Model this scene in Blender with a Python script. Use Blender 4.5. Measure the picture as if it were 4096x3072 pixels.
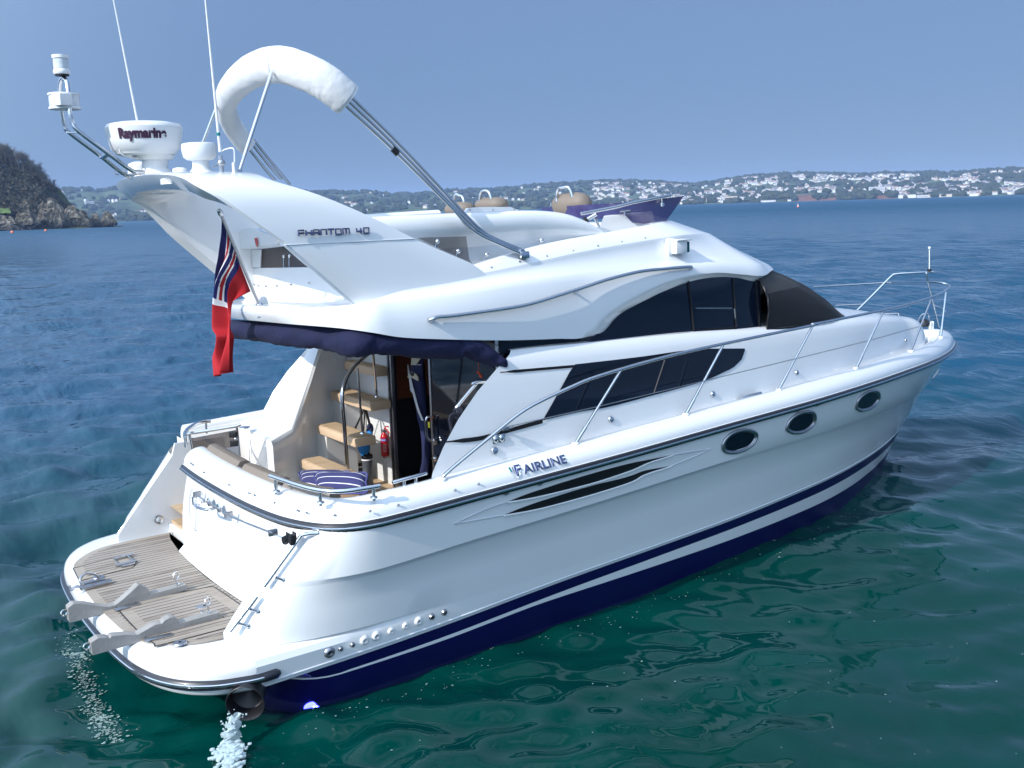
import bpy, bmesh, math, random
import numpy as np
from mathutils import Vector, Matrix, Quaternion
from math import sin, cos, pi, radians, atan, sqrt

for o in list(bpy.data.objects):
    bpy.data.objects.remove(o, do_unlink=True)
SC = bpy.context.scene
COL = SC.collection

# ------------------------------------------------------------------ camera
CAM = np.array((-2.305, -8.562, 3.622))
FPX = 4085.66                      # focal length in photo pixels (photo 4096 x 3072)
YAW, PITCH, ROLL = radians(55.108), atan(708 / 4085.66) + radians(-.059), radians(-1.70)
_fw = np.array([cos(PITCH) * cos(YAW), cos(PITCH) * sin(YAW), -sin(PITCH)])
_r0 = np.array([sin(YAW), -cos(YAW), 0.0])
_u0 = np.cross(_r0, _fw)
_rt = _r0 * cos(ROLL) + _u0 * sin(ROLL)
_up = _u0 * cos(ROLL) - _r0 * sin(ROLL)
cd = bpy.data.cameras.new("camera")
cam = bpy.data.objects.new("camera", cd)
COL.objects.link(cam)
cd.sensor_width = 36.0
cd.lens = 36.0 * FPX / 4096
cd.clip_start = 0.1
cd.clip_end = 30000
M = Matrix.Identity(4)
for i in range(3):
    M[i][0], M[i][1], M[i][2], M[i][3] = _rt[i], _up[i], -_fw[i], CAM[i]
cam.matrix_world = M
SC.camera = cam

# ------------------------------------------------------------------ sky, sun, exposure
SUN_EL, SUN_AZ = radians(33), radians(7)      # sun from dead astern, a little to starboard
SUNV = Vector((-cos(SUN_EL) * cos(SUN_AZ), -cos(SUN_EL) * sin(SUN_AZ), sin(SUN_EL)))
W = bpy.data.worlds.new("World")
SC.world = W
W.use_nodes = True
nt = W.node_tree
nt.nodes.clear()
out = nt.nodes.new("ShaderNodeOutputWorld")
bg = nt.nodes.new("ShaderNodeBackground")
sky = nt.nodes.new("ShaderNodeTexSky")
sky.sky_type = 'NISHITA'
sky.sun_disc = False
sky.sun_elevation = SUN_EL
sky.sun_rotation = math.atan2(SUNV.x, SUNV.y)
sky.altitude = 0
sky.air_density = 1.0
sky.dust_density = 0.2
sky.ozone_density = 6.0
# hazy spring sky: the Nishita sky veiled by an even periwinkle haze, a little deeper towards the horizon
geo = nt.nodes.new("ShaderNodeNewGeometry")
sep = nt.nodes.new("ShaderNodeSeparateXYZ")
nt.links.new(geo.outputs['Incoming'], sep.inputs[0])
neg = nt.nodes.new("ShaderNodeMath"); neg.operation = 'ABSOLUTE'
nt.links.new(sep.outputs['Z'], neg.inputs[0])
veil = nt.nodes.new("ShaderNodeValToRGB")
veil.color_ramp.elements[0].position = 0.0; veil.color_ramp.elements[0].color = (.118, .190, .335, 1)
veil.color_ramp.elements[1].position = 0.30; veil.color_ramp.elements[1].color = (.150, .235, .410, 1)
e = veil.color_ramp.elements.new(1.0); e.color = (.24, .33, .52, 1)
nt.links.new(neg.outputs[0], veil.inputs[0])
sc_ = nt.nodes.new("ShaderNodeMix"); sc_.data_type = 'RGBA'; sc_.blend_type = 'MULTIPLY'; sc_.inputs[0].default_value = 1.0
sc_.inputs[7].default_value = (1/.09, 1/.09, 1/.09, 1)
nt.links.new(veil.outputs[0], sc_.inputs[6])
mxs = nt.nodes.new("ShaderNodeMix"); mxs.data_type = 'RGBA'; mxs.inputs[0].default_value = 0.86
nt.links.new(sky.outputs[0], mxs.inputs[6]); nt.links.new(sc_.outputs[2], mxs.inputs[7])
# bright aureole of the haze round the sun, behind the camera
dotn = nt.nodes.new("ShaderNodeVectorMath"); dotn.operation = 'DOT_PRODUCT'
nt.links.new(geo.outputs['Incoming'], dotn.inputs[0]); dotn.inputs[1].default_value = (-SUNV.x, -SUNV.y, -SUNV.z)
aur = nt.nodes.new("ShaderNodeMapRange"); aur.interpolation_type = 'SMOOTHSTEP'
aur.inputs[1].default_value = -0.35; aur.inputs[2].default_value = 1.0; aur.inputs[3].default_value = 0.0; aur.inputs[4].default_value = 1.0
nt.links.new(dotn.outputs['Value'], aur.inputs[0])
glow = nt.nodes.new("ShaderNodeMix"); glow.data_type = 'RGBA'; glow.blend_type = 'ADD'
glow.inputs[7].default_value = (10.5, 13.2, 16.5, 1)
nt.links.new(aur.outputs[0], glow.inputs[0]); nt.links.new(mxs.outputs[2], glow.inputs[6])
nt.links.new(glow.outputs[2], bg.inputs[0])
bg.inputs[1].default_value = 0.09
nt.links.new(bg.outputs[0], out.inputs[0])
sl = bpy.data.lights.new("sun", 'SUN')
sl.energy = 3.7
sl.angle = radians(0.53)
sl.color = (1.0, 0.955, 0.90)
so = bpy.data.objects.new("sun", sl)
COL.objects.link(so)
so.rotation_mode = 'QUATERNION'
so.rotation_quaternion = SUNV.to_track_quat('Z', 'Y')
SC.view_settings.view_transform = 'Standard'
SC.view_settings.look = 'None'
SC.view_settings.exposure = 0.42
SC.view_settings.gamma = 1.0
SC.cycles.max_bounces = 8
SC.cycles.caustics_reflective = False
SC.cycles.caustics_refractive = False

# ------------------------------------------------------------------ sight lines: photo pixel -> point on a real plane or surface
def ray(p):
    return _fw + _rt * ((p[0] - 2048) / FPX) - _up * ((p[1] - 1536) / FPX)
def ay(p, y):
    d = ray(p); t = (y - CAM[1]) / d[1]; return CAM + t * d
def az(p, z):
    d = ray(p); t = (z - CAM[2]) / d[2]; return CAM + t * d
def ax(p, x):
    d = ray(p); t = (x - CAM[0]) / d[0]; return CAM + t * d
def onsurf(p, g, t0=4, t1=24):
    d = ray(p); ts = np.linspace(t0, t1, 300); last = None
    for t in ts:
        v = g(CAM + t * d)
        if last is not None and last * v <= 0:
            a, b = t - (ts[1] - ts[0]), t
            for _ in range(36):
                m = (a + b) / 2
                if g(CAM + a * d) * g(CAM + m * d) <= 0: b = m
                else: a = m
            return CAM + a * d
        last = v
    return CAM + 12 * d
def mk(ox, oy, s): return lambda u, v: (ox + s * u, oy + s * v)
K1 = 1024 / 2212
Z1, Z2, Z3 = mk(0, 0, .6329), mk(1200, 600, .6329), mk(2400, 600, .7667)
Z4, Z5, Z6 = mk(700, 1300, .5425), mk(200, 1900, .6027), mk(1500, 1500, .7233)
M1, M2, M3 = mk(1500, 1560, K1), mk(2400, 1300, K1), mk(3072, 960, K1)
M4, M5, M6 = mk(1200, 2200, K1), mk(800, 1000, K1), mk(2048, 720, K1)
N1, N2 = mk(2150, 740, 600 / 2212), mk(800, 780, 600 / 2212)
DD = mk(0, 0, 1.8517)

def spl(xs, ys):
    xs = np.array(xs, float); ys = np.array(ys, float)
    h = np.diff(xs); d = np.diff(ys) / h
    m = np.zeros(len(xs)); m[0], m[-1] = d[0], d[-1]
    for i in range(1, len(xs) - 1):
        m[i] = 0 if d[i - 1] * d[i] <= 0 else (d[i - 1] * h[i] + d[i] * h[i - 1]) / (h[i - 1] + h[i])
    def f(x):
        x = min(max(x, xs[0]), xs[-1])
        i = min(max(int(np.searchsorted(xs, x)) - 1, 0), len(xs) - 2)
        t = (x - xs[i]) / h[i]
        return float((2*t**3 - 3*t*t + 1) * ys[i] + (t**3 - 2*t*t + t) * h[i] * m[i] + (3*t*t - 2*t**3) * ys[i + 1] + (t**3 - t*t) * h[i] * m[i + 1])
    return f
def curve(pts, n=8, closed=False):
    """Catmull-Rom through points."""
    P = [np.array(p, float) for p in pts]
    out = []
    N = len(P)
    for i in range(N if closed else N - 1):
        if closed:
            p0, p1, p2, p3 = P[i - 1], P[i], P[(i + 1) % N], P[(i + 2) % N]
        else:
            p1, p2 = P[i], P[i + 1]
            p0 = P[i - 1] if i > 0 else 2 * p1 - p2
            p3 = P[i + 2] if i + 2 < N else 2 * p2 - p1
        for k in range(n):
            t = k / n
            out.append(.5 * (2*p1 + (p2 - p0) * t + (2*p0 - 5*p1 + 4*p2 - p3) * t*t + (3*p1 - p0 - 3*p2 + p3) * t**3))
    if not closed: out.append(P[-1])
    return out

# ------------------------------------------------------------------ materials
MAT = {}
def mat(name, col, rough=.4, metal=0., spec=.5, coat=0., emit=None, estr=0., noise=None, bump=None, trans=0., ior=1.45, alpha=1.):
    m = bpy.data.materials.new(name); m.use_nodes = True
    t = m.node_tree; b = t.nodes['Principled BSDF']
    b.inputs['Base Color'].default_value = (*col, 1)
    b.inputs['Roughness'].default_value = rough
    b.inputs['Metallic'].default_value = metal
    b.inputs['Specular IOR Level'].default_value = spec
    b.inputs['Coat Weight'].default_value = coat
    b.inputs['IOR'].default_value = ior
    b.inputs['Transmission Weight'].default_value = trans
    b.inputs['Alpha'].default_value = alpha
    if emit:
        b.inputs['Emission Color'].default_value = (*emit, 1)
        b.inputs['Emission Strength'].default_value = estr
    if noise or bump:
        tc = t.nodes.new('ShaderNodeTexCoord')
    if noise:                                   # (scale, second colour, contrast, stretch)
        sc, c2, w = noise[:3]
        n = t.nodes.new('ShaderNodeTexNoise'); n.inputs['Scale'].default_value = sc; n.inputs['Detail'].default_value = 6
        mp = t.nodes.new('ShaderNodeMapping')
        if len(noise) > 3: mp.inputs['Scale'].default_value = noise[3]
        t.links.new(tc.outputs['Object'], mp.inputs[0]); t.links.new(mp.outputs[0], n.inputs['Vector'])
        r = t.nodes.new('ShaderNodeValToRGB')
        r.color_ramp.elements[0].position = .5 - w; r.color_ramp.elements[1].position = .5 + w
        r.color_ramp.elements[0].color = (*col, 1); r.color_ramp.elements[1].color = (*c2, 1)
        t.links.new(n.outputs['Fac'], r.inputs[0]); t.links.new(r.outputs[0], b.inputs['Base Color'])
    if bump:                                    # (scale, strength, distance)
        n2 = t.nodes.new('ShaderNodeTexNoise'); n2.inputs['Scale'].default_value = bump[0]; n2.inputs['Detail'].default_value = 5
        t.links.new(tc.outputs['Object'], n2.inputs['Vector'])
        bp = t.nodes.new('ShaderNodeBump'); bp.inputs['Strength'].default_value = bump[1]; bp.inputs['Distance'].default_value = bump[2]
        t.links.new(n2.outputs['Fac'], bp.inputs['Height']); t.links.new(bp.outputs[0], b.inputs['Normal'])
    MAT[name] = m
    return m
mat('gelcoat', (.72, .725, .72), .2, coat=.7, noise=(1.1, (.69, .70, .70), .35))
mat('gelcoat_cream', (.76, .73, .68), .4, coat=.2, noise=(2.2, (.72, .70, .66), .3))
mat('gelcoat_grey', (.56, .58, .60), .3, coat=.4)
mat('boot_navy', (.003, .003, .050), .3, spec=.3, noise=(2.5, (.004, .005, .062), .3))
mat('antifoul', (.004, .005, .055), .5, noise=(9, (.01, .014, .075), .3))
mat('rubber_black', (.012, .014, .02), .35, coat=.3)
mat('steel', (.62, .63, .65), .16, metal=1.)
mat('steel_dull', (.45, .46, .48), .35, metal=1., noise=(30, (.34, .34, .36), .25))
mat('black', (.006, .006, .008), .45)
mat('glass_dark', (.004, .008, .018), .05, spec=.35)
mat('mesh_black', (.022, .022, .026), .75, bump=(260, .5, .003))
mat('wood_dark', (.16, .045, .018), .35, coat=.4, noise=(9, (.09, .025, .012), .3, (1, 1, 6)))
mat('upholstery', (.185, .150, .118), .62, noise=(5, (.165, .135, .108), .3), bump=(40, .15, .01))
mat('canvas_white', (.62, .62, .61), .8, noise=(4, (.56, .57, .575), .35), bump=(14, .35, .015))
mat('canvas_navy', (.004, .007, .045), .85, noise=(6, (.003, .005, .03), .3), bump=(14, .5, .02))
mat('flag_red', (.36, .007, .013), .8, bump=(60, .15, .004))
mat('cloth_navy', (.010, .014, .055), .9, noise=(14, (.016, .022, .08), .3), bump=(20, .4, .01))
mat('cloth_cream', (.55, .50, .38), .85)
mat('cushion_blue', (.045, .05, .20), .9, noise=(50, (.075, .08, .24), .3), bump=(120, .3, .003))
mat('white_trim', (.75, .75, .75), .6)
mat('red_paint', (.45, .008, .012), .25, coat=.5)
mat('label_blue', (.02, .035, .32), .5)
mat('bag_blue', (.01, .21, .55), .6, noise=(9, (.008, .15, .42), .3), bump=(10, .4, .02))
mat('boot_grey', (.085, .095, .11), .5, noise=(8, (.06, .068, .08), .3))
mat('rope_black', (.016, .018, .03), .85, bump=(90, 1., .01))
mat('yellow_tag', (.75, .70, .03), .5)
mat('orange', (.75, .09, .03), .5)
mat('chock_grey', (.30, .29, .275), .75, noise=(5, (.20, .195, .185), .25, (1, 3, 3)), bump=(45, .35, .01))
mat('plastic_white', (.68, .69, .69), .35)
mat('lens_clear', (.62, .66, .68), .12, spec=.6, noise=(24, (.40, .45, .48), .2))
mat('lens_green', (.0, .05, .06), .1)
mat('letter_navy', (.055, .075, .17), .3, metal=.5)
mat('letter_plum', (.035, .006, .03), .5)
mat('smoked', (.075, .055, .05), .07, alpha=.62)
mat('screen_violet', (.045, .04, .13), .05, spec=.6, alpha=.88)
mat('led_blue', (.02, .02, .9), .3, emit=(.05, .06, 1.), estr=9.)
mat('led_white', (.5, .6, 1.), .3, emit=(.45, .6, 1.), estr=14.)
mat('teal', (.0, .16, .17), .3)

def teak_mat(name, c1, c2, seam, width, axis, grain=1.):
    """Planked teak: caulk lines every `width` metres across `axis` (0 x, 1 y)."""
    m = bpy.data.materials.new(name); m.use_nodes = True
    t = m.node_tree; b = t.nodes['Principled BSDF']; b.inputs['Roughness'].default_value = .72
    tc = t.nodes.new('ShaderNodeTexCoord'); sx = t.nodes.new('ShaderNodeSeparateXYZ')
    t.links.new(tc.outputs['Object'], sx.inputs[0])
    dv = t.nodes.new('ShaderNodeMath'); dv.operation = 'DIVIDE'; dv.inputs[1].default_value = width
    t.links.new(sx.outputs[axis], dv.inputs[0])
    fr = t.nodes.new('ShaderNodeMath'); fr.operation = 'FRACT'; t.links.new(dv.outputs[0], fr.inputs[0])
    fl = t.nodes.new('ShaderNodeMath'); fl.operation = 'FLOOR'; t.links.new(dv.outputs[0], fl.inputs[0])
    wn = t.nodes.new('ShaderNodeTexWhiteNoise'); wn.noise_dimensions = '1D'; t.links.new(fl.outputs[0], wn.inputs['W'])
    mp = t.nodes.new('ShaderNodeMapping')
    mp.inputs['Scale'].default_value = (2, 26, 8) if axis == 1 else (26, 2, 8)
    t.links.new(tc.outputs['Object'], mp.inputs[0])
    n = t.nodes.new('ShaderNodeTexNoise'); n.inputs['Scale'].default_value = 2.; n.inputs['Detail'].default_value = 7
    t.links.new(mp.outputs[0], n.inputs['Vector'])
    n3 = t.nodes.new('ShaderNodeTexNoise'); n3.inputs['Scale'].default_value = 3.; n3.inputs['Detail'].default_value = 3
    t.links.new(tc.outputs['Object'], n3.inputs['Vector'])
    ad = t.nodes.new('ShaderNodeMath'); ad.operation = 'MULTIPLY_ADD'; ad.inputs[1].default_value = .35
    t.links.new(wn.outputs['Value'], ad.inputs[0]); t.links.new(n.outputs['Fac'], ad.inputs[2])
    ad2 = t.nodes.new('ShaderNodeMath'); ad2.operation = 'MULTIPLY_ADD'; ad2.inputs[1].default_value = .7
    t.links.new(n3.outputs['Fac'], ad2.inputs[0]); t.links.new(ad.outputs[0], ad2.inputs[2])
    rp = t.nodes.new('ShaderNodeValToRGB'); rp.color_ramp.elements[0].position = .65; rp.color_ramp.elements[1].position = 1.35
    rp.color_ramp.elements[1].position = 1.0
    rp.color_ramp.elements[0].color = (*c1, 1); rp.color_ramp.elements[1].color = (*c2, 1)
    t.links.new(ad2.outputs[0], rp.inputs[0])
    lt = t.nodes.new('ShaderNodeMath'); lt.operation = 'LESS_THAN'; lt.inputs[1].default_value = seam / width
    t.links.new(fr.outputs[0], lt.inputs[0])
    mx = t.nodes.new('ShaderNodeMix'); mx.data_type = 'RGBA'
    mx.inputs[7].default_value = (.03, .028, .028, 1)
    t.links.new(lt.outputs[0], mx.inputs[0]); t.links.new(rp.outputs[0], mx.inputs[6])
    t.links.new(mx.outputs[2], b.inputs['Base Color'])
    MAT[name] = m
teak_mat('teak', (.135, .105, .080), (.285, .245, .205), .011, .0635, 1)
teak_mat('teak_margin', (.20, .165, .13), (.30, .26, .215), .0, 3., 1)
teak_mat('teak_tread', (.36, .235, .13), (.50, .36, .22), .004, .046, 1)
teak_mat('teak_new', (.40, .27, .16), (.55, .40, .26), .0, 3., 1)

# ------------------------------------------------------------------ mesh builder
WLOC = {}
class MB:
    def __init__(s): s.v, s.f, s.m = [], [], []
    def add(s, verts, faces, mi=0):
        o = len(s.v); s.v += [tuple(float(c) for c in p) for p in verts]
        s.f += [tuple(i + o for i in f) for f in faces]; s.m += [mi] * len(faces); return s
    def loft(s, rows, mi=0, close_u=False, close_v=False, cap0=False, cap1=False):
        n = len(rows[0]); fs, mm = [], []
        R = len(rows)
        for i in range(R if close_v else R - 1):
            a, b = i, (i + 1) % R
            for j in range(n if close_u else n - 1):
                k = (j + 1) % n
                fs.append((a*n + j, a*n + k, b*n + k, b*n + j))
                mm.append(mi(i, j) if callable(mi) else mi)
        if cap0: fs.append(tuple(range(n))[::-1]); mm.append(mi if not callable(mi) else mi(0, 0))
        if cap1: fs.append(tuple((R-1)*n + j for j in range(n))); mm.append(mi if not callable(mi) else mi(R-2, 0))
        o = len(s.v)
        s.v += [tuple(float(c) for c in p) for r in rows for p in r]
        s.f += [tuple(i + o for i in f) for f in fs]; s.m += mm
        return s
    def tube(s, pts, r=.014, n=8, mi=0, smooth=0, closed=False, sq=None):
        if smooth: pts = curve(pts, smooth, closed)
        P = [Vector(p) for p in pts]
        N = len(P); rows = []; ref = None
        for i in range(N):
            if closed: t = (P[(i+1) % N] - P[i-1]).normalized()
            else: t = (P[min(i+1, N-1)] - P[max(i-1, 0)]).normalized()
            if ref is None:
                ref = Vector((0, 0, 1)) if abs(t.z) < .9 else Vector((1, 0, 0))
            a = (ref - t * ref.dot(t))
            if a.length < 1e-5: a = t.orthogonal()
            a.normalize(); ref = a; b = t.cross(a)
            rr = r[i] if hasattr(r, '__len__') else r
            w, h = (sq if sq else (1, 1))
            rows.append([P[i] + (a * cos(2*pi*k/n) * h + b * sin(2*pi*k/n) * w) * rr for k in range(n)])
        return s.loft(rows, mi, close_u=True, close_v=closed, cap0=not closed, cap1=not closed)
    def box(s, c, d, rot=None, mi=0, bev=0.):
        bm = bmesh.new(); bmesh.ops.create_cube(bm, size=1)
        for v in bm.verts: v.co = Vector((v.co.x*d[0], v.co.y*d[1], v.co.z*d[2]))
        if bev: bmesh.ops.bevel(bm, geom=bm.edges[:], offset=bev, segments=2, affect='EDGES', profile=.6)
        Rm = rot.to_matrix() if isinstance(rot, Quaternion) else (Matrix.Rotation(rot, 3, 'Z') if isinstance(rot, (int, float)) else (rot if rot is not None else Matrix.Identity(3)))
        bm.verts.index_update()
        s.add([Rm @ v.co + Vector(c) for v in bm.verts], [[v.index for v in f.verts] for f in bm.faces], mi); bm.free(); return s
    def prism(s, poly, n, d, mi=0, mi_side=None):
        """poly: planar points; extruded by vector n*d."""
        A = [Vector(p) for p in poly]; B = [p + Vector(n) * d for p in A]; k = len(A)
        s.add(A, [tuple(range(k))[::-1]], mi); s.add(B, [tuple(range(k))], mi)
        s.add(A + B, [(i, (i+1) % k, k + (i+1) % k, k + i) for i in range(k)], mi if mi_side is None else mi_side); return s
    def lathe(s, prof, c, axis=(0, 0, 1), n=20, mi=0, sx=1., cap=True):
        """prof: (radius, height) list."""
        ax_ = Vector(axis).normalized(); a = ax_.orthogonal().normalized(); b = ax_.cross(a)
        if abs(ax_.z) > .99: a, b = Vector((1, 0, 0)), Vector((0, 1, 0))
        rows = [[Vector(c) + ax_*h + (a*cos(2*pi*k/n)*sx + b*sin(2*pi*k/n))*r for k in range(n)] for r, h in prof]
        return s.loft(rows, mi, close_u=True, cap0=cap, cap1=cap)
    def sphere(s, c, r, n=10, mi=0):
        r = r if hasattr(r, '__len__') else (r, r, r)
        rows = []
        for i in range(n + 1):
            t = pi * i / n
            q = max(sin(t), .02)
            rows.append([(c[0] + r[0]*q*cos(2*pi*k/(2*n)), c[1] + r[1]*q*sin(2*pi*k/(2*n)), c[2] - r[2]*cos(t)) for k in range(2*n)])
        return s.loft(rows, mi, close_u=True, cap0=True, cap1=True)
    def mirror(s):
        n = len(s.v); o = MB(); o.v = s.v + [(x, -y, z) for x, y, z in s.v]
        o.f = s.f + [tuple(i + n for i in f[::-1]) for f in s.f]; o.m = s.m + s.m; return o
    def flip(s): s.f = [f[::-1] for f in s.f]; return s
    def pair(s, name, mats, parent=None, **k):
        a = s.build(name, mats, parent, **k); m = MB(); n = len(s.v); m.v = [(x, -y, z) for x, y, z in s.v]; m.f = [f[::-1] for f in s.f]; m.m = list(s.m)
        m.build(name, mats, parent, **k); return a
    def build(s, name, mats, parent=None, smooth=35, merge=0., fix=True):
        me = bpy.data.meshes.new(name)
        off = WLOC.get(parent.name, Vector((0, 0, 0))) if parent is not None else Vector((0, 0, 0))
        me.from_pydata([Vector(p) - off for p in s.v], [], s.f)
        for m in (mats if isinstance(mats, (list, tuple)) else [mats]): me.materials.append(MAT[m] if isinstance(m, str) else m)
        me.polygons.foreach_set('material_index', s.m)
        if merge or fix:
            bm = bmesh.new(); bm.from_mesh(me)
            if merge: bmesh.ops.remove_doubles(bm, verts=bm.verts, dist=merge)
            if fix: bmesh.ops.recalc_face_normals(bm, faces=bm.faces)
            bm.to_mesh(me); bm.free()
        if smooth:
            me.shade_smooth(); me.set_sharp_from_angle(angle=radians(smooth))
        o = bpy.data.objects.new(name, me); COL.objects.link(o)
        if parent is not None:
            o.parent = parent
            WLOC[o.name] = off
        return o
def tag(o, label=None, cat=None, group=None, kind=None):
    if label: o['label'] = label
    if cat: o['category'] = cat
    if group: o['group'] = group
    if kind: o['kind'] = kind
    return o
def thing(name, loc, label, cat, group=None):
    o = bpy.data.objects.new(name, None); COL.objects.link(o); o.empty_display_size = .1
    o.location = loc; WLOC[o.name] = Vector(loc)
    return tag(o, label, cat, group)
def rehome(o):
    """Give a top-level mesh its origin at its own base."""
    me = o.data; co = np.empty(len(me.vertices) * 3); me.vertices.foreach_get('co', co); co = co.reshape(-1, 3)
    b = np.array([co[:, 0].mean(), co[:, 1].mean(), co[:, 2].min()])
    me.vertices.foreach_set('co', (co - b).ravel()); o.location = b; me.update(); return o
def text_mesh(txt, size, depth, bold=0., shear=0.):
    cu = bpy.data.curves.new('t', 'FONT'); cu.body = txt; cu.size = size; cu.extrude = depth; cu.offset = bold; cu.shear = shear
    cu.resolution_u = 4
    o = bpy.data.objects.new('t', cu); COL.objects.link(o)
    bpy.context.view_layer.update()
    me = bpy.data.meshes.new_from_object(o.evaluated_get(bpy.context.evaluated_depsgraph_get()))
    v = [np.array(p.co) for p in me.vertices]; f = [tuple(p.vertices) for p in me.polygons]
    bpy.data.objects.remove(o); bpy.data.curves.remove(cu); bpy.data.meshes.remove(me)
    return v, f
rnd = random.Random(7)
# ================================================================== SETTING: water
WAVES = []
def wave_z(x, y):
    lee = 1 - .72 * math.exp(-(((x - 5.0) / 8.5) ** 2 + ((y + 4.2) / 4.6) ** 2)); z = 0.
    for kk, th, amp, ph, big in WAVES:
        s = sin(kk * (cos(th) * x + sin(th) * y) + ph + .5 * sin(.17 * x + .23 * y + ph)); z += amp * ((.5 + .5 * lee) if big else lee) * (s + .28 * (s * s - .5))
    return z
def build_water():
    rg = np.random.default_rng(5)
    NA, NR = 760, 760
    ang = np.concatenate([YAW + np.radians(np.linspace(-70, 70, NA))])
    rad = np.concatenate([[0.6], np.exp(np.linspace(math.log(2.0), math.log(9000.), NR - 1))])
    A, R = np.meshgrid(ang, rad)
    X = CAM[0] + R * np.cos(A); Y = CAM[1] + R * np.sin(A)
    Zs = np.zeros_like(X)
    dr = np.maximum(R * (rad[5] / rad[4] - 1), R * (ang[1] - ang[0]))
    wind = math.atan2(-.35, -1.0) + .9
    # calmer patch in the lee of the hull
    lee = 1 - .72 * np.exp(-(((X - 5.0) / 8.5) ** 2 + ((Y + 4.2) / 4.6) ** 2))
    for k in range(150):
        lam = .34 * (5.0 / .34) ** rg.random() ** 1.25
        th = wind + rg.normal(0, .55)
        kk = 2 * pi / lam
        amp = .0085 * lam ** .45 * rg.uniform(.4, 1.25)
        ph = rg.uniform(0, 2 * pi); WAVES.append((kk, th, amp, ph, lam >= 4))
        fade = np.clip((lam / dr - 2.2) / 2.2, 0, 1) * (lee if lam < 4 else (.5 + .5 * lee))
        s = np.sin(kk * (np.cos(th) * X + np.sin(th) * Y) + ph + .5 * np.sin(.17 * X + .23 * Y + ph))
        Zs += amp * fade * (s + .28 * (s * s - .5))
    Zs *= np.clip(1 - (R - 400) / 900, 0, 1)
    V = np.stack([X, Y, Zs], -1).reshape(-1, 3)
    idx = np.arange(NA * NR).reshape(NR, NA)
    F = np.stack([idx[:-1, :-1], idx[:-1, 1:], idx[1:, 1:], idx[1:, :-1]], -1).reshape(-1, 4)
    # the rest of the sea, behind the camera
    a2 = np.radians(np.linspace(70, 290, 40)) + YAW
    r2 = np.array([0.6, 6, 30, 150, 800, 9000.])
    A2, R2 = np.meshgrid(a2, r2)
    V2 = np.stack([CAM[0] + R2 * np.cos(A2), CAM[1] + R2 * np.sin(A2), 0 * A2], -1).reshape(-1, 3)
    i2 = np.arange(A2.size).reshape(A2.shape) + len(V)
    F2 = np.stack([i2[:-1, :-1], i2[:-1, 1:], i2[1:, 1:], i2[1:, :-1]], -1).reshape(-1, 4)
    V = np.concatenate([V, V2]); F = np.concatenate([F, F2])
    me = bpy.data.meshes.new('water')
    me.vertices.add(len(V)); me.vertices.foreach_set('co', V.ravel())
    me.loops.add(F.size); me.loops.foreach_set('vertex_index', F.ravel().astype(np.int32))
    me.polygons.add(len(F)); me.polygons.foreach_set('loop_start', np.arange(0, F.size, 4, dtype=np.int32))
    me.polygons.foreach_set('loop_total', np.full(len(F), 4, np.int32))
    me.update(calc_edges=True); me.shade_smooth()
    o = bpy.data.objects.new('water', me); COL.objects.link(o)
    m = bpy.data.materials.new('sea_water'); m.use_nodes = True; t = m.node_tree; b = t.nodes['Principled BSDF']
    b.inputs['Roughness'].default_value = .06; b.inputs['IOR'].default_value = 1.333
    tc = t.nodes.new('ShaderNodeNewGeometry')
    pos = tc.outputs['Position']
    # green near the boat, bluer farther out: grazing sky reflection put into the colour
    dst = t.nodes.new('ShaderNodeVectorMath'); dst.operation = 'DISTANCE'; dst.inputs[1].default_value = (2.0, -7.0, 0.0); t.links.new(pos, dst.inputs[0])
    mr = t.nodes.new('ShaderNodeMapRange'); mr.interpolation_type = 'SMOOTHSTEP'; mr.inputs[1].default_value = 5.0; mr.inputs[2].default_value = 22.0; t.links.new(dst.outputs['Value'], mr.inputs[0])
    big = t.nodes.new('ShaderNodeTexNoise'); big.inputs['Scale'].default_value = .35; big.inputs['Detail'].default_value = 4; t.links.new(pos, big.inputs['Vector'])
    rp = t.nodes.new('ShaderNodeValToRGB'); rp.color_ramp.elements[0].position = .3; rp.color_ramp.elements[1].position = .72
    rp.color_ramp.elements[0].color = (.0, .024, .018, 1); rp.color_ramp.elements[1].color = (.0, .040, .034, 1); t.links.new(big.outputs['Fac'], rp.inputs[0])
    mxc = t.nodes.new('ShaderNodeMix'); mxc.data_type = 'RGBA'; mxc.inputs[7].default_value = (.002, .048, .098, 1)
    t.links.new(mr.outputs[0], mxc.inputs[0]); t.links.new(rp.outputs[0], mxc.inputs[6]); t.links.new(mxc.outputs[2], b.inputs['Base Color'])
    # ripples too small for the mesh, quieter in the lee of the hull
    d2 = t.nodes.new('ShaderNodeVectorMath'); d2.operation = 'DISTANCE'; d2.inputs[1].default_value = (5.0, -5.0, 0.0); t.links.new(pos, d2.inputs[0])
    lee = t.nodes.new('ShaderNodeMapRange'); lee.inputs[1].default_value = 3.0; lee.inputs[2].default_value = 32.0; lee.inputs[3].default_value = .14; lee.inputs[4].default_value = 1.0; t.links.new(d2.outputs['Value'], lee.inputs[0])
    mp = t.nodes.new('ShaderNodeMapping'); mp.inputs['Rotation'].default_value = (0, 0, -wind); mp.inputs['Scale'].default_value = (1., .5, 1.)
    t.links.new(pos, mp.inputs[0])
    prev = None
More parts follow.
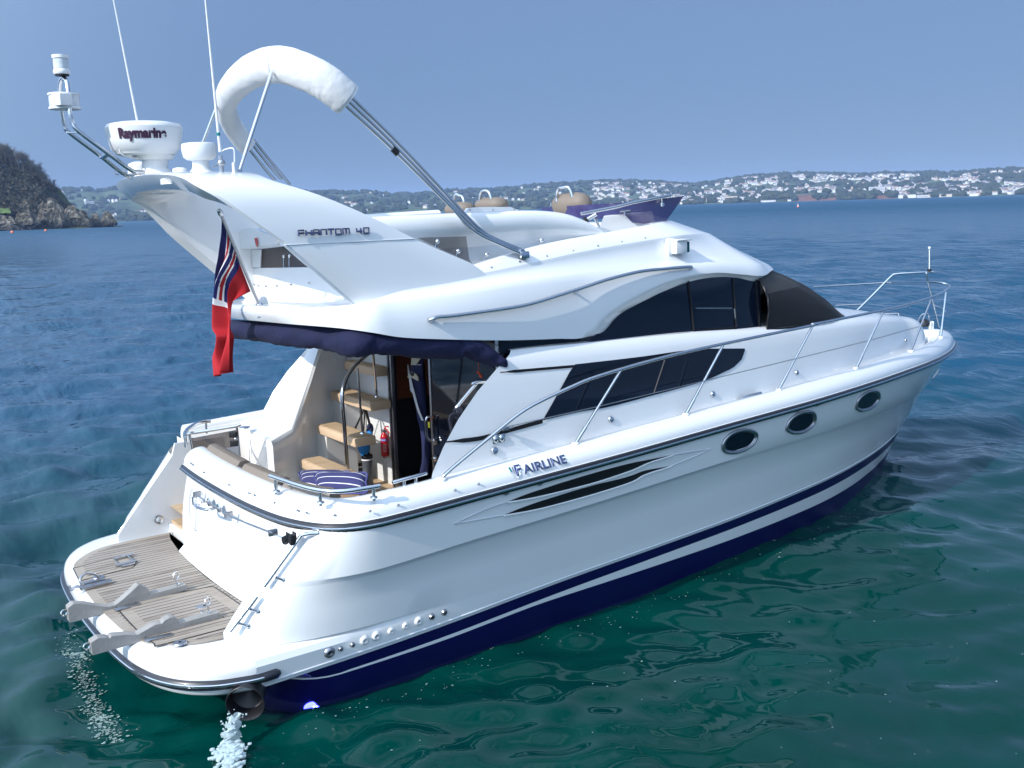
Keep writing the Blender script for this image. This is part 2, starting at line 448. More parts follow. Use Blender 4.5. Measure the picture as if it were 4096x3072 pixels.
    for sc, st, dist, det in ((5.0, .30, .03, 2), (1.9, .85, .17, 3), (.7, .9, .42, 3)):
        n1 = t.nodes.new('ShaderNodeTexNoise'); n1.inputs['Scale'].default_value = sc; n1.inputs['Detail'].default_value = det; n1.inputs['Roughness'].default_value = .55; n1.inputs['Distortion'].default_value = .3
        t.links.new(mp.outputs[0], n1.inputs['Vector'])
        ml = t.nodes.new('ShaderNodeMath'); ml.operation = 'MULTIPLY'; ml.inputs[1].default_value = st; t.links.new(lee.outputs[0], ml.inputs[0])
        bp = t.nodes.new('ShaderNodeBump'); bp.inputs['Distance'].default_value = dist; t.links.new(ml.outputs[0], bp.inputs['Strength'])
        t.links.new(n1.outputs['Fac'], bp.inputs['Height'])
        if prev is not None: t.links.new(prev.outputs[0], bp.inputs['Normal'])
        prev = bp
    t.links.new(prev.outputs[0], b.inputs['Normal'])
    # far out the unresolved chop acts as roughness
    rgh = t.nodes.new('ShaderNodeMapRange'); rgh.inputs[1].default_value = 25; rgh.inputs[2].default_value = 400; rgh.inputs[3].default_value = .05; rgh.inputs[4].default_value = .42
    t.links.new(dst.outputs['Value'], rgh.inputs[0]); t.links.new(rgh.outputs[0], b.inputs['Roughness'])
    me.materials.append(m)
    tag(o, 'teal green sea with wind ripples', 'water', kind='structure')
build_water()
# ================================================================== YACHT: hull lines (half breadths and heights, metres)
zr = spl([-1,0.3,1,2,3,4,5,6,7,8,9,10,11,11.5], [1.30,1.325,1.355,1.40,1.445,1.49,1.53,1.56,1.58,1.585,1.575,1.555,1.53,1.52])
yr = spl([-1,1,2.6,3.5,4.6,5.5,6.2,7.3,8.3,9.1,9.7,10.3,10.8,11.15,11.35,11.45], [2.0,2.0,2.0,1.995,1.96,1.92,1.87,1.71,1.49,1.27,1.06,.80,.54,.33,.17,0.0])
yw = spl([-1,1.2,2.9,4,5.2,6.1,7,8,9,9.7,10.12], [1.85,1.83,1.76,1.71,1.62,1.50,1.33,1.03,.62,.26,0.0])
zs = spl([-2,10.12,10.34,10.66,10.93,11.12,11.34,11.45], [0,0.0,.28,.6,.84,.98,1.2,1.52])
xst = spl([-.6,-.15,0,.28,.6,.84,.98,1.2,1.52], [9.2,10.0,10.12,10.34,10.66,10.93,11.12,11.34,11.45])
def Yh(x, z):
    R = zr(x)
    if x < 10.12: a = yw(x); t = max(0, min(1, z / R))
    else: a = 0; t = max(0, min(1, (z - zs(x)) / max(R - zs(x), 1e-3)))
    return a + (yr(x) - a) * t ** (1.0 + .15 * max(0, min(1, (x - 5) / 4)))
n_top = spl([0,.4,1,1.6,2.8,5.2,6.3,8,10.6], [.285,.295,.31,.335,.40,.48,.51,.52,.51])
w_top = spl([0,.4,1.6,2.8,5.6,7.7,10.4], [.205,.21,.235,.30,.385,.40,.37])
w_bot = spl([0,.4,1.6,2.8,6,8,10.3], [.192,.197,.205,.255,.25,.235,.25])
k_up = spl([0,.6,1.1,1.83,2.77,3.6,4.7,5.6,6.5,7.4,8.5,9.4,10.9], [.97,.975,.99,1.03,1.07,1.11,1.16,1.18,1.185,1.175,1.155,1.125,1.06])
sh_z = lambda x: max(.50, n_top(x) + .10)
def hs(x, z, off=0.):
    """point on the starboard topside, pushed out by off"""
    e = 1e-3
    y = Yh(x, z) + (.018 if z > k_up(x) - .02 else 0)
    dx = (Yh(x + e, z) - Yh(x - e, z)) / (2*e); dz = (Yh(x, z + e) - Yh(x, z - e)) / (2*e)
    n = np.array([-dx, -1, -dz]); n = np.array([-dx, -1.0, -dz]); n /= np.linalg.norm(n)
    return np.array([x, -y, z]) + np.array([-n[0] if False else n[0], n[1], n[2]]) * off

yacht = thing('motor_yacht', (0, 0, 0), 'white flybridge motor yacht with navy boot stripes and swept radar arch, afloat', 'motor yacht')

# rows of the topside, bottom to top: (height function, outward step)
ROWS = [(lambda x: -.6, 0, .35), (lambda x: -.16, 0, .965), (lambda x: 0., 0, 1), (lambda x: w_bot(x), 0, 1), (lambda x: w_top(x), 0, 1), (lambda x: n_top(x), 0, 1),
        (lambda x: n_top(x) + .014, .0, 1), (lambda x: n_top(x) + .018, .010, 1), (lambda x: n_top(x) + .034, .012, 1), (lambda x: n_top(x) + .040, .004, 1),
        (lambda x: sh_z(x) - .04, .004, 1), (lambda x: sh_z(x) + .004, -.024, 1), (lambda x: sh_z(x) + .026, -.075, 1), (lambda x: sh_z(x) + .032, .0, 1), (lambda x: (sh_z(x) + k_up(x)) * .5, 0, 1),
        (lambda x: k_up(x) - .042, 0, 1), (lambda x: k_up(x), .024, 1), (lambda x: (k_up(x) + zr(x)) * .5, .018, 1), (lambda x: zr(x) - .02, .012, 1)]
RMAT = [3, 3, 1, 0, 1, 0, 2, 2, 2, 0, 0, 0, 0, 0, 0, 2, 0, 0]      # white, navy, grey groove and knuckle (its underside shade coloured in), antifoul
def wing_x(z): return -.06 + (z - .56) * .84
SS = np.concatenate([np.linspace(0, .8, 46), 1 - .2 * np.linspace(1, 0, 26)[1:] ** 1.3])
def hull_row(i):
    zf, st, sc = ROWS[i]; pts = []
    xA = 1.05
    z0 = zf(.4); up = i >= 13
    fade = lambda x: 1 if st >= 0 else max(0, min(1, (1.45 - x) / .9))
    yA = (Yh(xA, zf(xA)) + st * fade(xA)) * sc
    for k in range(13):                                      # stern quarter
        th = pi/2 * k / 12
        if up:
            zz = zf(xA) + (zf(0.3) - zf(xA)) * (1 - k/12); xw = wing_x(zz); yb = 1.50
            if i == 13: xw = -.02; yb = 1.5
            pts.append((xA - (xA - xw) * cos(th), -(yb + (yA - yb) * sin(th) ** .9), zz))
        elif i >= 5:
            x = .055 + (xA - .055) * k / 12
            pts.append((x, -(Yh(x, zf(x)) + st * fade(x)) * sc, zf(x)))
        else:
            xw = .30; yb = yA - .42; r = .42
            if k <= 7: t2 = pi/2 * k / 7; pts.append((xw + r - r*cos(t2), -(yb + r*sin(t2)), zf(xw)))
            else: x = xw + r + (xA - xw - r) * (k - 7) / 5; pts.append((x, -(Yh(x, zf(x)) + st) * sc, zf(x)))
    for s in SS[1:]:
        x = xA + s * 9.5
        for _ in range(4):
            z = zf(x); x = xA + s * (xst(z) - xA)
        z = zf(x)
        y = 0 if s >= 1 else (Yh(x, z) + st * fade(x) * (1 - s ** 6)) * sc
        pts.append((x, -y, z))
    return pts
hb = MB()
hr = [hull_row(i) for i in range(len(ROWS))]
hb.loft(hr, lambda i, j: RMAT[i])
# lower transom under the platform
for i in range(0, 5):
    a, b = hr[i], hr[i+1]
    hb.add([a[0], b[0], (b[0][0], 0, b[0][2]), (a[0][0], 0, a[0][2])], [(0, 1, 2, 3)], [3, 3, 1, 0, 1][i])
hb = hb.mirror()
hull = hb.build('hull', ['gelcoat', 'boot_navy', 'gelcoat_grey', 'antifoul'], yacht, 28, merge=1e-4)

# plan path of the rub rail, from the transom's port end round the starboard side to the bow
TRAN = [(.475,.80),(.455,.4),(.45,0),(.455,-.45),(.475,-.9),(.52,-1.3),(.58,-1.55),(.665,-1.75),(.77,-1.88),(.90,-1.955),(1.05,-1.99)]
SIDE = [(x, -yr(x)) for x in list(np.linspace(1.3, 8.5, 40)) + list(np.linspace(8.7, 11.2, 16)) + [11.3, 11.38, 11.43, 11.45]]
def path_normals(P):
    N = []
    for i in range(len(P)):
        a, b = P[max(i-1, 0)], P[min(i+1, len(P)-1)]
        d = np.array([b[0]-a[0], b[1]-a[1]]); d /= np.linalg.norm(d) + 1e-9
        N.append(np.array([d[1], -d[0]]))                    # outboard
    return N
STB = [tuple(p[:2]) for p in curve([(a, b, 0) for a, b in TRAN], 3)] + SIDE
STB_N = path_normals(STB); STB_N[-1] = np.array([1., 0.])
PSIDE = [(x, -yr(x)) for x in list(np.linspace(.82, 8.5, 42)) + list(np.linspace(8.7, 11.2, 16)) + [11.3, 11.38, 11.43, 11.45]]
PS_N = path_normals(PSIDE); PS_N[-1] = np.array([1., 0.])
def sweep(P, N, prof, sgn=1, j0=0):
    rows = []
    for (x, y), n in zip(P[j0:], N[j0:]):
        rows.append([(x - n[0]*d, sgn * (y - n[1]*d), zr(x) + h) for d, h in prof])
    return rows
# gunwale / coaming moulding
GPROF = [(.03,-.02),(.0,.0),(-.004,.035),(.004,.075),(.028,.115),(.065,.147),(.11,.167),(.155,.173),(.195,.168),(.222,.15),(.232,.12),(.235,-.05)]
gb = MB()
gb.loft(sweep(STB, STB_N, GPROF)); gb.loft(sweep(PSIDE, PS_N, GPROF, -1))
for rows in (sweep(STB, STB_N, GPROF)[0], sweep(PSIDE, PS_N, GPROF, -1)[0]):
    gb.add(rows, [tuple(range(len(rows)))])
gunwale = gb.build('gunwale', 'gelcoat', yacht, 40, merge=1e-4)
# rub rail: rubber fender with a steel bead
RP = [(.012,.030),(-.014,.030),(-.030,.022),(-.036,.006),(-.044,.004),(-.047,-.006),(-.044,-.016),(-.036,-.018),(-.030,-.034),(-.012,-.040),(.012,-.040)]
rb = MB()
for P, N, s in ((STB, STB_N, 1), (PSIDE, PS_N, -1)):
    rb.loft(sweep(P, N, RP, s), lambda i, j: 1 if 3 <= j <= 6 else (2 if j == 0 else 0))
rb.build('rub_rail', ['rubber_black', 'steel', 'gelcoat'], yacht, 40, merge=1e-4)
# transom wall between the quarters, from the rub rail to the platform
tw = MB()
base = curve([(.40,.78,.5),(.385,.4,.5),(.38,0,.5),(.39,-.45,.5),(.42,-.9,.5),(.46,-1.3,.5),(.50,-1.56,.5)], 6)
top = curve([(.50,.78,1.31),(.475,.4,1.31),(.47,0,1.31),(.475,-.45,1.31),(.50,-.9,1.31),(.54,-1.3,1.31),(.60,-1.56,1.31)], 6)
tw.loft([[tuple(np.array(a) * (1-t) + np.array(b) * t + np.array([(-.05) * (t < .12) - .035*sin(pi*t), 0, 0])) for a, b in zip(base, top)] for t in (0, .06, .12, .3, .5, .7, .85, 1)])
tw.loft([[(.50,.78,.5),(.50,.78,1.45)],[(1.0,.80,.5),(1.0,.80,1.45)]])
tw.build('transom', 'gelcoat', yacht, 35)
# inner walls of the stern quarters
for s in (1, -1):
    iw = MB(); prof = [(-.02, .53), (-.02, .60)] + [(wing_x(z), z) for z in (.7, .85, 1.0, 1.15, 1.3)] + [(.60, 1.42), (1.1, 1.42), (1.1, .53)]
    iw.prism([(x, s*1.50, z) for x, z in prof], (0, -s, 0), .03); iw.build('quarter_panel', 'gelcoat', yacht, 30)
# ================================================================== swim platform, decks, cockpit
# platform moulding: outline at deck level, lofted down round its rim
def plat_outline(off, z):
    half = [(.42, 1.885), (.10, 1.895), (-.05, 1.865), (-.22, 1.80), (-.38, 1.67), (-.50, 1.48), (-.575, 1.25), (-.615, 1.0), (-.645, .6), (-.655, .25)]
    o = []
    for x, y in half: o.append((x, y))
    pts = [np.array((x, -y, 0)) for x, y in half] + [np.array((x, y, 0)) for x, y in half[::-1]]
    pts = curve(pts, 5)
    N = path_normals([(p[0], p[1]) for p in pts])
    return [(p[0] + n[0]*off*(1 if 3 < i < len(pts)-4 else (1 if abs(n[1]) > .5 else 1)), p[1] + n[1]*off, z) for i, (p, n) in enumerate(zip(pts, N))]
_s = -1 if path_normals([(.10, -1.9), (-.05, -1.865)])[0][1] > 0 else 1
pl = MB()
prof = [(-.34, .530), (-.12, .531), (-.07, .524), (-.03, .505), (-.006, .475), (0, .44), (-.004, .34), (-.02, .295), (-.05, .27), (-.25, .255)]
pl.loft([plat_outline(_s * o, z) for o, z in prof])
inner = plat_outline(_s * -.34, .530)
pl.add(inner + [(.55, 1.5, .530), (.55, -1.5, .530)], [tuple(range(len(inner))) + (len(inner), len(inner) + 1)])
low = plat_outline(_s * -.25, .255)
pl.add(low + [(.5, 1.5, .255), (.5, -1.5, .255)], [tuple(range(len(low))) + (len(low), len(low) + 1)])
platform = pl.build('swim_platform', 'gelcoat', yacht, 40, merge=1e-4)
# steel-beaded rubber strake round the platform
ps = MB()
op = lambda o, z: plat_outline(_s * o, z)[5:-5]
ps.loft([op(o, z) for o, z in [(-.003, .408), (.020, .403), (.028, .386), (.035, .382), (.035, .367), (.028, .363), (.022, .342), (-.005, .336)]], lambda i, j: 1 if 2 <= i <= 4 else 0)
for s in (1, -1):
    a = plat_outline(_s * .010, .373)
    e = np.array(a[5] if s == 1 else a[-6])
    q = np.array((.20, e[1] + .004*np.sign(e[1]), .378))
    ps.tube([e, q, q + np.array((.025, 0, 0))], [.036, .036, .018], 10, 0)
ps.build('platform_strake', ['rubber_black', 'steel'], yacht, 40)
b = MB(); b.box((.60, 0, .517), (.50, 3.0, .02)); b.build('platform_inner_edge', 'gelcoat', yacht, 0)
# teak deck laid on the platform
def flat(name, pts, z, m, parent, th=.006):
    b = MB(); b.prism([(p[0], p[1], z) for p in pts], (0, 0, 1), th); return b.build(name, m, parent, 0)
ty = lambda x: 1.44
tk = [(.53, 1.44), (.2, 1.445), (-.12, 1.42), (-.30, 1.34), (-.45, 1.18), (-.53, 1.02), (-.565, .8), (-.59, .4), (-.60, 0)]
tko = tk + [(x, -y) for x, y in tk[::-1][1:]]
arc = [(.455, -1.1), (.415, -.6), (.395, -.1), (.40, .3), (.43, .8), (.475, 1.2)]
teak_out = [np.array((x, y, 0)) for x, y in tko]
tpts = curve(teak_out, 4)
outline = [(p[0], p[1]) for p in tpts] + arc
flat('teak_margin', outline, .5345, 'teak_margin', yacht, .006)
ins = []
P2 = outline; NN = len(P2)
cx, cy = np.mean([p[0] for p in P2]), 0
for i in range(NN):
    a, b = np.array(P2[i-1]), np.array(P2[(i+1) % NN]); d = (b - a) / (np.linalg.norm(b - a) + 1e-9)
    n = np.array([d[1], -d[0]])
    if n @ (np.array([0., 0.]) - np.array(P2[i])) < 0: n = -n
    ins.append(tuple(np.array(P2[i]) + n * .075))
flat('teak_planking', ins, .5405, 'teak', yacht, .0035)
# seams, hatches and steelwork let into the teak
def teak_line(name, pts, r=.005, closed=False, m='black', z=.5455):
    b = MB(); b.tube([(x, y, z) for x, y in pts], r, 5, closed=closed, sq=(1, .4)); return b.build(name, m, yacht, 0)
hz = .5445
hp = [(-.555, .93), (-.30, .98), (-.12, .99), (-.075, .96), (-.06, .90), (-.09, .64), (-.125, .60), (-.30, .585), (-.585, .55)]
b = MB(); b.prism([(x, y, hz - .003) for x, y in hp], (0, 0, 1), .004, 0)
hatch = b.build('ladder_hatch', 'teak_margin', yacht, 0)
ih = [(-.47, .905), (-.24, .935), (-.215, .91), (-.235, .68), (-.26, .655), (-.50, .625)]
b = MB(); b.prism([(x, y, hz + .0012) for x, y in ih], (0, 0, 1), .003); b.build('hatch_planking', 'teak', hatch, 0)
b = MB(); b.tube([(x, y, hz + .003) for x, y in hp], .0045, 5, closed=True, sq=(1, .4)); b.build('hatch_seam', 'black', hatch, 0)
b = MB()
b.tube([(-.20, .90, .565), (-.02, .93, .565)], .013, 8); b.tube([(-.24, .70, .565), (-.05, .72, .565)], .013, 8)
b.tube([(-.13, .945, .56), (-.085, .93, .56), (-.08, .70, .56), (-.12, .66, .56), (-.20, .655, .56)], .010, 8, smooth=4)
b.tube([(-.20, .945, .555), (-.20, .655, .555)], .006, 6)
b.build('ladder_rung', 'steel_dull', hatch, 40)
hp2 = curve([(.22, -.33, 0), (-.30, -.27, 0), (-.46, -.27, 0), (-.49, -.33, 0), (-.485, -.9, 0), (-.455, -1.22, 0), (-.41, -1.27, 0), (.20, -1.27, 0), (.29, -1.22, 0), (.33, -1.14, 0), (.295, -.42, 0), (.27, -.35, 0)], 3, True)
hp2 = [(p[0], p[1]) for p in hp2]
b = MB(); b.prism([(x, y, hz - .003) for x, y in hp2], (0, 0, 1), .006)
h2 = b.build('locker_hatch', 'teak_margin', yacht, 0)
in2 = [(-.40, -.345), (.19, -.40), (.235, -1.19), (-.385, -1.19)]
b = MB(); b.prism([(x, y, hz + .003) for x, y in in2], (0, 0, 1), .0035); b.build('hatch_planking', 'teak', h2, 0)
b = MB(); b.tube([(x, y, hz + .004) for x, y in hp2], .005, 5, closed=True, sq=(1, .4)); b.build('hatch_seam', 'black', h2, 0)
for (x, y, a) in ((-.42, -.36, .15), (-.40, -1.14, -.1)):
    b = MB(); b.box((x, y, .556), (.20, .055, .012), rot=a, bev=.005); b.build('hinge', 'steel_dull', h2, 30)
b = MB(); b.lathe([(.056, 0), (.05, .005), (.02, .006)], (.07, -.73, .549), n=20); b.lathe([(.014, 0), (.013, .004)], (.085, -.735, .555), mi=1, n=8); b.build('latch', ['steel_dull', 'black'], h2, 30)
b = MB(); b.lathe([(.024, 0), (.02, .005)], (.03, -.86, .549), n=14); b.build('latch', 'steel_dull', h2, 30)
for (x, y, r) in ((-.43, .53, .05), (-.30, -1.33, .052)):
    b = MB(); b.lathe([(r, 0), (r*.9, .008), (r*.3, .009)], (x, y, .547), n=20); b.lathe([(.012, 0), (.01, .004)], (x, y, .556), n=8, mi=1); b.build('deck_plate', ['steel_dull', 'black'], yacht, 30)
for (x, y) in ((.21, -1.02), (.47, 1.36), (.12, -1.06)):
    b = MB(); b.lathe([(.02, 0), (.017, .004)], (x, y, .546), n=14); b.lathe([(.011, 0), (.01, .002)], (x, y, .5505), n=8, mi=1); b.build('deck_drain', ['steel_dull', 'black'], yacht, 30)
# stern fairlead near the port quarter of the platform
b = MB()
b.box((-.50, .31, .56), (.26, .06, .03), rot=.06, bev=.008); b.box((-.50, .42, .56), (.20, .05, .02), rot=.06, bev=.006)
b.tube([(-.60, .31, .565), (-.62, .33, .63), (-.56, .37, .66), (-.48, .41, .62), (-.45, .42, .57)], .012, 8, smooth=4)
b.tube([(-.58, .30, .56), (-.66, .31, .585), (-.70, .32, .56), (-.71, .33, .60)], .013, 8, smooth=4)
b.build('stern_fairlead', 'steel_dull', yacht, 40)

# side decks and foredeck surface inside the gunwale
dk = MB()
rows = []
for x in list(np.linspace(1.4, 8.6, 30)) + list(np.linspace(8.8, 11.0, 12)) + [11.15]:
    y = max(yr(x) - .2, .02); z = zr(x) + (.10 if x > 2.7 else .05)
    rows.append([(x, -y, z), (x, -y * .5, z + .01), (x, 0, z + .015), (x, y * .5, z + .01), (x, y, z)])
dk.loft([r for r in rows if r[0][0] > 8.4])
for s in (1, -1): dk.loft([[(r[0][0], s * r[0][1], r[0][2]), (r[0][0], s * (r[0][1] + .28), r[0][2] + .004)] for r in rows if 1.6 < r[0][0] < 8.7])
deck = dk.build('deck', 'gelcoat', yacht, 40)
# cockpit tub
SOLE = .80
ck = MB()
STI = [(p[0] - n[0]*.232, p[1] - n[1]*.232) for p, n in zip(STB, STB_N)]
k_end = max(i for i, p in enumerate(STB) if p[0] < 2.75)
inn = STI[:k_end]
ck.loft([[(x, y, zr(x) + .12) for x, y in inn], [(x + (.0 if y < -1.5 else .02), y, 1.25) for x, y in inn], [(x, y, SOLE) for x, y in inn]])
pin = [(x, yr(x) - .232) for x in np.linspace(.84, 2.75, 14)]
ck.loft([[(x, y, zr(x) + .12) for x, y in pin], [(x, y - .10, 1.30) for x, y in pin], [(x, y - .13, SOLE) for x, y in pin]])
ck.add([(.78, yr(.84), 1.38), (.78, 1.5, 1.38), (.78, 1.5, .53), (.78, yr(.84), .53)], [(0, 1, 2, 3)])
ck.build('cockpit_moulding', 'gelcoat_cream', yacht, 35)
b = MB(); b.add([(.5, -1.7, SOLE), (2.7, -1.7, SOLE), (2.7, 1.75, SOLE), (.5, 1.75, SOLE)], [(0, 1, 2, 3)]); b.build('cockpit_sole', 'teak_tread', yacht, 0)
b = MB(); b.box((.63, 1.14, .64), (.26, .66, .03), bev=.006); b.build('transom_step', 'teak_tread', yacht, 0)
b = MB(); b.box((.78, 1.15, .575), (.62, .70, .10), bev=.01); b.build('step_riser', 'gelcoat', yacht, 30)
# settee back cushions round the after coaming
seat = MB()
cl = curve([(.71, .66, 0), (.69, .25, 0), (.685, -.2, 0), (.70, -.65, 0), (.735, -1.05, 0), (.80, -1.38, 0), (.89, -1.56, 0)], 5)
cuts = [(0, 11), (11, 20), (20, 31)]
for a, c in cuts:
    sb = MB(); seg = cl[a:c]
    rows = []
    for i, p in enumerate(seg):
        i0 = min(max(a + i, 1), len(cl) - 2); d = cl[i0 + 1] - cl[i0 - 1]; d /= np.linalg.norm(d); n = np.array([-d[1], d[0], 0]); n = n if n[0] > 0 else -n
        e = .985 if i in (0, len(seg) - 1) else 1
        pr = [(-.075, 1.20), (-.085, 1.42), (-.065, 1.505), (-.03, 1.545), (.02, 1.55), (.06, 1.53), (.085, 1.48), (.11, 1.25), (.14, 1.05)]
        q = p if 0 < i < len(seg)-1 else p + d * (.004 if i == 0 else -.004)
        rows.append([tuple(q + n * u * e + np.array([0, 0, 1.2 + (v - 1.2) * e])) for u, v in pr])
    sb.loft(rows, cap0=True, cap1=True)
    sb.build('settee_back', 'upholstery', yacht, 40)
sq = MB()
rows = [[tuple(np.array((p[0] + .05, p[1], 1.05))), tuple(np.array((p[0] + .48, p[1] * .80 + .02, 1.06))), tuple(np.array((p[0] + .50, p[1] * .80, 1.02))), (p[0] + .50, p[1] * .80, SOLE)] for p in cl]
sq.loft(rows, lambda i, j: 0 if j < 2 else 1)
sq.build('settee_seat', ['upholstery', 'gelcoat_cream'], yacht, 35)
# settee end beside the steps and starboard side locker with teak ledge
b = MB(); b.box((1.45, -1.60, 1.02), (.9, .25, .44), bev=.02); b.build('side_locker', 'gelcoat_cream', yacht, 30)
b = MB(); b.box((1.72, -1.66, 1.275), (1.5, .20, .03), bev=.008); b.build('teak_ledge', 'teak_tread', yacht, 0)

# saloon bulkhead with the doorway
BX = 2.58
b = MB()
b.add([(BX, .60, SOLE), (BX, 1.85, SOLE), (BX, 1.85, 2.62), (BX, .60, 2.62)], [(0, 1, 2, 3)])
b.build('saloon_bulkhead', 'gelcoat', yacht, 0)
df = MB()
df.box((BX - .01, .545, 1.71), (.05, .07, 1.85), mi=0); df.box((BX - .035, .585, 1.71), (.02, .022, 1.85), mi=1); df.box((BX - .04, .50, 1.71), (.03, .026, 1.85), mi=1)
df.box((BX - .01, -.4, .835), (.06, 1.9, .05), mi=1); df.box((BX, -1.38, 1.71), (.05, .05, 1.85), mi=1)
door = df.build('door_frame', ['black', 'steel_dull'], yacht, 0)
b = MB(); b.box((BX + .02, -.76, 1.72), (.012, 1.22, 1.78), bev=.003); gl = b.build('glass_door', 'glass_dark', yacht, 0)
b = MB(); b.box((BX + .012, -.17, 1.62), (.016, .03, 1.6)); b.build('door_edge', 'steel_dull', gl, 0)
b = MB(); b.tube([(BX, -.20, 1.66), (BX - .05, -.17, 1.65), (BX - .055, -.17, 1.50), (BX - .045, -.185, 1.44), (BX, -.24, 1.42)], .012, 8, smooth=5); b.lathe([(.035, 0), (.03, .02)], (BX, -.245, 1.42), (-1, 0, 0), 14); b.build('door_handle', 'steel', gl, 40)
b = MB(); b.lathe([(.036, 0), (.034, .025), (.02, .04)], (BX, -.24, 1.26), (-1, 0, 0), 16); b.build('door_lock', 'steel', gl, 40)
# saloon interior seen through the doorway
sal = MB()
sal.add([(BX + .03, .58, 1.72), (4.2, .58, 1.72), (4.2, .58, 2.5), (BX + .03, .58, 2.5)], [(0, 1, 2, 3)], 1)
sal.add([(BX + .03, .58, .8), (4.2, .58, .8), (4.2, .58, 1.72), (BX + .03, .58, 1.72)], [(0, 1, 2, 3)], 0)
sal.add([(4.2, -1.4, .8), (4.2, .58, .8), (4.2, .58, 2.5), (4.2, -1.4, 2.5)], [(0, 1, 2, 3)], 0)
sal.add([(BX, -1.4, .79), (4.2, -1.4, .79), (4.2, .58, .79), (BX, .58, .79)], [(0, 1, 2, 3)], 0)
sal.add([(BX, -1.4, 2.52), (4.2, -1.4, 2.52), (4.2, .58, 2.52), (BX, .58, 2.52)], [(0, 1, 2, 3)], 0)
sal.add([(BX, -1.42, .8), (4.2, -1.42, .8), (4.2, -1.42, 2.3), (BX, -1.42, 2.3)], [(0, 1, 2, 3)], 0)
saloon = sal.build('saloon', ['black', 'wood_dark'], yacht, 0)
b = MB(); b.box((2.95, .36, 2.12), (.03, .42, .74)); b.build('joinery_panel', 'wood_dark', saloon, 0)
# flying stair up to the flybridge: diagonal housing and four treads
sh = MB()
wall = [(1.34, .78), (1.62, .93), (1.93, 1.16), (2.26, 1.46), (2.575, 1.60)]
topz = [1.44, 1.50, 1.92, 2.34, 2.60]
sh.loft([[(x, y, SOLE) for x, y in wall], [(x, y, z - .05) for (x, y), z in zip(wall, topz)], [(x, y + .035, z) for (x, y), z in zip(wall, topz)], [(x + .04, 1.74, z) for (x, y), z in zip(wall, topz)], [(x + .04, 1.80, SOLE) for (x, y), z in zip(wall, topz)]])
sh.loft([[(1.34, .78, SOLE), (1.34, .78, 1.39), (1.34, .815, 1.44)], [(1.36, 1.3, SOLE), (1.36, 1.3, 1.40), (1.36, 1.3, 1.44)], [(1.38, 1.80, SOLE), (1.38, 1.78, 1.40), (1.38, 1.74, 1.44)]])
sh.build('stair_housing', 'gelcoat', yacht, 45)
for (x0, x1, ya_, yb_, z) in ((1.645, 1.87, .86, -.02, 1.20), (1.95, 2.18, 1.10, .22, 1.47), (2.275, 2.515, 1.42, .50, 1.74), (2.42, 2.57, 1.35, .62, 2.06)):
    t = MB(); t.box(((x0 + x1)/2, (ya_ + yb_)/2, z - .045), (x1 - x0, ya_ - yb_, .088), bev=.016)
    tr = t.build('stair_tread', 'teak_new', yacht, 40)
    t = MB(); t.box(((x0 + x1)/2, (ya_ + yb_)/2 + .01, z + .002), (x1 - x0 - .04, ya_ - yb_ - .06, .006)); t.build('tread_slats', 'teak_tread', tr, 0)
for (x0, x1, y0, y1, z0, z1) in ((1.70, 2.0, .72, 1.2, SOLE, 1.11), (2.0, 2.34, .98, 1.4, SOLE, 1.38), (2.34, 2.57, 1.2, 1.6, SOLE, 1.65)):
    b = MB(); b.box(((x0 + x1)/2, (y0 + y1)/2, (z0 + z1)/2), (x1 - x0, y1 - y0, z1 - z0)); b.build('stair_riser', 'gelcoat_cream', yacht, 0)
b = MB()
b.tube([ax(Z4(1272, 1078), 1.78), ax(Z4(1252, 800), 1.74), ax(Z4(1232, 560), 1.72), ax(Z4(1240, 470), 1.74), ax(Z4(1275, 370), 1.82), ax(Z4(1340, 285), 1.95), ax(Z4(1410, 225), 2.10), ax(Z4(1475, 175), 2.24)], .019, 10, smooth=5)
b.build('stair_handrail', 'steel', yacht, 40)
for p, q, x0, x1 in (((1382, 800), (1345, 320), 2.06, 2.0), ((1490, 530), (1460, 210), 2.4, 2.24)):
    b = MB(); b.tube([ax(Z4(*p), x0), ax(Z4(*q), x1)], .012, 8); b.lathe([(.026, 0), (.022, .012)], ax(Z4(*p), x0), n=12); b.build('rail_post', 'steel', yacht, 40)
# ================================================================== deckhouse
yct = spl([1.5,2.5,4,5,6,7,8,9,9.6,10.1,10.3], [1.66,1.66,1.63,1.58,1.50,1.37,1.17,.90,.68,.45,.3])
_ct = [M6(60,1470),M6(670,1412),M6(1500,1330),M6(2140,1285),M3(400,720),M3(700,690),M3(1000,668),M3(1200,672)]
_p = [onsurf(p, lambda P: P[1] + yct(P[0])) for p in _ct]
zct = spl([1.5] + [p[0] for p in _p] + [9.7, 10.1, 10.5], [_p[0][2]] + [p[2] for p in _p] + [2.04, 1.95, 1.80])
zcb = lambda x: zr(x) + .08
def ycb(x): return min(yct(x) + .13, yr(x) - .235) if x < 10.2 else 0
AFT = [Z2(780, 1990)] 
_e = [ay(p, -1.70) for p in (M1(440,705), M1(470,640), M1(700,250), M1(905,0), (1947,1527), (1997,1480), (2029,1440))]
xE_z = spl([p[2] for p in _e], [p[0] for p in _e])
XF = spl([0, .5, .85, 1], [10.72, 10.66, 10.52, 10.36])
ch = MB(); rows = []
TT = [0, .03, .12, .3, .5, .7, .86, .93, .97, 1.0]
CS = np.concatenate([np.linspace(0, .7, 40), 1 - .3 * np.linspace(1, 0, 22)[1:] ** 1.5])
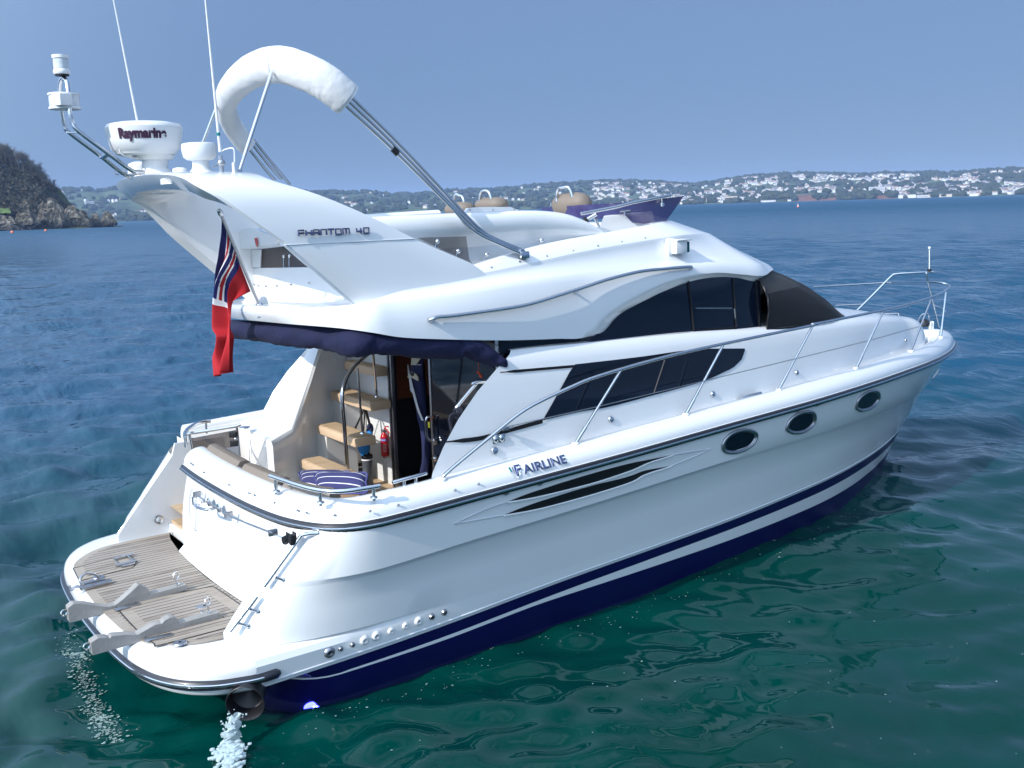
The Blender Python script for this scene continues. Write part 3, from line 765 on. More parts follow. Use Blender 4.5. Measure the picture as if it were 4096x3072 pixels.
def cab(x, t, xf):
    """deckhouse side point; t 0 base .. 1 top edge"""
    q = min(x, 10.29)
    k = max(0, min(1, (xf - x) / 1.0)) ** .5 if x > xf - 1 else 1
    yb, yt = min(ycb(min(x, 9.4)), yr(min(x, 11.2)) - .235), yct(min(x, 9.3))
    y = (yb + (yt - yb) * t) + .012 * sin(pi * min(t, 1)) - (.05 * max(0, (t - .86) / .14) ** 2)
    y = min(y, max(yr(x) - .24, 0)) * (k if x > xf - 1 else 1)
    z = zcb(x) + (zct(x) - zcb(x)) * t
    return y, z
for t in TT:
    zA = 1.52 + (2.42 - 1.52) * t
    xe = xE_z(zA) + (.10 * max(0, (t - .8) / .2) ** 2)
    row = []
    for s in CS:
        x = xe + s * (XF(t) - xe); y, z = cab(x, t, XF(t))
        row.append((x, -y, z))
    rows.append(row)
last = rows[-1]
for fy, dz in ((.93, .012), (.8, .03), (.5, .06), (0, .075)):
    rows.append([(x, y * fy, z + dz * max(0, min(1, (10.2 - x) / 1.5))) for x, y, z in last])
ch.loft(rows)
ch.add([rows[i][0] for i in range(10)] + [(rows[9 - i][0][0] + .12, rows[9 - i][0][1] + .14, rows[9 - i][0][2] - .01) for i in range(10)], [(i, i + 1, 18 - i, 19 - i) for i in range(9)])
house = ch.mirror().build('deckhouse', 'gelcoat', yacht, 38, merge=1e-4)
def ycab(x, z): 
    t = max(0, min(1, (z - zcb(x)) / (zct(x) - zcb(x)))); return cab(x, t, 10.5)[0]
def strip(b, xs, zt, zb, yf, off, mi=0, nv=4):
    rows = []
    for k in range(nv + 1):
        rows.append([(x, -(yf(x, zb(x) + (zt(x) - zb(x)) * k / nv) + off), zb(x) + (zt(x) - zb(x)) * k / nv) for x in xs])
    b.loft(rows, mi)
g = lambda P: P[1] + ycab(P[0], P[2]) + .004
def tr(pts): return [onsurf(p, g) for p in pts]
# long saloon window in the side of the deckhouse, with its pointed tails
top = tr([M6(545,1592), M6(1100,1528), M6(1600,1462), M6(2010,1455)])
bot = tr([M1(1447,262), M1(1800,182), M2(0,722), M2(400,622), M2(700,542), M2(900,482), M2(1060,412), M2(1180,342), M2(1240,262), M2(1255,205)])
ztw = spl([p[0] for p in top], [p[2] for p in top]); bs = sorted(bot, key=lambda p: p[0]); zbw = spl([p[0] for p in bs], [p[2] for p in bs])
xl0, xl1 = bot[0][0], top[0][0]
xr = min(bot[-1][0], top[-1][0])
wb = MB(); rows = []
nvv = 6
for k in range(nvv + 1):
    f = k / nvv; r = []
    for s in np.linspace(0, 1, 40):
        xa = xl0 + (xl1 - xl0) * f; x = xa + s * (xr - xa)
        z = zbw(x) + (ztw(max(x, xl1)) - zbw(x)) * f
        if x < xl1: z = zbw(x) + (ztw(xl1) - zbw(xl0)) * f * 1.0
        r.append((x, -(ycab(x, z) + .006), z))
    rows.append(r)
wb.loft(rows)
lw = wb.pair('saloon_window', 'glass_dark', yacht, smooth=40)
b = MB(); b.tube([tr([M2(555,300)])[0] + np.array((0,-.003,0)), tr([M2(460,590)])[0] + np.array((0,-.003,0))], .011, 6, sq=(1,.4)); b.build('window_mullion', 'black', lw, 0)
for (pts, w) in (((M1(612,448), M1(900,418), M1(1150,350), M1(1447,268)), .018), ((Z2(1265,1405), Z2(1450,1390), Z2(1735,1366)), .012)):
    c = curve(tr(pts), 6); b = MB()
    rr = [w * max(.35, min(1, i / 3)) for i in range(len(c))]
    b.loft([[(p[0], p[1] - .004, p[2] - r), (p[0], p[1] - .004, p[2] + r)] for p, r in zip(c, rr)])
    b.pair('window_tail', 'black', yacht, smooth=0)

# ------------------------------------------------------------------ flybridge moulding: five lines from the after centre round the starboard side to the bow centre
y0f = spl([1.3,1.5,2.5,3.5,4.5,5.5,5.85], [1.70,1.71,1.66,1.60,1.53,1.48,1.43])
z0f = spl([1.13,1.42,1.73,1.96,2.52,2.9,3.36,3.58,3.88,4.18,4.5,4.82,5.07,5.33,5.69,5.87], [2.74,2.67,2.63,2.60,2.54,2.51,2.485,2.63,2.75,2.84,2.905,2.935,2.94,2.92,2.87,2.86])
y1f = spl([1.25,2.5,3.5,4.5,5.5,5.85], [1.61,1.57,1.52,1.45,1.38,1.35])
z1f = spl([.91,1.38,2.04,2.61,3.52,4.65,4.92,5.28,5.66,5.85], [2.925,2.94,2.97,3.01,3.03,3.08,3.09,3.06,3.02,2.99])
y2f = spl([1.5,1.9,3,4,5,5.6], [1.50,1.49,1.45,1.38,1.28,1.02])
z2f = spl([1.5,1.9,2.45,2.91,3.34,4.06,4.94,5.3,5.6], [3.02,3.06,3.11,3.16,3.21,3.27,3.32,3.315,3.29])
y3f = spl([1.5,2.2,3,4,4.6,5.1], [1.42,1.42,1.36,1.28,1.2,.92])
z3f = spl([1.5,2.0,2.34,2.88,3.25,3.81,4.47,4.7,5.1], [3.02,3.10,3.17,3.27,3.32,3.37,3.43,3.45,3.45])
XS = [1.5,2.0,2.5,3.0,3.36,3.58,3.9,4.3,4.7,5.1,5.5,5.85]
L0 = [(.78,0,2.80),(.85,-.8,2.79),(.97,-1.35,2.775),(1.08,-1.60,2.755),(1.25,-1.695,2.715)] + [(x, -y0f(x), z0f(x)) for x in XS] + [(6.10,-1.31,2.885),(6.38,-1.10,2.90),(6.60,-.68,2.905),(6.70,0,2.905)]
L1 = [(.765,0,2.93),(.835,-.8,2.925),(.95,-1.3,2.925),(1.06,-1.50,2.93),(1.25,-1.61,2.936)] + [(x, -y1f(x), z1f(x)) for x in XS] + [(6.07,-1.25,2.955),(6.34,-1.05,2.95),(6.57,-.66,2.955),(6.67,0,2.955)]
X2 = [1.6,2.0,2.5,3.0,3.36,3.58,3.9,4.3,4.65,4.95,5.2,5.38]
L2 = [(1.0,0,2.945),(1.05,-.8,2.945),(1.15,-1.2,2.95),(1.25,-1.35,2.96),(1.42,-1.45,2.99)] + [(x, -y2f(x), z2f(x)) for x in X2] + [(5.55,-1.0,3.285),(5.72,-.8,3.26),(5.86,-.45,3.245),(5.92,0,3.24)]
X3 = [1.8,2.1,2.5,3.0,3.36,3.58,3.9,4.2,4.45,4.65,4.8,4.92]
L3 = [(1.55,0,2.955),(1.55,-.8,2.955),(1.57,-1.2,2.965),(1.62,-1.32,2.98),(1.7,-1.38,3.02)] + [(x, -y3f(x), z3f(x)) for x in X3] + [(5.04,-.93,3.45),(5.16,-.72,3.445),(5.26,-.4,3.44),(5.30,0,3.44)]
GA = [(p[0] + .05, p[1] * .96, p[2] + .01) for p in L0[:5]] + [(x, -(y0f(x) - .06), z0f(x) + .01) for x in XS[:4]] + [(3.55,-1.545,2.475),(3.77,-1.53,2.605),(4.08,-1.51,2.715),(4.42,-1.49,2.815),(4.74,-1.47,2.875),(5.07,-1.455,2.893),(5.47,-1.435,2.872),(5.80,-1.39,2.815)] + [(6.05,-1.28,2.85),(6.34,-1.07,2.87),(6.56,-.66,2.875),(6.66,0,2.875)]
rows_c = [curve(L, 5) for L in (GA, L0, L1, L2, L3)]
def mix(a, b, t, bulge0=0.):
    r = []
    for ci, (p, q) in enumerate(zip(a, b)):
        bulge = bulge0 * (1 - .85 * max(0, min(1, (ci - 74) / 10)))
        m = np.array(p) * (1 - t) + np.array(q) * t
        d = np.array([0, -1.0, .25]) if abs(m[1]) > .9 else np.array([1. if m[0] > 3 else -1., 0, .25])
        r.append(m + d * bulge)
    return r
ga, l0, l1, l2, l3 = rows_c
n0 = 16
fb = MB()
prof_rows = [ga, mix(ga, l0, .9), l0, mix(l0, l1, .08, .006), mix(l0, l1, .35, .022), mix(l0, l1, .65, .026), mix(l0, l1, .9, .012), l1, mix(l1, l2, .12, -.004), mix(l1, l2, .45, -.022), mix(l1, l2, .85, -.012), mix(l1, l2, .96, 0.), l2, mix(l2, l3, .1), mix(l2, l3, .9, .01), l3]
inn3 = [np.array((p[0] + (-.10 if p[0] > 4.7 else 0), p[1] * .94, p[2] - .01)) for p in l3]
dn = [np.array((p[0] + (-.14 if p[0] > 4.7 else 0), p[1] * .92, 2.96)) for p in l3]
mid = [np.array((p[0], 0, 2.955)) for p in dn]
prof_rows += [inn3, dn, mid]
fb.loft(prof_rows)
und = [np.array((p[0] + .06, p[1] * .9, max(p[2], 2.74) if p[0] < 2.4 else 2.62)) for p in ga]
fb.loft([ga, und, [np.array((p[0], 0, p[2])) for p in und]])
fb = fb.mirror()
def aft_set(p):
    w = max(0, min(1, (2.6 - p[0]) / 1.4)); w = w * w * (3 - 2 * w)
    return (p[0] + .08 * (p[1] + 1.5) * w, p[1], p[2] - .048 * (p[1] + 1.5) * w)
fb.v = [aft_set(p) for p in fb.v]
fly = fb.build('flybridge', 'gelcoat', yacht, 50, merge=1e-4)
# saloon side glazing under the arch of the moulding
yg = lambda x: y0f(min(x, 5.85)) - .055
gz = spl([2.5,3.0,3.36] + [p[0] for p in GA[9:17]], [2.53,2.50,2.485] + [p[2] for p in GA[9:17]])
b = MB(); strip(b, np.linspace(2.45, 5.86, 60), lambda x: gz(x) + .015, lambda x: zct(x) - .03, lambda x, z: yg(x) + (.03 * (2.9 - z) / .5 if x > 3.4 else -.03), .0, 0, 5)
sg = b.pair('side_glazing', 'glass_dark', yacht, smooth=40)
def glz(p): return onsurf(p, lambda P: P[1] + yg(P[0]) + .03 * (2.9 - P[2]) / .5 + .006)
for (a, c, r) in ((M6(1522,872), M6(1572,1332), .016), (M6(1908,850), M6(1938,1290), .013), (M6(2104,852), M6(2138,1285), .016)):
    b = MB(); b.tube([glz(a), glz(c)], r, 6, sq=(1, .5)); b.pair('window_mullion', 'black', sg, smooth=30)
b = MB(); b.tube([glz(M6(1590,1108)), glz(M6(1900,1108))], .007, 6); b.tube([glz(M6(1922,1112)), glz(M6(1940,1262))], .008, 6); b.build('sliding_pane_rail', 'steel_dull', sg, 30)
b = MB(); 
q = [glz(M6(1590,1300)), glz(M6(1935,1270))]
b.tube(q, .014, 6, sq=(1, .5)); b.pair('window_sill', 'black', sg, smooth=30)
# white sill inside the lower edge of the glazing: pale ledge seen through the glass
b = MB(); b.loft([[(x, -(yg(x) + .03 * (2.9 - z) / .5 + .004), z) for x in np.linspace(3.75, 5.8, 20)] for z in (2.425, 2.455)])
b = MB()
# windscreen and its white frame
WB = [(5.86,-1.47,2.315),(6.4,-1.43,2.30),(7.0,-1.33,2.285),(7.4,-1.20,2.275),(7.72,-.98,2.27),(7.95,-.68,2.27),(8.10,-.35,2.275),(8.15,0,2.28)]
WT = [(5.82,-1.39,2.83),(6.0,-1.31,2.86),(6.18,-1.20,2.875),(6.34,-1.06,2.88),(6.46,-.88,2.885),(6.56,-.64,2.89),(6.63,-.35,2.89),(6.66,0,2.89)]
wbc, wtc = curve(WB, 5), curve(WT, 5)
def screen_rows(off, ts):
    rows = []
    for t in ts:
        r = []
        for p, q in zip(wbc, wtc):
            m = p * (1 - t) + q * t
            n = np.array([.45 if m[0] > 6.2 else .1, m[1] * .55, .55]); n /= np.linalg.norm(n)
            r.append(m + n * (off + .07 * sin(pi * t)))
        rows.append(r)
    return rows
b = MB(); b.loft(screen_rows(0, np.linspace(0, 1, 9)), lambda i, j: 0 if i < 5 else 1)
b.mirror().build('windscreen', ['glass_dark', 'gelcoat'], yacht, 40, merge=1e-4)

# ------------------------------------------------------------------ radar arch
AR = [((1.40,-1.51,2.73),(2.48,-1.485,3.02)),((1.18,-1.505,2.925),(2.30,-1.475,3.165)),((.92,-1.50,3.165),(2.03,-1.465,3.285)),((.655,-1.49,3.405),(1.755,-1.455,3.405)),((.43,-1.475,3.575),(1.36,-1.435,3.60)),((.22,-1.445,3.735),(.97,-1.39,3.765)),
      ((.07,-1.38,3.835),(.68,-1.29,3.865)),((.01,-1.24,3.895),(.60,-1.10,3.925)),((-.02,-.95,3.925),(.57,-.85,3.945)),((-.045,-.5,3.94),(.56,-.5,3.96)),((-.05,0,3.945),(.56,0,3.965))]
full = AR + [((a[0], -a[1], a[2]), (f[0], -f[1], f[2])) for a, f in AR[:-1][::-1]]
_sk = lambda p: (p[0] + .075 * (p[1] + 1.45) * min(1, max(.35, (p[2] - 3.2) / .5)), p[1], p[2] + .012 * (p[1] + 1.45))
full = [(_sk(a), _sk(f)) for a, f in full]
A_ = curve([a for a, f in full], 5); F_ = curve([f for a, f in full], 5)
cen = np.array([.9, 0, 3.2])
def arch_rows(t0, t1, d, n=8, ea=0., ef=0.):
    rows = []
    for i in range(t0, t1):
        a, f = A_[i], F_[i]
        T = (A_[min(i+1, len(A_)-1)] - A_[max(i-1, 0)]); C = f - a
        n_ = np.cross(T, C); n_ /= np.linalg.norm(n_)
        if n_ @ (np.array([0, a[1] * 2, (a[2] - 2.9) * 2 + .01]) ) < 0: n_ = -n_
        rows.append((a, f, n_))
    return rows
ab = MB(); rows = []
for a, f, n_ in arch_rows(0, len(A_), .1):
    C = (f - a); L = np.linalg.norm(C); C = C / L
    k = .12
    r = [a + C * .0, a + C * .02 + n_ * .012, a + C * .25 * L + n_ * .016, a + C * .7 * L + n_ * .012, f - C * .02 + n_ * .004, f, f - C * .03 - n_ * .05, a + C * .6 * L - n_ * k * .9, a + C * .13 - n_ * k, a + C * .085 - n_ * (k - .01)]
    rows.append(r)
ab.loft(rows, close_u=True, cap0=True, cap1=True)
arch = ab.build('radar_arch', 'gelcoat', yacht, 40)
NP = len(A_)
# joint line across the starboard leg
b = MB(); b.tube([A_[15] + np.array((.0, -.012, .0)), A_[15]*.5 + F_[15]*.5 + np.array((0, -.0155, 0)), F_[15] + np.array((0, -.006, 0))], .005, 5); b.build('arch_seam', 'gelcoat_grey', arch, 0)
b = MB(); b.tube([A_[i] + np.array((-.005, -.006, 0)) for i in range(5, 16)], .009, 6); b.build('arch_edge_trim', 'gelcoat_grey', arch, 30)
# ================================================================== fittings on the hull and deck
gh = lambda P: P[1] + Yh(P[0], P[2]) + (.018 if P[2] > k_up(P[0]) - .02 else 0)
def hp_(p, off=.004):
    q = onsurf(p, gh); return hs(q[0], q[2], off)
def hstrip(name, top, bot, m, parent, off=.004, nv=4, n=40):
    T = [onsurf(p, gh) for p in top]; B = [onsurf(p, gh) for p in bot]
    T.sort(key=lambda p: p[0]); B.sort(key=lambda p: p[0])
    x0, x1 = max(T[0][0], B[0][0]), min(T[-1][0], B[-1][0])
    ft = spl([p[0] for p in T], [p[2] for p in T]); fb_ = spl([p[0] for p in B], [p[2] for p in B])
    b = MB(); rows = []
    for k in range(nv + 1):
        rows.append([hs(x, fb_(x) + (ft(x) - fb_(x)) * k / nv, off) for x in np.linspace(x0, x1, n)])
    b.loft(rows); o = b.build(name, m, parent, 30); return o, T, B
for top, bot in (([M1(1138,966), M1(1300,902), M1(1500,835), M1(1800,742), M1(2212,630), M2(400,1166), M2(625,1121)], [M1(1138,966), M1(1300,940), M1(1500,898), M1(1900,796), M1(2212,692), M2(420,1186), M2(625,1122)]),
                 ([M1(1108,1079), M1(1300,1003), M1(1600,905), M1(1900,818), M1(2212,738), M2(380,1258), M2(612,1216)], [M1(1108,1080), M1(1300,1047), M1(1500,1003), M1(1900,893), M1(2212,792), M2(380,1292), M2(612,1217)])):
    v, T, B = hstrip('hull_vent', top, bot, 'black', yacht)
    b = MB(); b.tube([hs(p[0], p[2] - .004, .008) for p in curve([np.array(q) for q in B], 5)], .008, 6); b.build('vent_lip', 'gelcoat', v, 40)
b = MB(); b.tube([hp_(p) for p in (M1(1138,964), M1(950,1030), M1(712,1140), M1(706,1150), M1(900,1117), M1(1108,1079))], .005, 6, smooth=3); b.build('vent_moulding', 'gelcoat_grey', yacht, 40)
b = MB(); b.tube([hp_(p) for p in (M2(625,1120), M2(780,1095), M2(930,1073), M2(936,1078), M2(800,1140), M2(612,1218))], .005, 6, smooth=3); b.build('vent_moulding', 'gelcoat_grey', yacht, 40)
for loop in ([M2(1055,1048), M2(1080,985), M2(1150,928), M2(1258,903), M2(1342,928), M2(1345,985), M2(1280,1058), M2(1170,1101), M2(1078,1092)],
             [M2(1609,885), M2(1640,818), M2(1730,757), M2(1826,749), M2(1857,787), M2(1842,857), M2(1762,918), M2(1672,931), M2(1618,908)],
             [M3(759,1434), M3(782,1372), M3(850,1316), M3(920,1301), M3(957,1325), M3(950,1384), M3(890,1448), M3(812,1472), M3(766,1457)]):
    q = [onsurf(p, gh) for p in loop]; q = curve(q, 4, True); c = np.mean(q, 0)
    b = MB(); P = [hs(c[0], c[2], .003)] + [hs(p[0], p[2], .003) for p in q]; k = len(q)
    b.add(P, [(0, 1 + i, 1 + (i + 1) % k) for i in range(k)]); ph = b.build('porthole', 'glass_dark', yacht, 60)
    b = MB(); b.tube([hs(p[0], p[2], .006) for p in q], .015, 8, closed=True); b.tube([hs(c[0] + (p[0]-c[0])*.9, c[2] + (p[2]-c[2])*.9, .004) for p in q], .010, 8, closed=True); b.build('porthole_rim', 'steel_dull', ph, 60)
for p in (M1(1130,882), M1(1421,801), M2(1700,735), M2(1876,681)):
    q = onsurf(p, gh); c = hs(q[0], q[2], .008); b = MB(); b.box(c, (.042, .014, .042), bev=.005); b.build('scupper_flap', 'steel_dull', yacht, 30)
for (u, v, r, m) in ((253,885,.046,'steel_dull'),(347,850,.021,'steel_dull'),(450,815,.021,'steel_dull'),(553,777,.040,'plastic_white'),(655,740,.039,'plastic_white'),(780,697,.028,'plastic_white'),(905,652,.028,'plastic_white'),(1020,612,.037,'plastic_white'),(1135,574,.028,'steel_dull'),(1243,536,.028,'steel_dull')):
    q = onsurf(M4(u, v), gh); c = hs(q[0], q[2], 0); n = hs(q[0], q[2], 1.) - c
    b = MB(); b.lathe([(r, -.004), (r * .96, .008), (r * .72, .020), (r * .5, .022), (r * .42, .006)], c, n, 20); b.lathe([(r * .42, .004), (r * .38, .006)], c, n, 12, 1)
    b.build('hull_outlet', [m, 'black' if m != 'plastic_white' else 'gelcoat_grey'], yacht, 40)
# exhaust mouth and underwater lights at the stern
q = onsurf((980, 2813), gh); c = np.array((.56, -1.80, .13))
ec = ay((982, 2812), -1.93); b = MB()
en = np.array((-.52, -.83, -.12)); en /= np.linalg.norm(en)
b.lathe([(.115, -.45), (.125, .0), (.138, .06), (.134, .064), (.122, .05), (.11, -.05), (.02, -.12)], ec - en * .05, en, 28, cap=False); b.build('exhaust_outlet', 'black', yacht, 40)
for px, yy in (((1252, 2832), -1.76), ):
    c = ay(px, yy); n = np.array((-.1, -1, -.15)); b = MB(); b.lathe([(.062, -.03), (.062, .012), (.05, .016)], c, n, 20); lp = b.build('underwater_light', 'led_blue', yacht, 40)
    b = MB()
    for dx, dz in ((0, .012), (.02, .004), (-.022, -.012), (.004, -.018)): b.sphere(c + np.array((dx, -.018, dz)), .011, 5)
    b.build('light_diode', 'led_white', lp, 40)
    L = bpy.data.lights.new('underwater_glow', 'POINT'); L.energy = 3; L.color = (.03, .05, 1); L.shadow_soft_size = .05
    lo = bpy.data.objects.new('underwater_glow', L); COL.objects.link(lo); lo.location = c + np.array((0, -.16, .0)); lo.parent = yacht
c = ax((632, 2835), .28); b = MB(); b.lathe([(.06, -.03), (.06, .012), (.045, .018)], c, (-1, 0, -.1), 18); b.build('underwater_light', 'led_blue', yacht, 40)

# gunwale point: x station and distance up the moulding from the rub rail
_gl = [0]
for i in range(2, len(GPROF)): _gl.append(_gl[-1] + math.dist(GPROF[i], GPROF[i-1]))
def gpt(x, s, off=0.):
    s = max(0, min(s, _gl[-1] - 1e-4)); i = max(k for k in range(len(_gl)) if _gl[k] <= s); i = min(i, len(_gl) - 2)
    a, b = np.array(GPROF[i+1]), np.array(GPROF[i+2]); t = (s - _gl[i]) / (_gl[i+1] - _gl[i]); d, h = a + (b - a) * t
    e = 1e-3; sl = (yr(x + e) - yr(x - e)) / (2*e); n = np.array([-sl, 1.0]); n /= np.linalg.norm(n)
    tg = (b - a) / np.linalg.norm(b - a); nn = (-tg[1], tg[0])          # (outboard is -d)
    off = off + .006 if off else 0
    dd, hh = d - abs(tg[1]) * off, h + tg[0] * off
    return np.array([x - n[0] * dd, -(yr(x) - n[1] * dd), zr(x) + hh])
def gfind(p):
    """station x and girth s on the gunwale for a photo pixel"""
    best = None
    for s in np.linspace(.02, .26, 25):
        q = onsurf(p, lambda P: P[2] - gpt(P[0], s)[2]); r = gpt(q[0], s); e = abs(q[1] - r[1])
        if best is None or e < best[0]: best = (e, q[0], s)
    return best[1], best[2]
def put_text(name, txt, fn, w, h, m, parent, depth=.003, bold=.0, u0=0., sp=1.):
    v, f = text_mesh(txt, 1., .5, bold)
    V = np.array(v); mn, mx_ = V.min(0), V.max(0)
    b = MB(); b.add([fn(u0 + (p[0] - mn[0]) / (mx_[0] - mn[0]) * w, (p[1] - mn[1]) / (mx_[1] - mn[1]) * h, (p[2] + .5) * depth) for p in V], f)
    return b.build(name, m, parent, 0, merge=1e-6)
(xa, sa), (xb, sb_) = gfind(M1(1240, 690)), gfind(M1(1640, 592))
xF, _ = gfind(M1(1205, 695))
W_ = xb - xF
gfn = lambda u, v, d: gpt(xF + u, .072 + v, d + .0005)
put_text('lettering', 'F', gfn, W_ * .115, .092, 'letter_navy', gunwale, .004, .012)
put_text('lettering', 'AIRLINE', gfn, W_ * .85, .074, 'letter_navy', gunwale, .004, .012, u0=W_ * .15)
xs_, _ = gfind(M1(1112, 650)); sw = .115
def shield(name, fn, sw, sh, m):
    o = [(0, 1), (.5, .97), (1, 1), (1, .6), (.86, .25), (.55, 0), (.3, .22), (.1, .55)]
    b = MB(); b.add([fn(u * sw, v * sh, .003) for u, v in o] , [tuple(range(8))]); e = b.build(name, m[0], gunwale if name == 'emblem' else fly, 0)
    for k, mm in ((.1, m[1]), (.38, m[2]), (.62, m[2]), (.84, m[2])):
        wv = .16 if k == .1 else .07
        b = MB(); lo = .55 if k == .1 else .3
        b.add([fn(k * sw, .95 * sh, .005), fn((k + wv) * sw, .95 * sh, .005), fn((k + wv * .9) * sw, lo * sh, .005), fn((k + .02) * sw, (lo + .06) * sh, .005)], [(0, 1, 2, 3)]); b.build('emblem_bar', mm, e, 0)
shield('emblem', lambda u, v, d: gpt(xs_ + u, .05 + v, d), sw, .112, ['plastic_white', 'teal', 'letter_navy'])

# guard rail: stanchions on moulded pads, tube rail, wire
bases = [M1(578,770), M1(1735,465), M2(745,775), M2(1550,562), M3(758,1105), M3(1248,958), M3(1515,840)]
BP = []
for p in bases:
    x, s = gfind(p); BP.append(gpt(x, s))
RAIL = [(M1(640,700), -1.90), (M1(1000,402), -1.90), (M1(1300,170), -1.90), (M1(1640,0), -1.90), (M2(0,438), -1.89), (M2(600,268), -1.87), (M2(1070,163), -1.84), (M2(1840,3), -1.72), (M3(385,728), -1.72), (M3(500,708), -1.68), (M3(1000,606), -1.42), (M3(1250,545), -1.18), (M3(1420,490), -.90), (M3(1520,445), -.50), (M3(1565,410), -.20), (M3(1562,388), .0), (M3(1500,370), .12), (M3(1380,359), .20)]
rp3 = [ay(p, y) for p, y in RAIL]
b = MB(); b.tube([BP[0] + (rp3[0] - BP[0]) * .04] + rp3, .0155, 10, smooth=5); rail = b.build('guard_rail', 'steel', yacht, 50)
TOPS = [None, M2(188,385), M2(1072,168), M2(1842,8), M3(1000,612), M3(1418,498), M3(1550,440)]
for i, p in enumerate(TOPS):
    b = MB(); b.lathe([(.036, -.03), (.034, .006), (.026, .014), (.020, .016)], BP[i], (0.1, 0, 1), 14); b.build('stanchion_pad', 'gelcoat', rail, 40)
    if p is None: continue
    yt = min(rp3, key=lambda q: np.linalg.norm(np.array(proj_(q)) - np.array(p)))[1] if False else None
    cand = curve(rp3, 12); d = [np.linalg.norm(np.cross(ray(p) / np.linalg.norm(ray(p)), q - CAM)) for q in cand]; t = cand[int(np.argmin(d))]
    b = MB(); b.tube([BP[i], BP[i] + (t - BP[i]) * .22], .0165, 10); b.tube([BP[i] + (t - BP[i]) * .2, t], .0125, 10); b.build('stanchion', 'steel', rail, 50)
b = MB(); wr = [(M1(1110,325), -1.80), (M1(1930,142), -1.87), (M2(905,482), -1.86), (M2(1690,292), -1.76), (M3(240,1027), -1.75), (M3(880,868), -1.40), (M3(1340,738), -.9), (M3(1538,628), -.35)]
b.tube([ay(p, y) for p, y in wr], .004, 6); b.build('guard_wire', 'steel_dull', rail, 30)
b = MB(); b.box(ay(M1(1125,335), -1.79), (.07, .03, .03), bev=.008); b.tube([ay(M1(1040,365), -1.72), ay(M1(1195,318), -1.80)], .007, 6); b.build('wire_anchor', 'steel_dull', rail, 30)
# bow: pulpit post, high boarding bow, port rail and wire
b = MB(); b.tube([ay(M3(1380,359), .20), ay(M3(1410,470), .18), ay(M3(1480,757), .10)], .0125, 8); b.build('pulpit_post', 'steel', rail, 50)
b = MB(); b.tube([ay(M3(722,655), 1.0), ay(M3(900,480), .9), ay(M3(1060,318), .78), ay(M3(1110,294), .72), ay(M3(1250,284), .45), ay(M3(1440,275), .02)], .0155, 10, smooth=5); b.build('bow_rail', 'steel', rail, 50)
b = MB(); b.tube([ay(M3(1368,285), .15), ay(M3(1382,359), .2)], .0125, 8); b.build('pulpit_post', 'steel', rail, 50)
b = MB(); b.tube([ay(M3(390,405), 1.45), ay(M3(1000,370), 1.12), ay(M3(1035,366), 1.08)], .013, 8); b.build('port_rail', 'steel', rail, 50)
b = MB(); b.tube([ay(M3(580,566), 1.4), ay(M3(815,556), 1.2)], .012, 8); b.build('port_rail', 'steel', rail, 50)
b = MB(); b.tube([ay(M3(1035,366), 1.08), ay(M3(1375,363), .22)], .0055, 6); b.box(ay(M3(1060,368), 1.0), (.06, .05, .02), bev=.005); b.build('gate_wire', 'steel_dull', rail, 30)
b = MB(); b.tube([ay(M3(1428,562), .18), ay(M3(1500,590), -.05), ay(M3(1530,615), -.28)], .0105, 8, smooth=4); b.build('pulpit_rail', 'steel', rail, 50)
b = MB(); p0, p1 = ay(M3(1394,262), .12), ay(M3(1395,68), .12); b.tube([p0, p1], .007, 8); b.sphere(p1, .02, 6); b.lathe([(.03, -.02), (.03, .02)], p0, n=10, mi=1); b.build('bow_staff', ['plastic_white', 'black'], rail, 50)
# foredeck: handrail, windlass, cleats, anchor
b = MB(); b.tube([ay(M3(700,640), .45), ay(M3(660,628), .5), ay(M3(980,632), .4), ay(M3(1125,630), .35), ay(M3(1132,660), .35)], .013, 8); b.tube([ay(M3(955,632), .42), ay(M3(950,662), .42)], .013, 8); b.build('foredeck_rail', 'steel', yacht, 50)
c = ay(M3(1350,700), .15)
b = MB(); b.lathe([(.06, 0), (.07, .05), (.055, .09), (.03, .11)], c - np.array((0, 0, .08)), n=14); b.tube([c + np.array((-.08, .05, .0)), c + np.array((-.06, 0, .1)), c + np.array((.02, -.05, .1)), c + np.array((.04, -.06, -.04))], .009, 6, smooth=4, mi=1); b.build('windlass', ['black', 'steel'], yacht, 40)
for px in (M3(1400,725), M3(1420,728)):
    c = ay(px, .1); b = MB(); b.lathe([(.026, -.07), (.022, -.02), (.026, .03), (.016, .045)], c, n=12); b.build('bow_bollard', 'plastic_white', yacht, 40)
b = MB(); b.box(ay(M3(720,690), -.2) + np.array((0, 0, .0)), (.22, .12, .03), bev=.01); b.build('deck_hatch_hinge', 'steel_dull', yacht, 30)
b = MB(); p0, p1 = ay(M3(1470,1075), -.10), ay(M3(1408,1195), -.14)
b.tube([p0, (p0 + p1)/2 + np.array((.02, 0, 0)), p1], [.02, .045, .03], 10, mi=0); b.tube([p0 + np.array((-.05, -.02, 0)), p1 + np.array((-.03, -.02, 0))], .012, 8, mi=1); b.build('anchor', ['plastic_white', 'black'], yacht, 40)
# deck wash outlets and studs on the deckhouse side
gc = lambda P: P[1] + ycab(P[0], P[2])
for p, r in ((M1(1031,523), .034), (M1(2035,253), .03), (M2(92,816), .03), (M2(973,597), .03), (M2(1697,412), .028), (M3(245,1147), .026), (M3(1186,866), .02)):
    q = onsurf(p, gc); b = MB(); b.lathe([(r, -.01), (r, .008), (r * .8, .016), (r*.2, .018)], q, (0, -1, .12), 16); b.build('deck_fitting', 'steel', yacht, 40)
for u in (1040, 1092):
    q = onsurf(M1(u, 425 - (u - 1040) * .2), gc); b = MB(); b.box(q, (.062, .02, .075), bev=.008); b.sphere(q + np.array((0, -.008, 0)), (.026, .014, .034), 6); b.build('filler_cap', 'steel', yacht, 50)
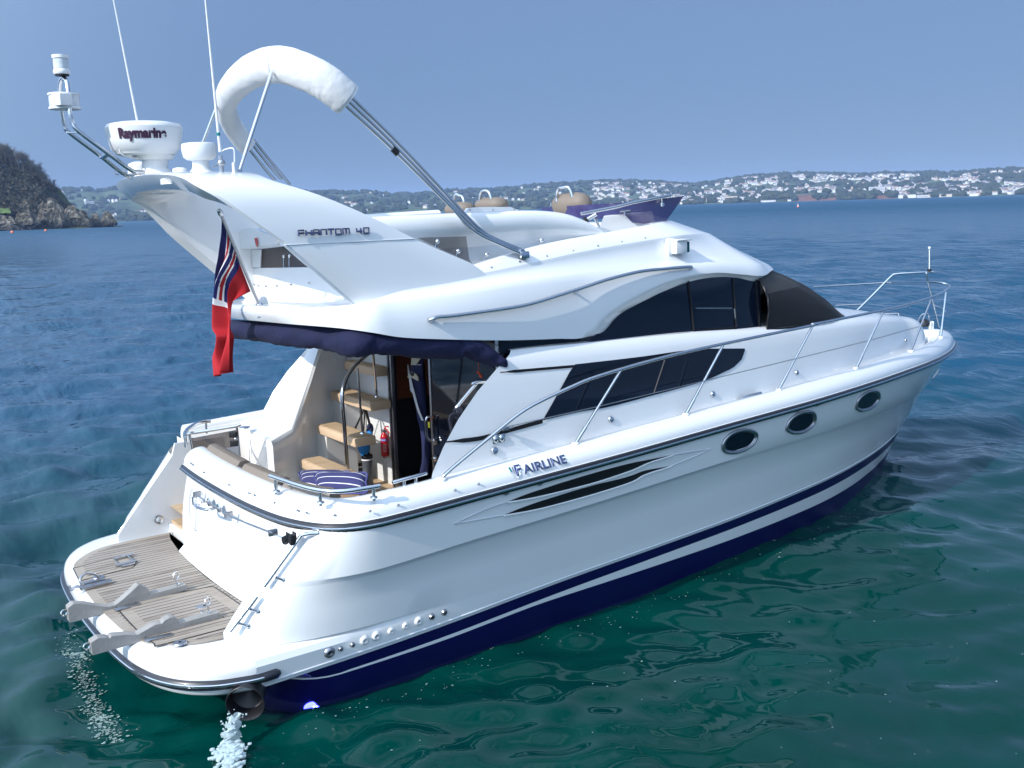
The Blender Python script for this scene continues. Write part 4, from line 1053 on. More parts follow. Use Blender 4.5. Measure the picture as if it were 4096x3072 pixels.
# bulwark cut-out beside the emblem
x0, s0 = gfind(M1(955, 690))
b = MB(); b.box(gpt(x0, .21) + np.array((0, .03, -.03)), (.13, .10, .05), bev=.012); b.build('side_step', 'gelcoat_cream', yacht, 30)
# cleats along the gunwale
def cleat(name, a, c, s_lo, r=.016):
    pa, pb = a, c
    b = MB(); d = (pb - pa); L = np.linalg.norm(d); d /= L
    b.tube([pa, pa + d*.01, pb - d*.01, pb], [r*.7, r, r, r*.7], 10)
    for f in (.33, .67):
        q = pa + d * L * f; b.tube([q, q + np.array((0, 0, -s_lo))], .012, 8)
        b.lathe([(.022, -s_lo - .004), (.02, -s_lo + .008)], q, n=12)
    return b.build(name, 'steel', yacht, 40)
cleat('mooring_cleat', ay(M1(150,798), -1.83), ay(M1(447,718), -1.83), .075)
cleat('mooring_cleat', ay(M2(1210,632), -1.72), ay(M2(1393,586), -1.72), .065)
cleat('mooring_cleat', ay(Z4(333,692), 1.86), ay(Z4(533,663), 1.86), .09)
# low rail round the after corner of the coaming
cr = [az(p, 1.63) for p in (Z4(703,1112), Z4(800,1145), Z4(900,1178), Z4(1000,1205), Z4(1100,1222), Z4(1200,1226), Z4(1300,1218), Z4(1400,1203), Z4(1510,1185))]
b = MB(); b.tube(cr, .019, 10, smooth=4)
for p, z in (((740,1128), 1.51), ((1068,1220), 1.525), ((1462,1193), 1.535)):
    t = az(Z4(*p), 1.62); b.tube([t, (t[0], t[1], z - .02)], .013, 8); b.lathe([(.03, z - 1.62), (.026, z - 1.61)], t, n=12)
b.build('stern_rail', 'steel', yacht, 50)
crp = [az(p, 1.61) for p in (Z4(75,822), Z4(78,790), Z4(110,755), Z4(160,728), Z4(215,714), Z4(262,708))]
b = MB(); b.tube(crp, .019, 10, smooth=4); t = az(Z4(228,712), 1.61); b.tube([t, t - np.array((0, 0, .12))], .013, 8); b.tube([crp[0], crp[0] - np.array((0, 0, .10))], .016, 8); b.build('stern_rail', 'steel', yacht, 50)
# transom gate of smoked acrylic in a steel frame
g0, g1, g2, g3 = ay(Z4(130,920), 1.28), ay(Z4(110,795), 1.28), ay(Z4(480,732), .9), ay(Z4(478,960), .9)
g0 = ax(Z4(132,925), .70); g1 = ax(Z4(108,800), .68); g2 = ay(Z4(455,745), .95); g3 = ay(Z4(480,965), .95)
b = MB(); b.tube([g1 + (g0 - g1) * 1.8, g1], .013, 8); b.tube([g3, g2], .013, 8); b.tube([ax(Z4(75,808), .64), g1, g2, ay(Z4(486,732), .93)], .016, 8); gate = b.build('transom_gate', 'steel', yacht, 50)
pts = [g1 * .72 + g0 * .28, g1 * .86 + g2 * .14 - np.array((0, 0, .05)), g2 * .85 + g3 * .15 + np.array((0, .03, 0)), g3 + np.array((0, .02, 0)), g0]
b = MB(); b.prism(pts, (.3, .9, 0), .008); b.build('gate_panel', 'smoked', gate, 0)
for f, h in ((.25, 0), (.55, 0)):
    c = g2 * (1 - f) + g3 * f + (g1 - g2) * .09; b = MB(); b.box(c + np.array((-.01, -.012, 0)), (.075, .02, .06), rot=radians(135), bev=.006); b.build('gate_hinge', 'black', gate, 20)
c = g2 * .6 + g3 * .4 + (g1 - g2) * .05; b = MB(); b.sphere(c + np.array((-.01, -.025, 0)), .018, 6); b.build('gate_latch', 'steel', gate, 40)
# port gunwale fittings
b = MB(); b.lathe([(.06, 0), (.055, .008), (.02, .010)], az(Z4(515,757), 1.49), n=18); b.build('filler_cap', 'steel', yacht, 40)
b = MB(); b.tube([ay(Z4(985,455), 1.62), ay(Z4(990,405), 1.62), ay(Z4(1020,360), 1.60), ay(Z4(1100,275), 1.56), ay(Z4(1140,258), 1.55), ay(Z4(1185,258), 1.52)], .014, 8, smooth=4); b.build('port_grab_rail', 'steel', yacht, 50)
b = MB(); b.tube([ay(Z4(610,690), 1.88), ay(Z4(700,600), 1.86), ay(Z4(970,410), 1.86), ay(Z4(1075,345), 1.86)], .0155, 8, smooth=3); b.build('port_rail', 'steel', yacht, 50)
# transom hardware: shower rail, lifting eye, sockets, quarter handrails, courtesy lights
def tx(p, dx=0.): 
    q = ax(p, .40); return ax(p, .40 - .06 + .0 + dx)
b = MB(); b.tube([tx(Z4(160,1255)), tx(Z4(330,1365)), tx(Z4(420,1418)), tx(Z4(722,1535))], .007, 8)
for p in ((163,1248), (722,1530), (395,1400)): b.box(tx(Z4(*p), .03), (.07, .025, .05), bev=.006)
b.build('boat_hook_bar', 'steel_dull', yacht, 30)
b = MB(); b.tube([tx(Z4(250,1300), .05), tx(Z4(200,1305), -.05), tx(Z4(150,1320), -.1), tx(Z4(165,1345), -.11), tx(Z4(230,1362), -.11), tx(Z4(270,1358), -.05), tx(Z4(325,1350), .05)], .012, 8, smooth=4)
for p in ((256,1305), (328,1350)): b.lathe([(.042, 0), (.036, .014)], tx(Z4(*p), .065), (-1, 0, 0), 16)
b.build('towing_eye', 'steel', yacht, 40)
b = MB(); b.lathe([(.036, 0), (.03, .03)], ax(Z4(825,1583), .49), (-1, -.1, 0), 14); b.box(ax(Z4(868,1582), .47), (.05, .05, .08), bev=.012); b.box(ax(Z4(832,1550), .50), (.01, .06, .04), bev=.004); b.box(ax(Z4(880,1545), .50), (.01, .06, .04), bev=.004); b.build('shower_socket', 'black', yacht, 30)
b = MB(); lk = [ax(Z4(u, v), .375) for u, v in ((112,1440), (105,1330), (112,1250), (130,1210), (148,1235), (155,1330), (150,1500), (130,1500))]; b.tube(lk, .006, 6, closed=True, smooth=4); b.box(ax(Z4(133,1298), .37), (.012, .035, .075), bev=.004, mi=1); b.build('locker_lid', ['gelcoat_grey', 'steel'], yacht, 40)
def wing_s(y, z):
    yA = Yh(1.05, z); k = max(0, min(1, (-y - 1.5) / (yA - 1.5))); return 1.05 - (1.05 - wing_x(z)) * sqrt(max(0, 1 - min(1, k ** 1.1) ** 2))
def hand(p_list, ref, posts):
    b = MB(); b.tube(p_list, .0165, 10, smooth=4)
    for q, e in posts: b.tube([q, e], .012, 8); b.lathe([(.024, -.012), (.022, .004)], e, e - q, 12)
    return b.build('quarter_handrail', 'steel', yacht, 50)
wn_ = np.array((-.76, 0, .64))
for pl_, ps_ in (([(1735,378), (1690,395), (1640,440), (1420,740)], [(1500,680)]), ([(1375,805), (1195,1040)], [(1330,890), (1255,985)])):
    P = []
    for u, v in pl_:
        P.append(onsurf(Z5(u, v), lambda Q: (Q[0] - wing_s(Q[1], Q[2])) + .075))
    if len(pl_) == 4: P[0] = P[0] + np.array((.055, 0, -.02))
    posts = []
    for u, v in ps_:
        q = onsurf(Z5(u, v), lambda Q: (Q[0] - wing_s(Q[1], Q[2])) + .075); posts.append((q, q + np.array((.06, .0, -.035))))
    hand(P, None, posts)
for pl_, ps_ in (([(610,165), (700,20), (735,-40), (790,-70)], [(650,110)]), ([(458,385), (578,212)], [(500,330), (548,262)])):
    P = [ay(Z5(u, v), 1.62) for u, v in pl_]; hand(P, None, [(ay(Z5(u, v), 1.62), ay(Z5(u + 45, v + 22), 1.60)) for u, v in ps_])
for p, yy in ((Z5(720,295), 1.466), (Z4(742,966), None)):
    c = ay(p, yy) if yy else ay(p, 1.62); n = (0, -1, 0); b = MB(); b.lathe([(.045, 0), (.043, .012), (.03, .014)], c, n, 20); b.lathe([(.03, .012), (.02, .018)], c, n, 14, 1); b.build('courtesy_light', ['steel', 'lens_clear'], yacht, 40)
# snap studs for the covers
def stud(c, n):
    b = MB(); b.lathe([(.008, 0), (.006, .008), (.010, .014), (.007, .020)], c, n, 8); return b
sts = []
for (u, v) in ((1572,1188), (2156,1055)):
    pass
for p in [Z4(u, v) for u, v in ((125,1022), (140,1034), (222,1090), (408,1182), (556,1243), (596,1258), (744,1314), (913,1371), (979,1388), (1172,1404), (1437,1375), (1640,1328), (2060,1218))] + [M1(192,995), M1(684,866), M1(895,815)]:
    q = az(p, 1.43) if p[0] < 1350 else gpt(*gfind(p)); n = np.array((-.8, 0, .5)) if p[0] < 1250 else np.array((0, -.9, .4))
    sts.append((q, n))
for p in [Z2(1205,747), Z2(1383,710), Z2(1555,675), Z2(1720,642), Z2(1877,610), Z2(2028,585), M6(733,575), M6(940,540), M6(1142,507)]:
    q = onsurf(p, lambda P: P[1] + y2f(P[0]) - .03); sts.append((q, np.array((0, -.85, .5))))
base_st = None
for i, (q, n) in enumerate(sts):
    stud(q, n).build('snap_stud', 'steel_dull', yacht, 40)
# ================================================================== fittings on the superstructure
# long grab rail on the flank of the flybridge
gf = lambda P: P[1] + (y1f(P[0]) + (y0f(P[0]) - y1f(P[0])) * max(0, min(1, (z1f(P[0]) - P[2]) / .45))) + .075
gr_ = [onsurf(p, gf) for p in (M5(2000,600), M5(2060,580), M5(2212,566), M6(0,1103), M6(200,1060), M6(400,998), M6(600,935), M6(800,868), M6(1000,815), M6(1150,785), M6(1350,765), M6(1545,752))]
b = MB(); e0, e1 = gr_[0] + np.array((0, .085, -.01)), gr_[-1] + np.array((.02, .085, -.02))
b.tube([e0] + gr_ + [e1], .0175, 10, smooth=4); m_ = onsurf(M6(566,958), gf); b.tube([m_, m_ + np.array((0, .09, -.02))], .011, 8)
for e in (e0, e1): b.lathe([(.028, 0), (.024, .012)], e, (0, -1, 0), 12)
b.build('grab_rail', 'steel', yacht, 50)
# starboard navigation light
c = onsurf(M6(1440,580), lambda P: P[1] + y1f(P[0]) * .5 + y2f(min(P[0], 5.4)) * .5 + .05)
b = MB(); b.box(c, (.15, .10, .125), bev=.012); b.box(c + np.array((.02, 0, .068)), (.19, .13, .014), bev=.004); b.box(c + np.array((-.06, .05, 0)), (.10, .06, .17), bev=.02); b.box(c + np.array((.077, -.012, 0)), (.03, .085, .10), bev=.004, mi=1); b.build('navigation_light', ['plastic_white', 'lens_green'], yacht, 30)
# seat-back moulding that sweeps forward along the flybridge side
T_ = [(Z2(380,430), 1.15), (Z2(500,420), 1.16), (Z2(800,408), 1.17), (Z2(1000,400), 1.17), (Z2(1200,393), 1.17), (Z2(1400,384), 1.17), (Z2(1560,388), 1.17), (Z2(1680,405), 1.18), (Z2(1790,445), 1.19), (Z2(1870,490), 1.20), (Z2(1912,522), 1.21)]
tp = [ay(p, -y) for p, y in T_]
hh = [.25, .25, .25, .25, .25, .25, .25, .22, .17, .10, .05]
b = MB(); rows = []
for p, h in zip(curve(tp, 4), spl_list := [float(np.interp(i / 40 * 10, range(11), hh)) for i in range(41)]):
    w = .15
    prof = [(.10, -.0), (.03, .004), (-.03, -.002), (-.075, -.03), (-.10, -.09), (-.095, -.15), (-.06, -.20), (-.03, -.26), (-.02, -.30), (.10, -.30)]
    rows.append([(p[0], p[1] + u * w / .2, p[2] + v / .30 * h * 1.15) for u, v in prof])
b.loft(rows, cap0=True, cap1=True); roll = b.build('seat_moulding', 'gelcoat', yacht, 50)
# mirrored port moulding: only its top is seen
rows = []
for (p, y) in ((Z2(400,408), 1.28), (Z2(640,392), 1.28), (Z2(860,378), 1.28)):
    q = ay(p, y); rows.append([(q[0], q[1] + u, q[2] + v) for u, v in ((-.10, -.3), (-.10, -.03), (-.06, .0), (.06, 0), (.10, -.04), (.10, -.3))])
b = MB(); b.loft(rows, cap0=True, cap1=True); b.build('port_seat_moulding', 'gelcoat', yacht, 50)
# recessed side panel with acrylic and knobs
b = MB(); b.loft([[(1.9, -1.19, 3.10), (1.9, -1.17, 3.40)], [(2.6, -1.20, 3.10), (2.6, -1.18, 3.40)], [(3.3, -1.20, 3.20), (3.3, -1.18, 3.40)], [(3.9, -1.19, 3.3), (3.9, -1.17, 3.40)]]); b.build('side_panel', 'gelcoat_grey', yacht, 40)
b = MB(); b.add([ay(Z2(*p), -1.27) for p in ((740,555), (1050,545), (1070,690), (1090,720))], [(0, 1, 2, 3)]); b.build('smoked_panel', 'smoked', yacht, 0)
for p in ((868,578), (1000,640), (1180,662), (1525,570)):
    c = ay(Z2(*p), -1.29); b = MB(); b.sphere(c, .022, 6); b.tube([c + np.array((0, .02, 0)), c + np.array((0, .03, -.09))], .009, 6); b.build('panel_knob', 'steel', yacht, 40)
# small screwed panel behind the seat
b = MB(); pz = [ay(Z2(u, v), -.55) for u, v in ((1035,405), (1060,368), (1130,360), (1330,360), (1378,378), (1378,400))]; b.prism(pz, (0, 1, 0), .03); sp_ = b.build('backrest_panel', 'gelcoat', yacht, 20)
for u in (1075, 1220, 1355):
    b = MB(); b.lathe([(.008, 0), (.006, .006)], ay(Z2(u, 378), -.556), (0, -1, 0), 8); b.build('panel_screw', 'steel_dull', sp_, 30)
# helm seat headrests with steel hoops
def headrest(px, y, w, h, hoop, name='helm_seat'):
    c = ay(Z2(*px), y); r = MB()
    rows = []
    for t in np.linspace(-1, 1, 15):
        k = (1 - abs(t) ** 3.2) ** .5 if abs(t) < 1 else .02
        k = max(k, .05)
        rows.append([(c[0] + cos(a) * .11 * k + (.02 if cos(a) > 0 else 0), c[1] + t * w, c[2] + sin(a) * h * k * (1 if sin(a) > 0 else 1.05)) for a in np.linspace(0, 2*pi, 20, endpoint=False)])
    r.loft(rows, close_u=True, cap0=True, cap1=True); o = r.build(name, 'upholstery', yacht, 60)
    a = ay(Z2(*hoop[0]), y + w*.4); bq = ay(Z2(*hoop[2]), y - w*.4); m = ay(Z2(*hoop[1]), y)
    t = MB(); t.tube([a - np.array((0, 0, .06)), a, a * .65 + m * .35 + np.array((0, 0, .045)), m, m * .35 + bq * .65 + np.array((0, 0, .05)), bq, bq - np.array((0, 0, .06))], .0155, 10, smooth=5); t.build('seat_hoop', 'steel', o, 50)
    return o
hr_ = headrest((1712,345), -.25, .27, .125, ((1622,290), (1655,240), (1718,285)))
b = MB(); b.tube([ay(Z2(1800,345), -.5), ay(Z2(1835,370), -.52), ay(Z2(1865,430), -.55), ay(Z2(1905,520), -.6)], .016, 8, smooth=4); b.build('seat_arm', 'steel', hr_, 50)
headrest((1205,345), .55, .24, .08, ((1132,320), (1165,258), (1210,320))); headrest((1005,375), .95, .22, .08, ((972,320), (1005,288), (1040,350)))
# helm console, violet screen, dash rails
cons = [ (Z3(0,430), -.95), (Z3(70,345), -.95), (Z3(270,322), -.75), (Z3(290,372), -.75) ]
c0 = ay(Z3(-90,440), -1.0); c1 = ay(Z3(10,345), -.9); c2 = ay(Z3(268,322), -.55); c3 = ay(Z3(230,390), -.7)
b = MB()
rows = []
for t in np.linspace(0, 1, 9):
    z = 3.40 + .20 * t; bow = .10 * sin(pi * t * .6)
    rows.append([(4.15 + bow * .3 + .10 * t, -1.02, z), (4.55 + bow + .1*t, -.98, z + .005), (4.95 + .06*t, -.86, z + .01), (5.02 - .02 * t, -.6, z + .01), (5.05, 0, z + .01), (5.02, .8, z)])
q0, q1 = ay(Z3(20,345), -.98), ay(Z3(268,320), -.80)
b.loft([[ay(Z3(-20,455), -1.02), ay(Z3(120,440), -.98), ay(Z3(300,400), -.85)], [ay(Z3(-5,410), -.99), ay(Z3(130,390), -.93), ay(Z3(283,375), -.8)], [ay(Z3(18,350), -.93), ay(Z3(140,335), -.86), ay(Z3(275,322), -.74)], [ay(Z3(22,343), -.85), ay(Z3(140,329), -.78), ay(Z3(268,320), -.66)], [ay(Z3(18,350), -.3), ay(Z3(140,335), -.25), ay(Z3(275,326), -.1)]])
b.build('helm_console', 'gelcoat_cream', yacht, 50)
b = MB(); s0 = [ay(Z3(-265,352), -.80), ay(Z3(0,318), -.92), ay(Z3(200,340), -1.0), ay(Z3(300,372), -1.0), ay(Z3(350,368), -.85)]
lo = [ay(Z3(-300,350), .35), ay(Z3(-140,352), -.45), ay(Z3(30,360), -.8), ay(Z3(230,385), -.93), ay(Z3(345,372), -.95)]
hi = [ay(Z3(-310,300), .35), ay(Z3(-145,290), -.45), ay(Z3(60,278), -.85), ay(Z3(300,258), -1.0), ay(Z3(438,240), -1.02)]
b.loft([lo, hi]); b.build('flybridge_screen', 'screen_violet', yacht, 60)
b = MB(); b.tube([ay(Z2(1778,402), -1.02), ay(Z2(2000,360), -1.04), ay(Z3(170,275), -1.05), ay(Z3(368,236), -1.05)], .0165, 8); c = ay(Z3(325,285), -1.03); b.tube([ay(Z3(322,245), -1.05), c], .010, 8); b.lathe([(.022, 0), (.018, .014)], c, (0, -1, 0), 10); b.build('screen_rail', 'steel', yacht, 50)
b = MB(); b.tube([ay(Z3(105,320), -.9), ay(Z3(252,300), -.85)], .012, 8); b.tube([ay(Z3(128,318), -.9), ay(Z3(128,340), -.9)], .008, 6); b.tube([ay(Z3(237,302), -.86), ay(Z3(237,325), -.86)], .008, 6); b.build('dash_rail', 'steel', yacht, 50)
b = MB(); c = ay(Z2(1805,445), -.7); b.lathe([(.03, -.08), (.035, .02), (.02, .03)], c, (.3, -.5, .8), 12); b.tube([c, c + np.array((.06, -.1, .06))], .02, 8, mi=1); b.build('searchlight', ['black', 'steel'], yacht, 40)
# after bulkhead of the flybridge: white panel, smoked light, seat end with buoy pouch
w0 = [N2(765,1080), N2(1572,1068), N2(2212,1560), N2(1010,1600), N2(770,1500)]
b = MB(); xw = 1.50
P_ = [ax(N2(765,1080), xw), ax(N2(1600,1066), xw), ax(N2(2300,1640), xw), ax(N2(1020,1640), xw), ax(N2(770,1640), xw)]
b.prism(P_, (1, 0, 0), .04); bulk = b.build('after_bulkhead', 'gelcoat', yacht, 0)
b = MB(); b.prism([ax(N2(u, v), xw) for u, v in ((775,805), (1190,765), (1575,1066), (768,1078))], (1, 0, 0), .012); b.build('smoked_light', 'smoked', bulk, 0)
b = MB(); b.prism([ax(N2(u, v), xw + .03) for u, v in ((915,800), (1220,760), (1560,1060), (905,1070))], (1, 0, 0), .012); b.build('dark_light', 'black', bulk, 0)
b = MB(); b.prism([ax(N2(u, v), xw - .004) for u, v in ((775,808), (910,800), (900,1070), (790,1068))], (-1, 0, 0), .01); b.build('plate', 'plastic_white', bulk, 0)
for u, v in ((1237,905), (1318,900)):
    b = MB(); b.sphere(ax(N2(u, v), xw - .02), .016, 6); b.tube([ax(N2(u, v + 20), xw - .006), ax(N2(u, v + 160), xw - .006)], .008, 6); b.build('panel_knob', 'steel', bulk, 40)
b = MB(); se = [N2(620,655), N2(690,560), N2(800,490), N2(900,480), N2(1300,640), N2(1350,750), N2(860,790), N2(720,780)]
b.prism([ax(p, xw - .02) for p in se], (-1, 0, 0), .10); b.prism([ax(p, xw - .12) for p in [N2(690,660), N2(740,590), N2(820,540), N2(900,520), N2(1200,640), N2(1150,730), N2(860,750), N2(760,740)]], (-1, 0, 0), .03)
b.build('seat_end', 'gelcoat', bulk, 60)
b = MB(); b.prism([ax(N2(u, v), xw - .16) for u, v in ((808,635), (842,630), (852,700), (848,768), (828,735))], (-1, 0, 0), .006); b.build('seat_emblem', 'red_paint', bulk, 0)
for u, v in ((770,1245), (795,1305), (815,1318), (875,1338), (985,1345), (1150,1340), (1357,1322), (1622,1298)):
    stud(ax(N2(u, v), xw), (-1, 0, 0)).build('snap_stud', 'steel_dull', yacht, 40)
# shield and name on the after edge of the flybridge
def aft_pt(p, off=0.): 
    q = onsurf(p, lambda P: P[0] - aft_set((.79 + .10 * (P[1] / 1.3) ** 2, P[1], 2.86))[0]); return q + np.array((-off, 0, 0))
a0, a1 = aft_pt(M5(385,578)), aft_pt(M5(533,582)); hv = aft_pt(M5(382,520)) - aft_pt(M5(382,578))
def afn(u, v, d): return a0 + (a1 - a0) * u + hv * v + np.array((-.012 - d, 0, 0))
put_text('lettering', 'F', afn, .13, 1., 'letter_navy', fly, .004, .012)
put_text('lettering', 'AIRLINE', afn, .84, .74, 'letter_navy', fly, .004, .012, u0=.16)
b = MB(); b.prism([aft_pt(M5(u, v), .012) for u, v in ((357,517), (371,516), (371,550), (365,568), (358,545))], (-1, 0, 0), .004); b.build('emblem', 'letter_navy', fly, 0)
# flagstaff
fs0, fs1 = ax(M5(515,482), .98), ax(N2(300,265), .55)
b = MB(); b.tube([fs0, fs1], .013, 8); b.lathe([(.02, -.02), (.024, .0), (.02, .03), (.008, .04)], fs1, fs1 - fs0, 10, mi=1); b.lathe([(.045, 0), (.035, .012), (.02, .03)], fs0, (0, 0, 1), 12, mi=1); b.build('flagstaff', ['steel_dull', 'steel'], yacht, 40)
b = MB(); b.sphere(ax(M5(548,448), 1.05), (.04, .04, .05), 7); b.build('stern_light', 'plastic_white', yacht, 50)
# model name on the arch: squared raised letters
GL = {'P': [[(0,0),(0,1),(1,1),(1,.5),(0,.5)]], 'H': [[(0,0),(0,1)],[(1,0),(1,1)],[(0,.5),(1,.5)]], 'A': [[(0,0),(0,1),(1,1),(1,0)],[(0,.45),(1,.45)]], 'N': [[(0,0),(0,1),(1,1),(1,0)]], 'T': [[(-.1,1),(1.1,1)],[(.5,0),(.5,1)]], 'O': [[(0,0),(0,1),(1,1),(1,0),(0,0)]], 'M': [[(0,0),(0,1),(1.2,1),(1.2,0)],[(.6,0),(.6,1)]], '4': [[(0,1),(0,.4),(1,.4)],[(.8,1),(.8,0)]], '0': [[(0,0),(0,1),(1,1),(1,0),(0,0)]]}
pa, pb = ay(Z1(1884,1492), -1.502), ay(Z2(444,524), -1.470)
ux = (pb - pa); Lw = np.linalg.norm(ux); ux /= Lw; uz = np.array((-.30, .06, .95)) * 0 + np.array((0, .05, 1.0))
b = MB(); cur = 0.; word = 'PHANTOM 40'; widths = {c: 1.2 if c == 'M' else 1. for c in GL}; tot = sum((widths.get(c, .7)) * .075 + .028 for c in word); k = Lw / tot
for ch_ in word:
    if ch_ == ' ': cur += (.7 * .075 + .028) * k; continue
    for st in GL[ch_]:
        b.tube([pa + ux * (cur + x * .075 * k) + uz * (z * .040) + np.array((0, -.012, 0)) for x, z in st], .0058, 4, sq=(1.3, 1.3))
    cur += (widths[ch_] * .075 + .028) * k
b.build('lettering', 'letter_navy', arch, 0)

# ------------------------------------------------------------------ arch equipment
def lay(p, y): return ay(Z1(*p), y)
rc = lay((925, 985), 0.05)
pr = [(.02,0),(.20,0),(.235,.012),(.247,.035),(.262,.045),(.283,.115),(.298,.21),(.296,.213),(.2975,.216),(.296,.224),(.280,.246),(.20,.262),(.02,.268)]
b = MB(); b.lathe(pr, rc, n=48); rad = b.build('radome', 'plastic_white', yacht, 40)
b = MB(); b.lathe([(.2975,.2115),(.2985,.213),(.2975,.2145)], rc, n=48, cap=False); b.build('radome_seam', 'gelcoat_grey', rad, 40)
vd = CAM[:2] - np.array(rc[:2]); th0 = math.atan2(vd[1], vd[0])
def rfn(u, v, d):
    th = th0 + radians(-40 + 74 * u); h = .118 + v * .084; r = .283 + (h - .115) / .095 * .015 + d
    return np.array(rc) + np.array((r * cos(th), r * sin(th), h))
v_, f_ = text_mesh('Raymarine', 1., .5, .05); V = np.array(v_); mn, mx2 = V.min(0), V.max(0)
b = MB(); b.add([rfn((p[0]-mn[0])/(mx2[0]-mn[0]), (p[1]-mn[1])/(mx2[1]-mn[1]) * 1.25 - .25, .004 + (p[2]+.5)*.002) for p in V], f_); b.build('lettering', 'letter_plum', rad, 0, merge=1e-6)
p0 = lay((1000, 1090), 0.0); b = MB()
rows = [[np.array(c_) + np.array((cos(a) * rx, sin(a) * ry, 0)) for a in np.linspace(0, 2*pi, 20, endpoint=False)] for c_, rx, ry in ((np.array(rc) + np.array((.05, -.03, 0)), .17, .14), (np.array(rc) + np.array((.05, -.03, -.03)), .15, .12), (np.array(rc)*.72 + p0*.28 + np.array((.04, -.02, 0)), .105, .09), (np.array(rc)*.3 + p0*.7, .10, .09), (p0, .12, .10), (p0 - np.array((0,0,.05)), .13, .11))]
b.loft(rows, close_u=True, cap0=True, cap1=True); b.build('radar_pedestal', 'plastic_white', rad, 50)
b = MB(); b.tube([lay((755,920), -.05), lay((760,960), -.05), lay((800,990), -.05), lay((890,1003), -.02)], .007, 6, smooth=4); b.lathe([(.02, -.02), (.018, .02)], lay((757,915), -.05), n=8, mi=1); b.build('radar_cable', ['plastic_white', 'black'], rad, 40)
gcn = lay((1265, 1010), -.72)
b = MB(); b.lathe([(.03,-.01),(.10,0),(.122,.02),(.130,.06),(.132,.10),(.126,.118),(.09,.126),(.01,.13)], gcn, n=28); sat = b.build('satellite_dome', 'plastic_white', yacht, 45)
b = MB(); b.lathe([(.062, 0),(.060,-.04),(.066,-.07),(.10,-.10),(.20,-.125),(.30,-.14),(.30,-.18)], gcn, n=24); b.build('dome_pedestal', 'plastic_white', sat, 50)
for p, y, r, h in (((885,1072), .55, .10, .065), ((1137,1082), -.35, .055, .028)):
    b = MB(); b.lathe([(r, -.03), (r, h*.4), (r*.9, h*.75), (r*.5, h), (.01, h*1.02)], lay(p, y), n=22); b.build('antenna_puck', 'plastic_white', yacht, 50)
def whip(p0_, p1_, y, r0=.010):
    a, c = lay(p0_, y), lay(p1_, y); b = MB(); n = 12
    b.tube([a + (c - a) * i / n for i in range(n + 1)], [r0 * (1 - .55 * i / n) for i in range(n + 1)], 8); return b, a, c
b, a, c = whip((930, 1080), (690, -140), .35, .011); b.build('whip_antenna', 'plastic_white', yacht, 50)
b, a, c = whip((1392, 960), (1284, -140), -.92, .012); w2 = b.build('whip_antenna', 'plastic_white', yacht, 50)
b = MB(); b.tube([lay((1393,985), -.92), lay((1398,1050), -.92), lay((1402,1098), -.92)], .018, 8); b.sphere(lay((1398,1030), -.92), .03, 6); b.tube([lay((1345,1052), -.92), lay((1398,1035), -.92)], .007, 6); b.lathe([(.05,-.01),(.04,.01)], lay((1405,1105), -.92), n=14); b.build('antenna_mount', 'steel_dull', w2, 40)
b = MB(); b.lathe([(.0142,0),(.0142,.022)], lay((1381,858), -.92), lay((1370,740), -.92) - lay((1381,858), -.92), 8); b.build('antenna_band', 'teal', w2, 40)
b = MB(); b.tube([lay((1395,960), -.92), lay((1430,942), -.95), lay((1475,940), -1.0), lay((1482,1000), -1.0), lay((1480,1100), -1.0)], .005, 6, smooth=5); b.lathe([(.014, 0),(.011,.09)], lay((1480,1105), -1.0), n=8); b.build('antenna_cable', 'plastic_white', yacht, 40)
# tubular mast carrying the all-round and steaming lights
ta = [lay(p, y) for p, y in (((900,1098),.28),((800,1108),.28),((640,990),.27),((440,840),.26),((408,795),.26),((390,705),.24),((378,570),.2),((384,510),.15),((400,487),.1))]
tb = [lay(p, y) for p, y in (((1000,1088),-.02),((870,1088),-.02),((820,1070),-.02),((690,975),-.02),((500,832),-.01),((458,775),0),((440,690),.0),((430,570),.03),((420,515),.06),((400,487),.1))]
b = MB(); b.tube(ta, .0165, 10, smooth=5); b.tube(tb, .0165, 10, smooth=5)
for s_, e_ in (((440,838),(508,838)), ((645,1000),(690,972))): b.tube([lay(s_, .26), lay(e_, -.01)], .02, 6, sq=(1.6, .4))
for s_ in ((408,800), (725,1075), (780,1060)): b.tube([lay(s_, .26), lay((s_[0]+4, s_[1]+25), .26), lay((s_[0]+25, s_[1]+30), .26)], .005, 6)
mast = b.build('light_mast', 'steel', yacht, 50)
c = lay((393, 480), .1); b = MB(); b.lathe([(.052,0),(.052,.012)], c, n=20, mi=2); b.lathe([(.058,.012),(.062,.02),(.062,.038),(.056,.05)], c, n=24, mi=0); b.lathe([(.056,.05),(.056,.13)], c, n=24, mi=1); b.lathe([(.062,.13),(.062,.155),(.03,.16)], c, n=24, mi=0); b.build('anchor_light', ['plastic_white','lens_clear','black'], mast, 40)
c = lay((412, 692), .1); b = MB()
for rr, h0, h1, mi in ((.118, 0, .018, 0), (.112, .018, .105, 1), (.118, .105, .12, 0)):
    b.lathe([(rr*.98, h0), (rr, (h0+h1)/2), (rr*.98, h1)], c, n=28, mi=mi)
b.box(c + np.array((-.035, -.09, .062)), (.10, .11, .088), rot=radians(20), bev=.004, mi=0); b.build('steaming_light', ['plastic_white','lens_clear'], mast, 40)
b = MB(); b.lathe([(.085, 0),(.08,-.012),(.03,-.016)], ax(Z1(1035,1218), .32), (0,0,1), 24); cs = b.build('ceiling_speaker', 'plastic_white', yacht, 40)
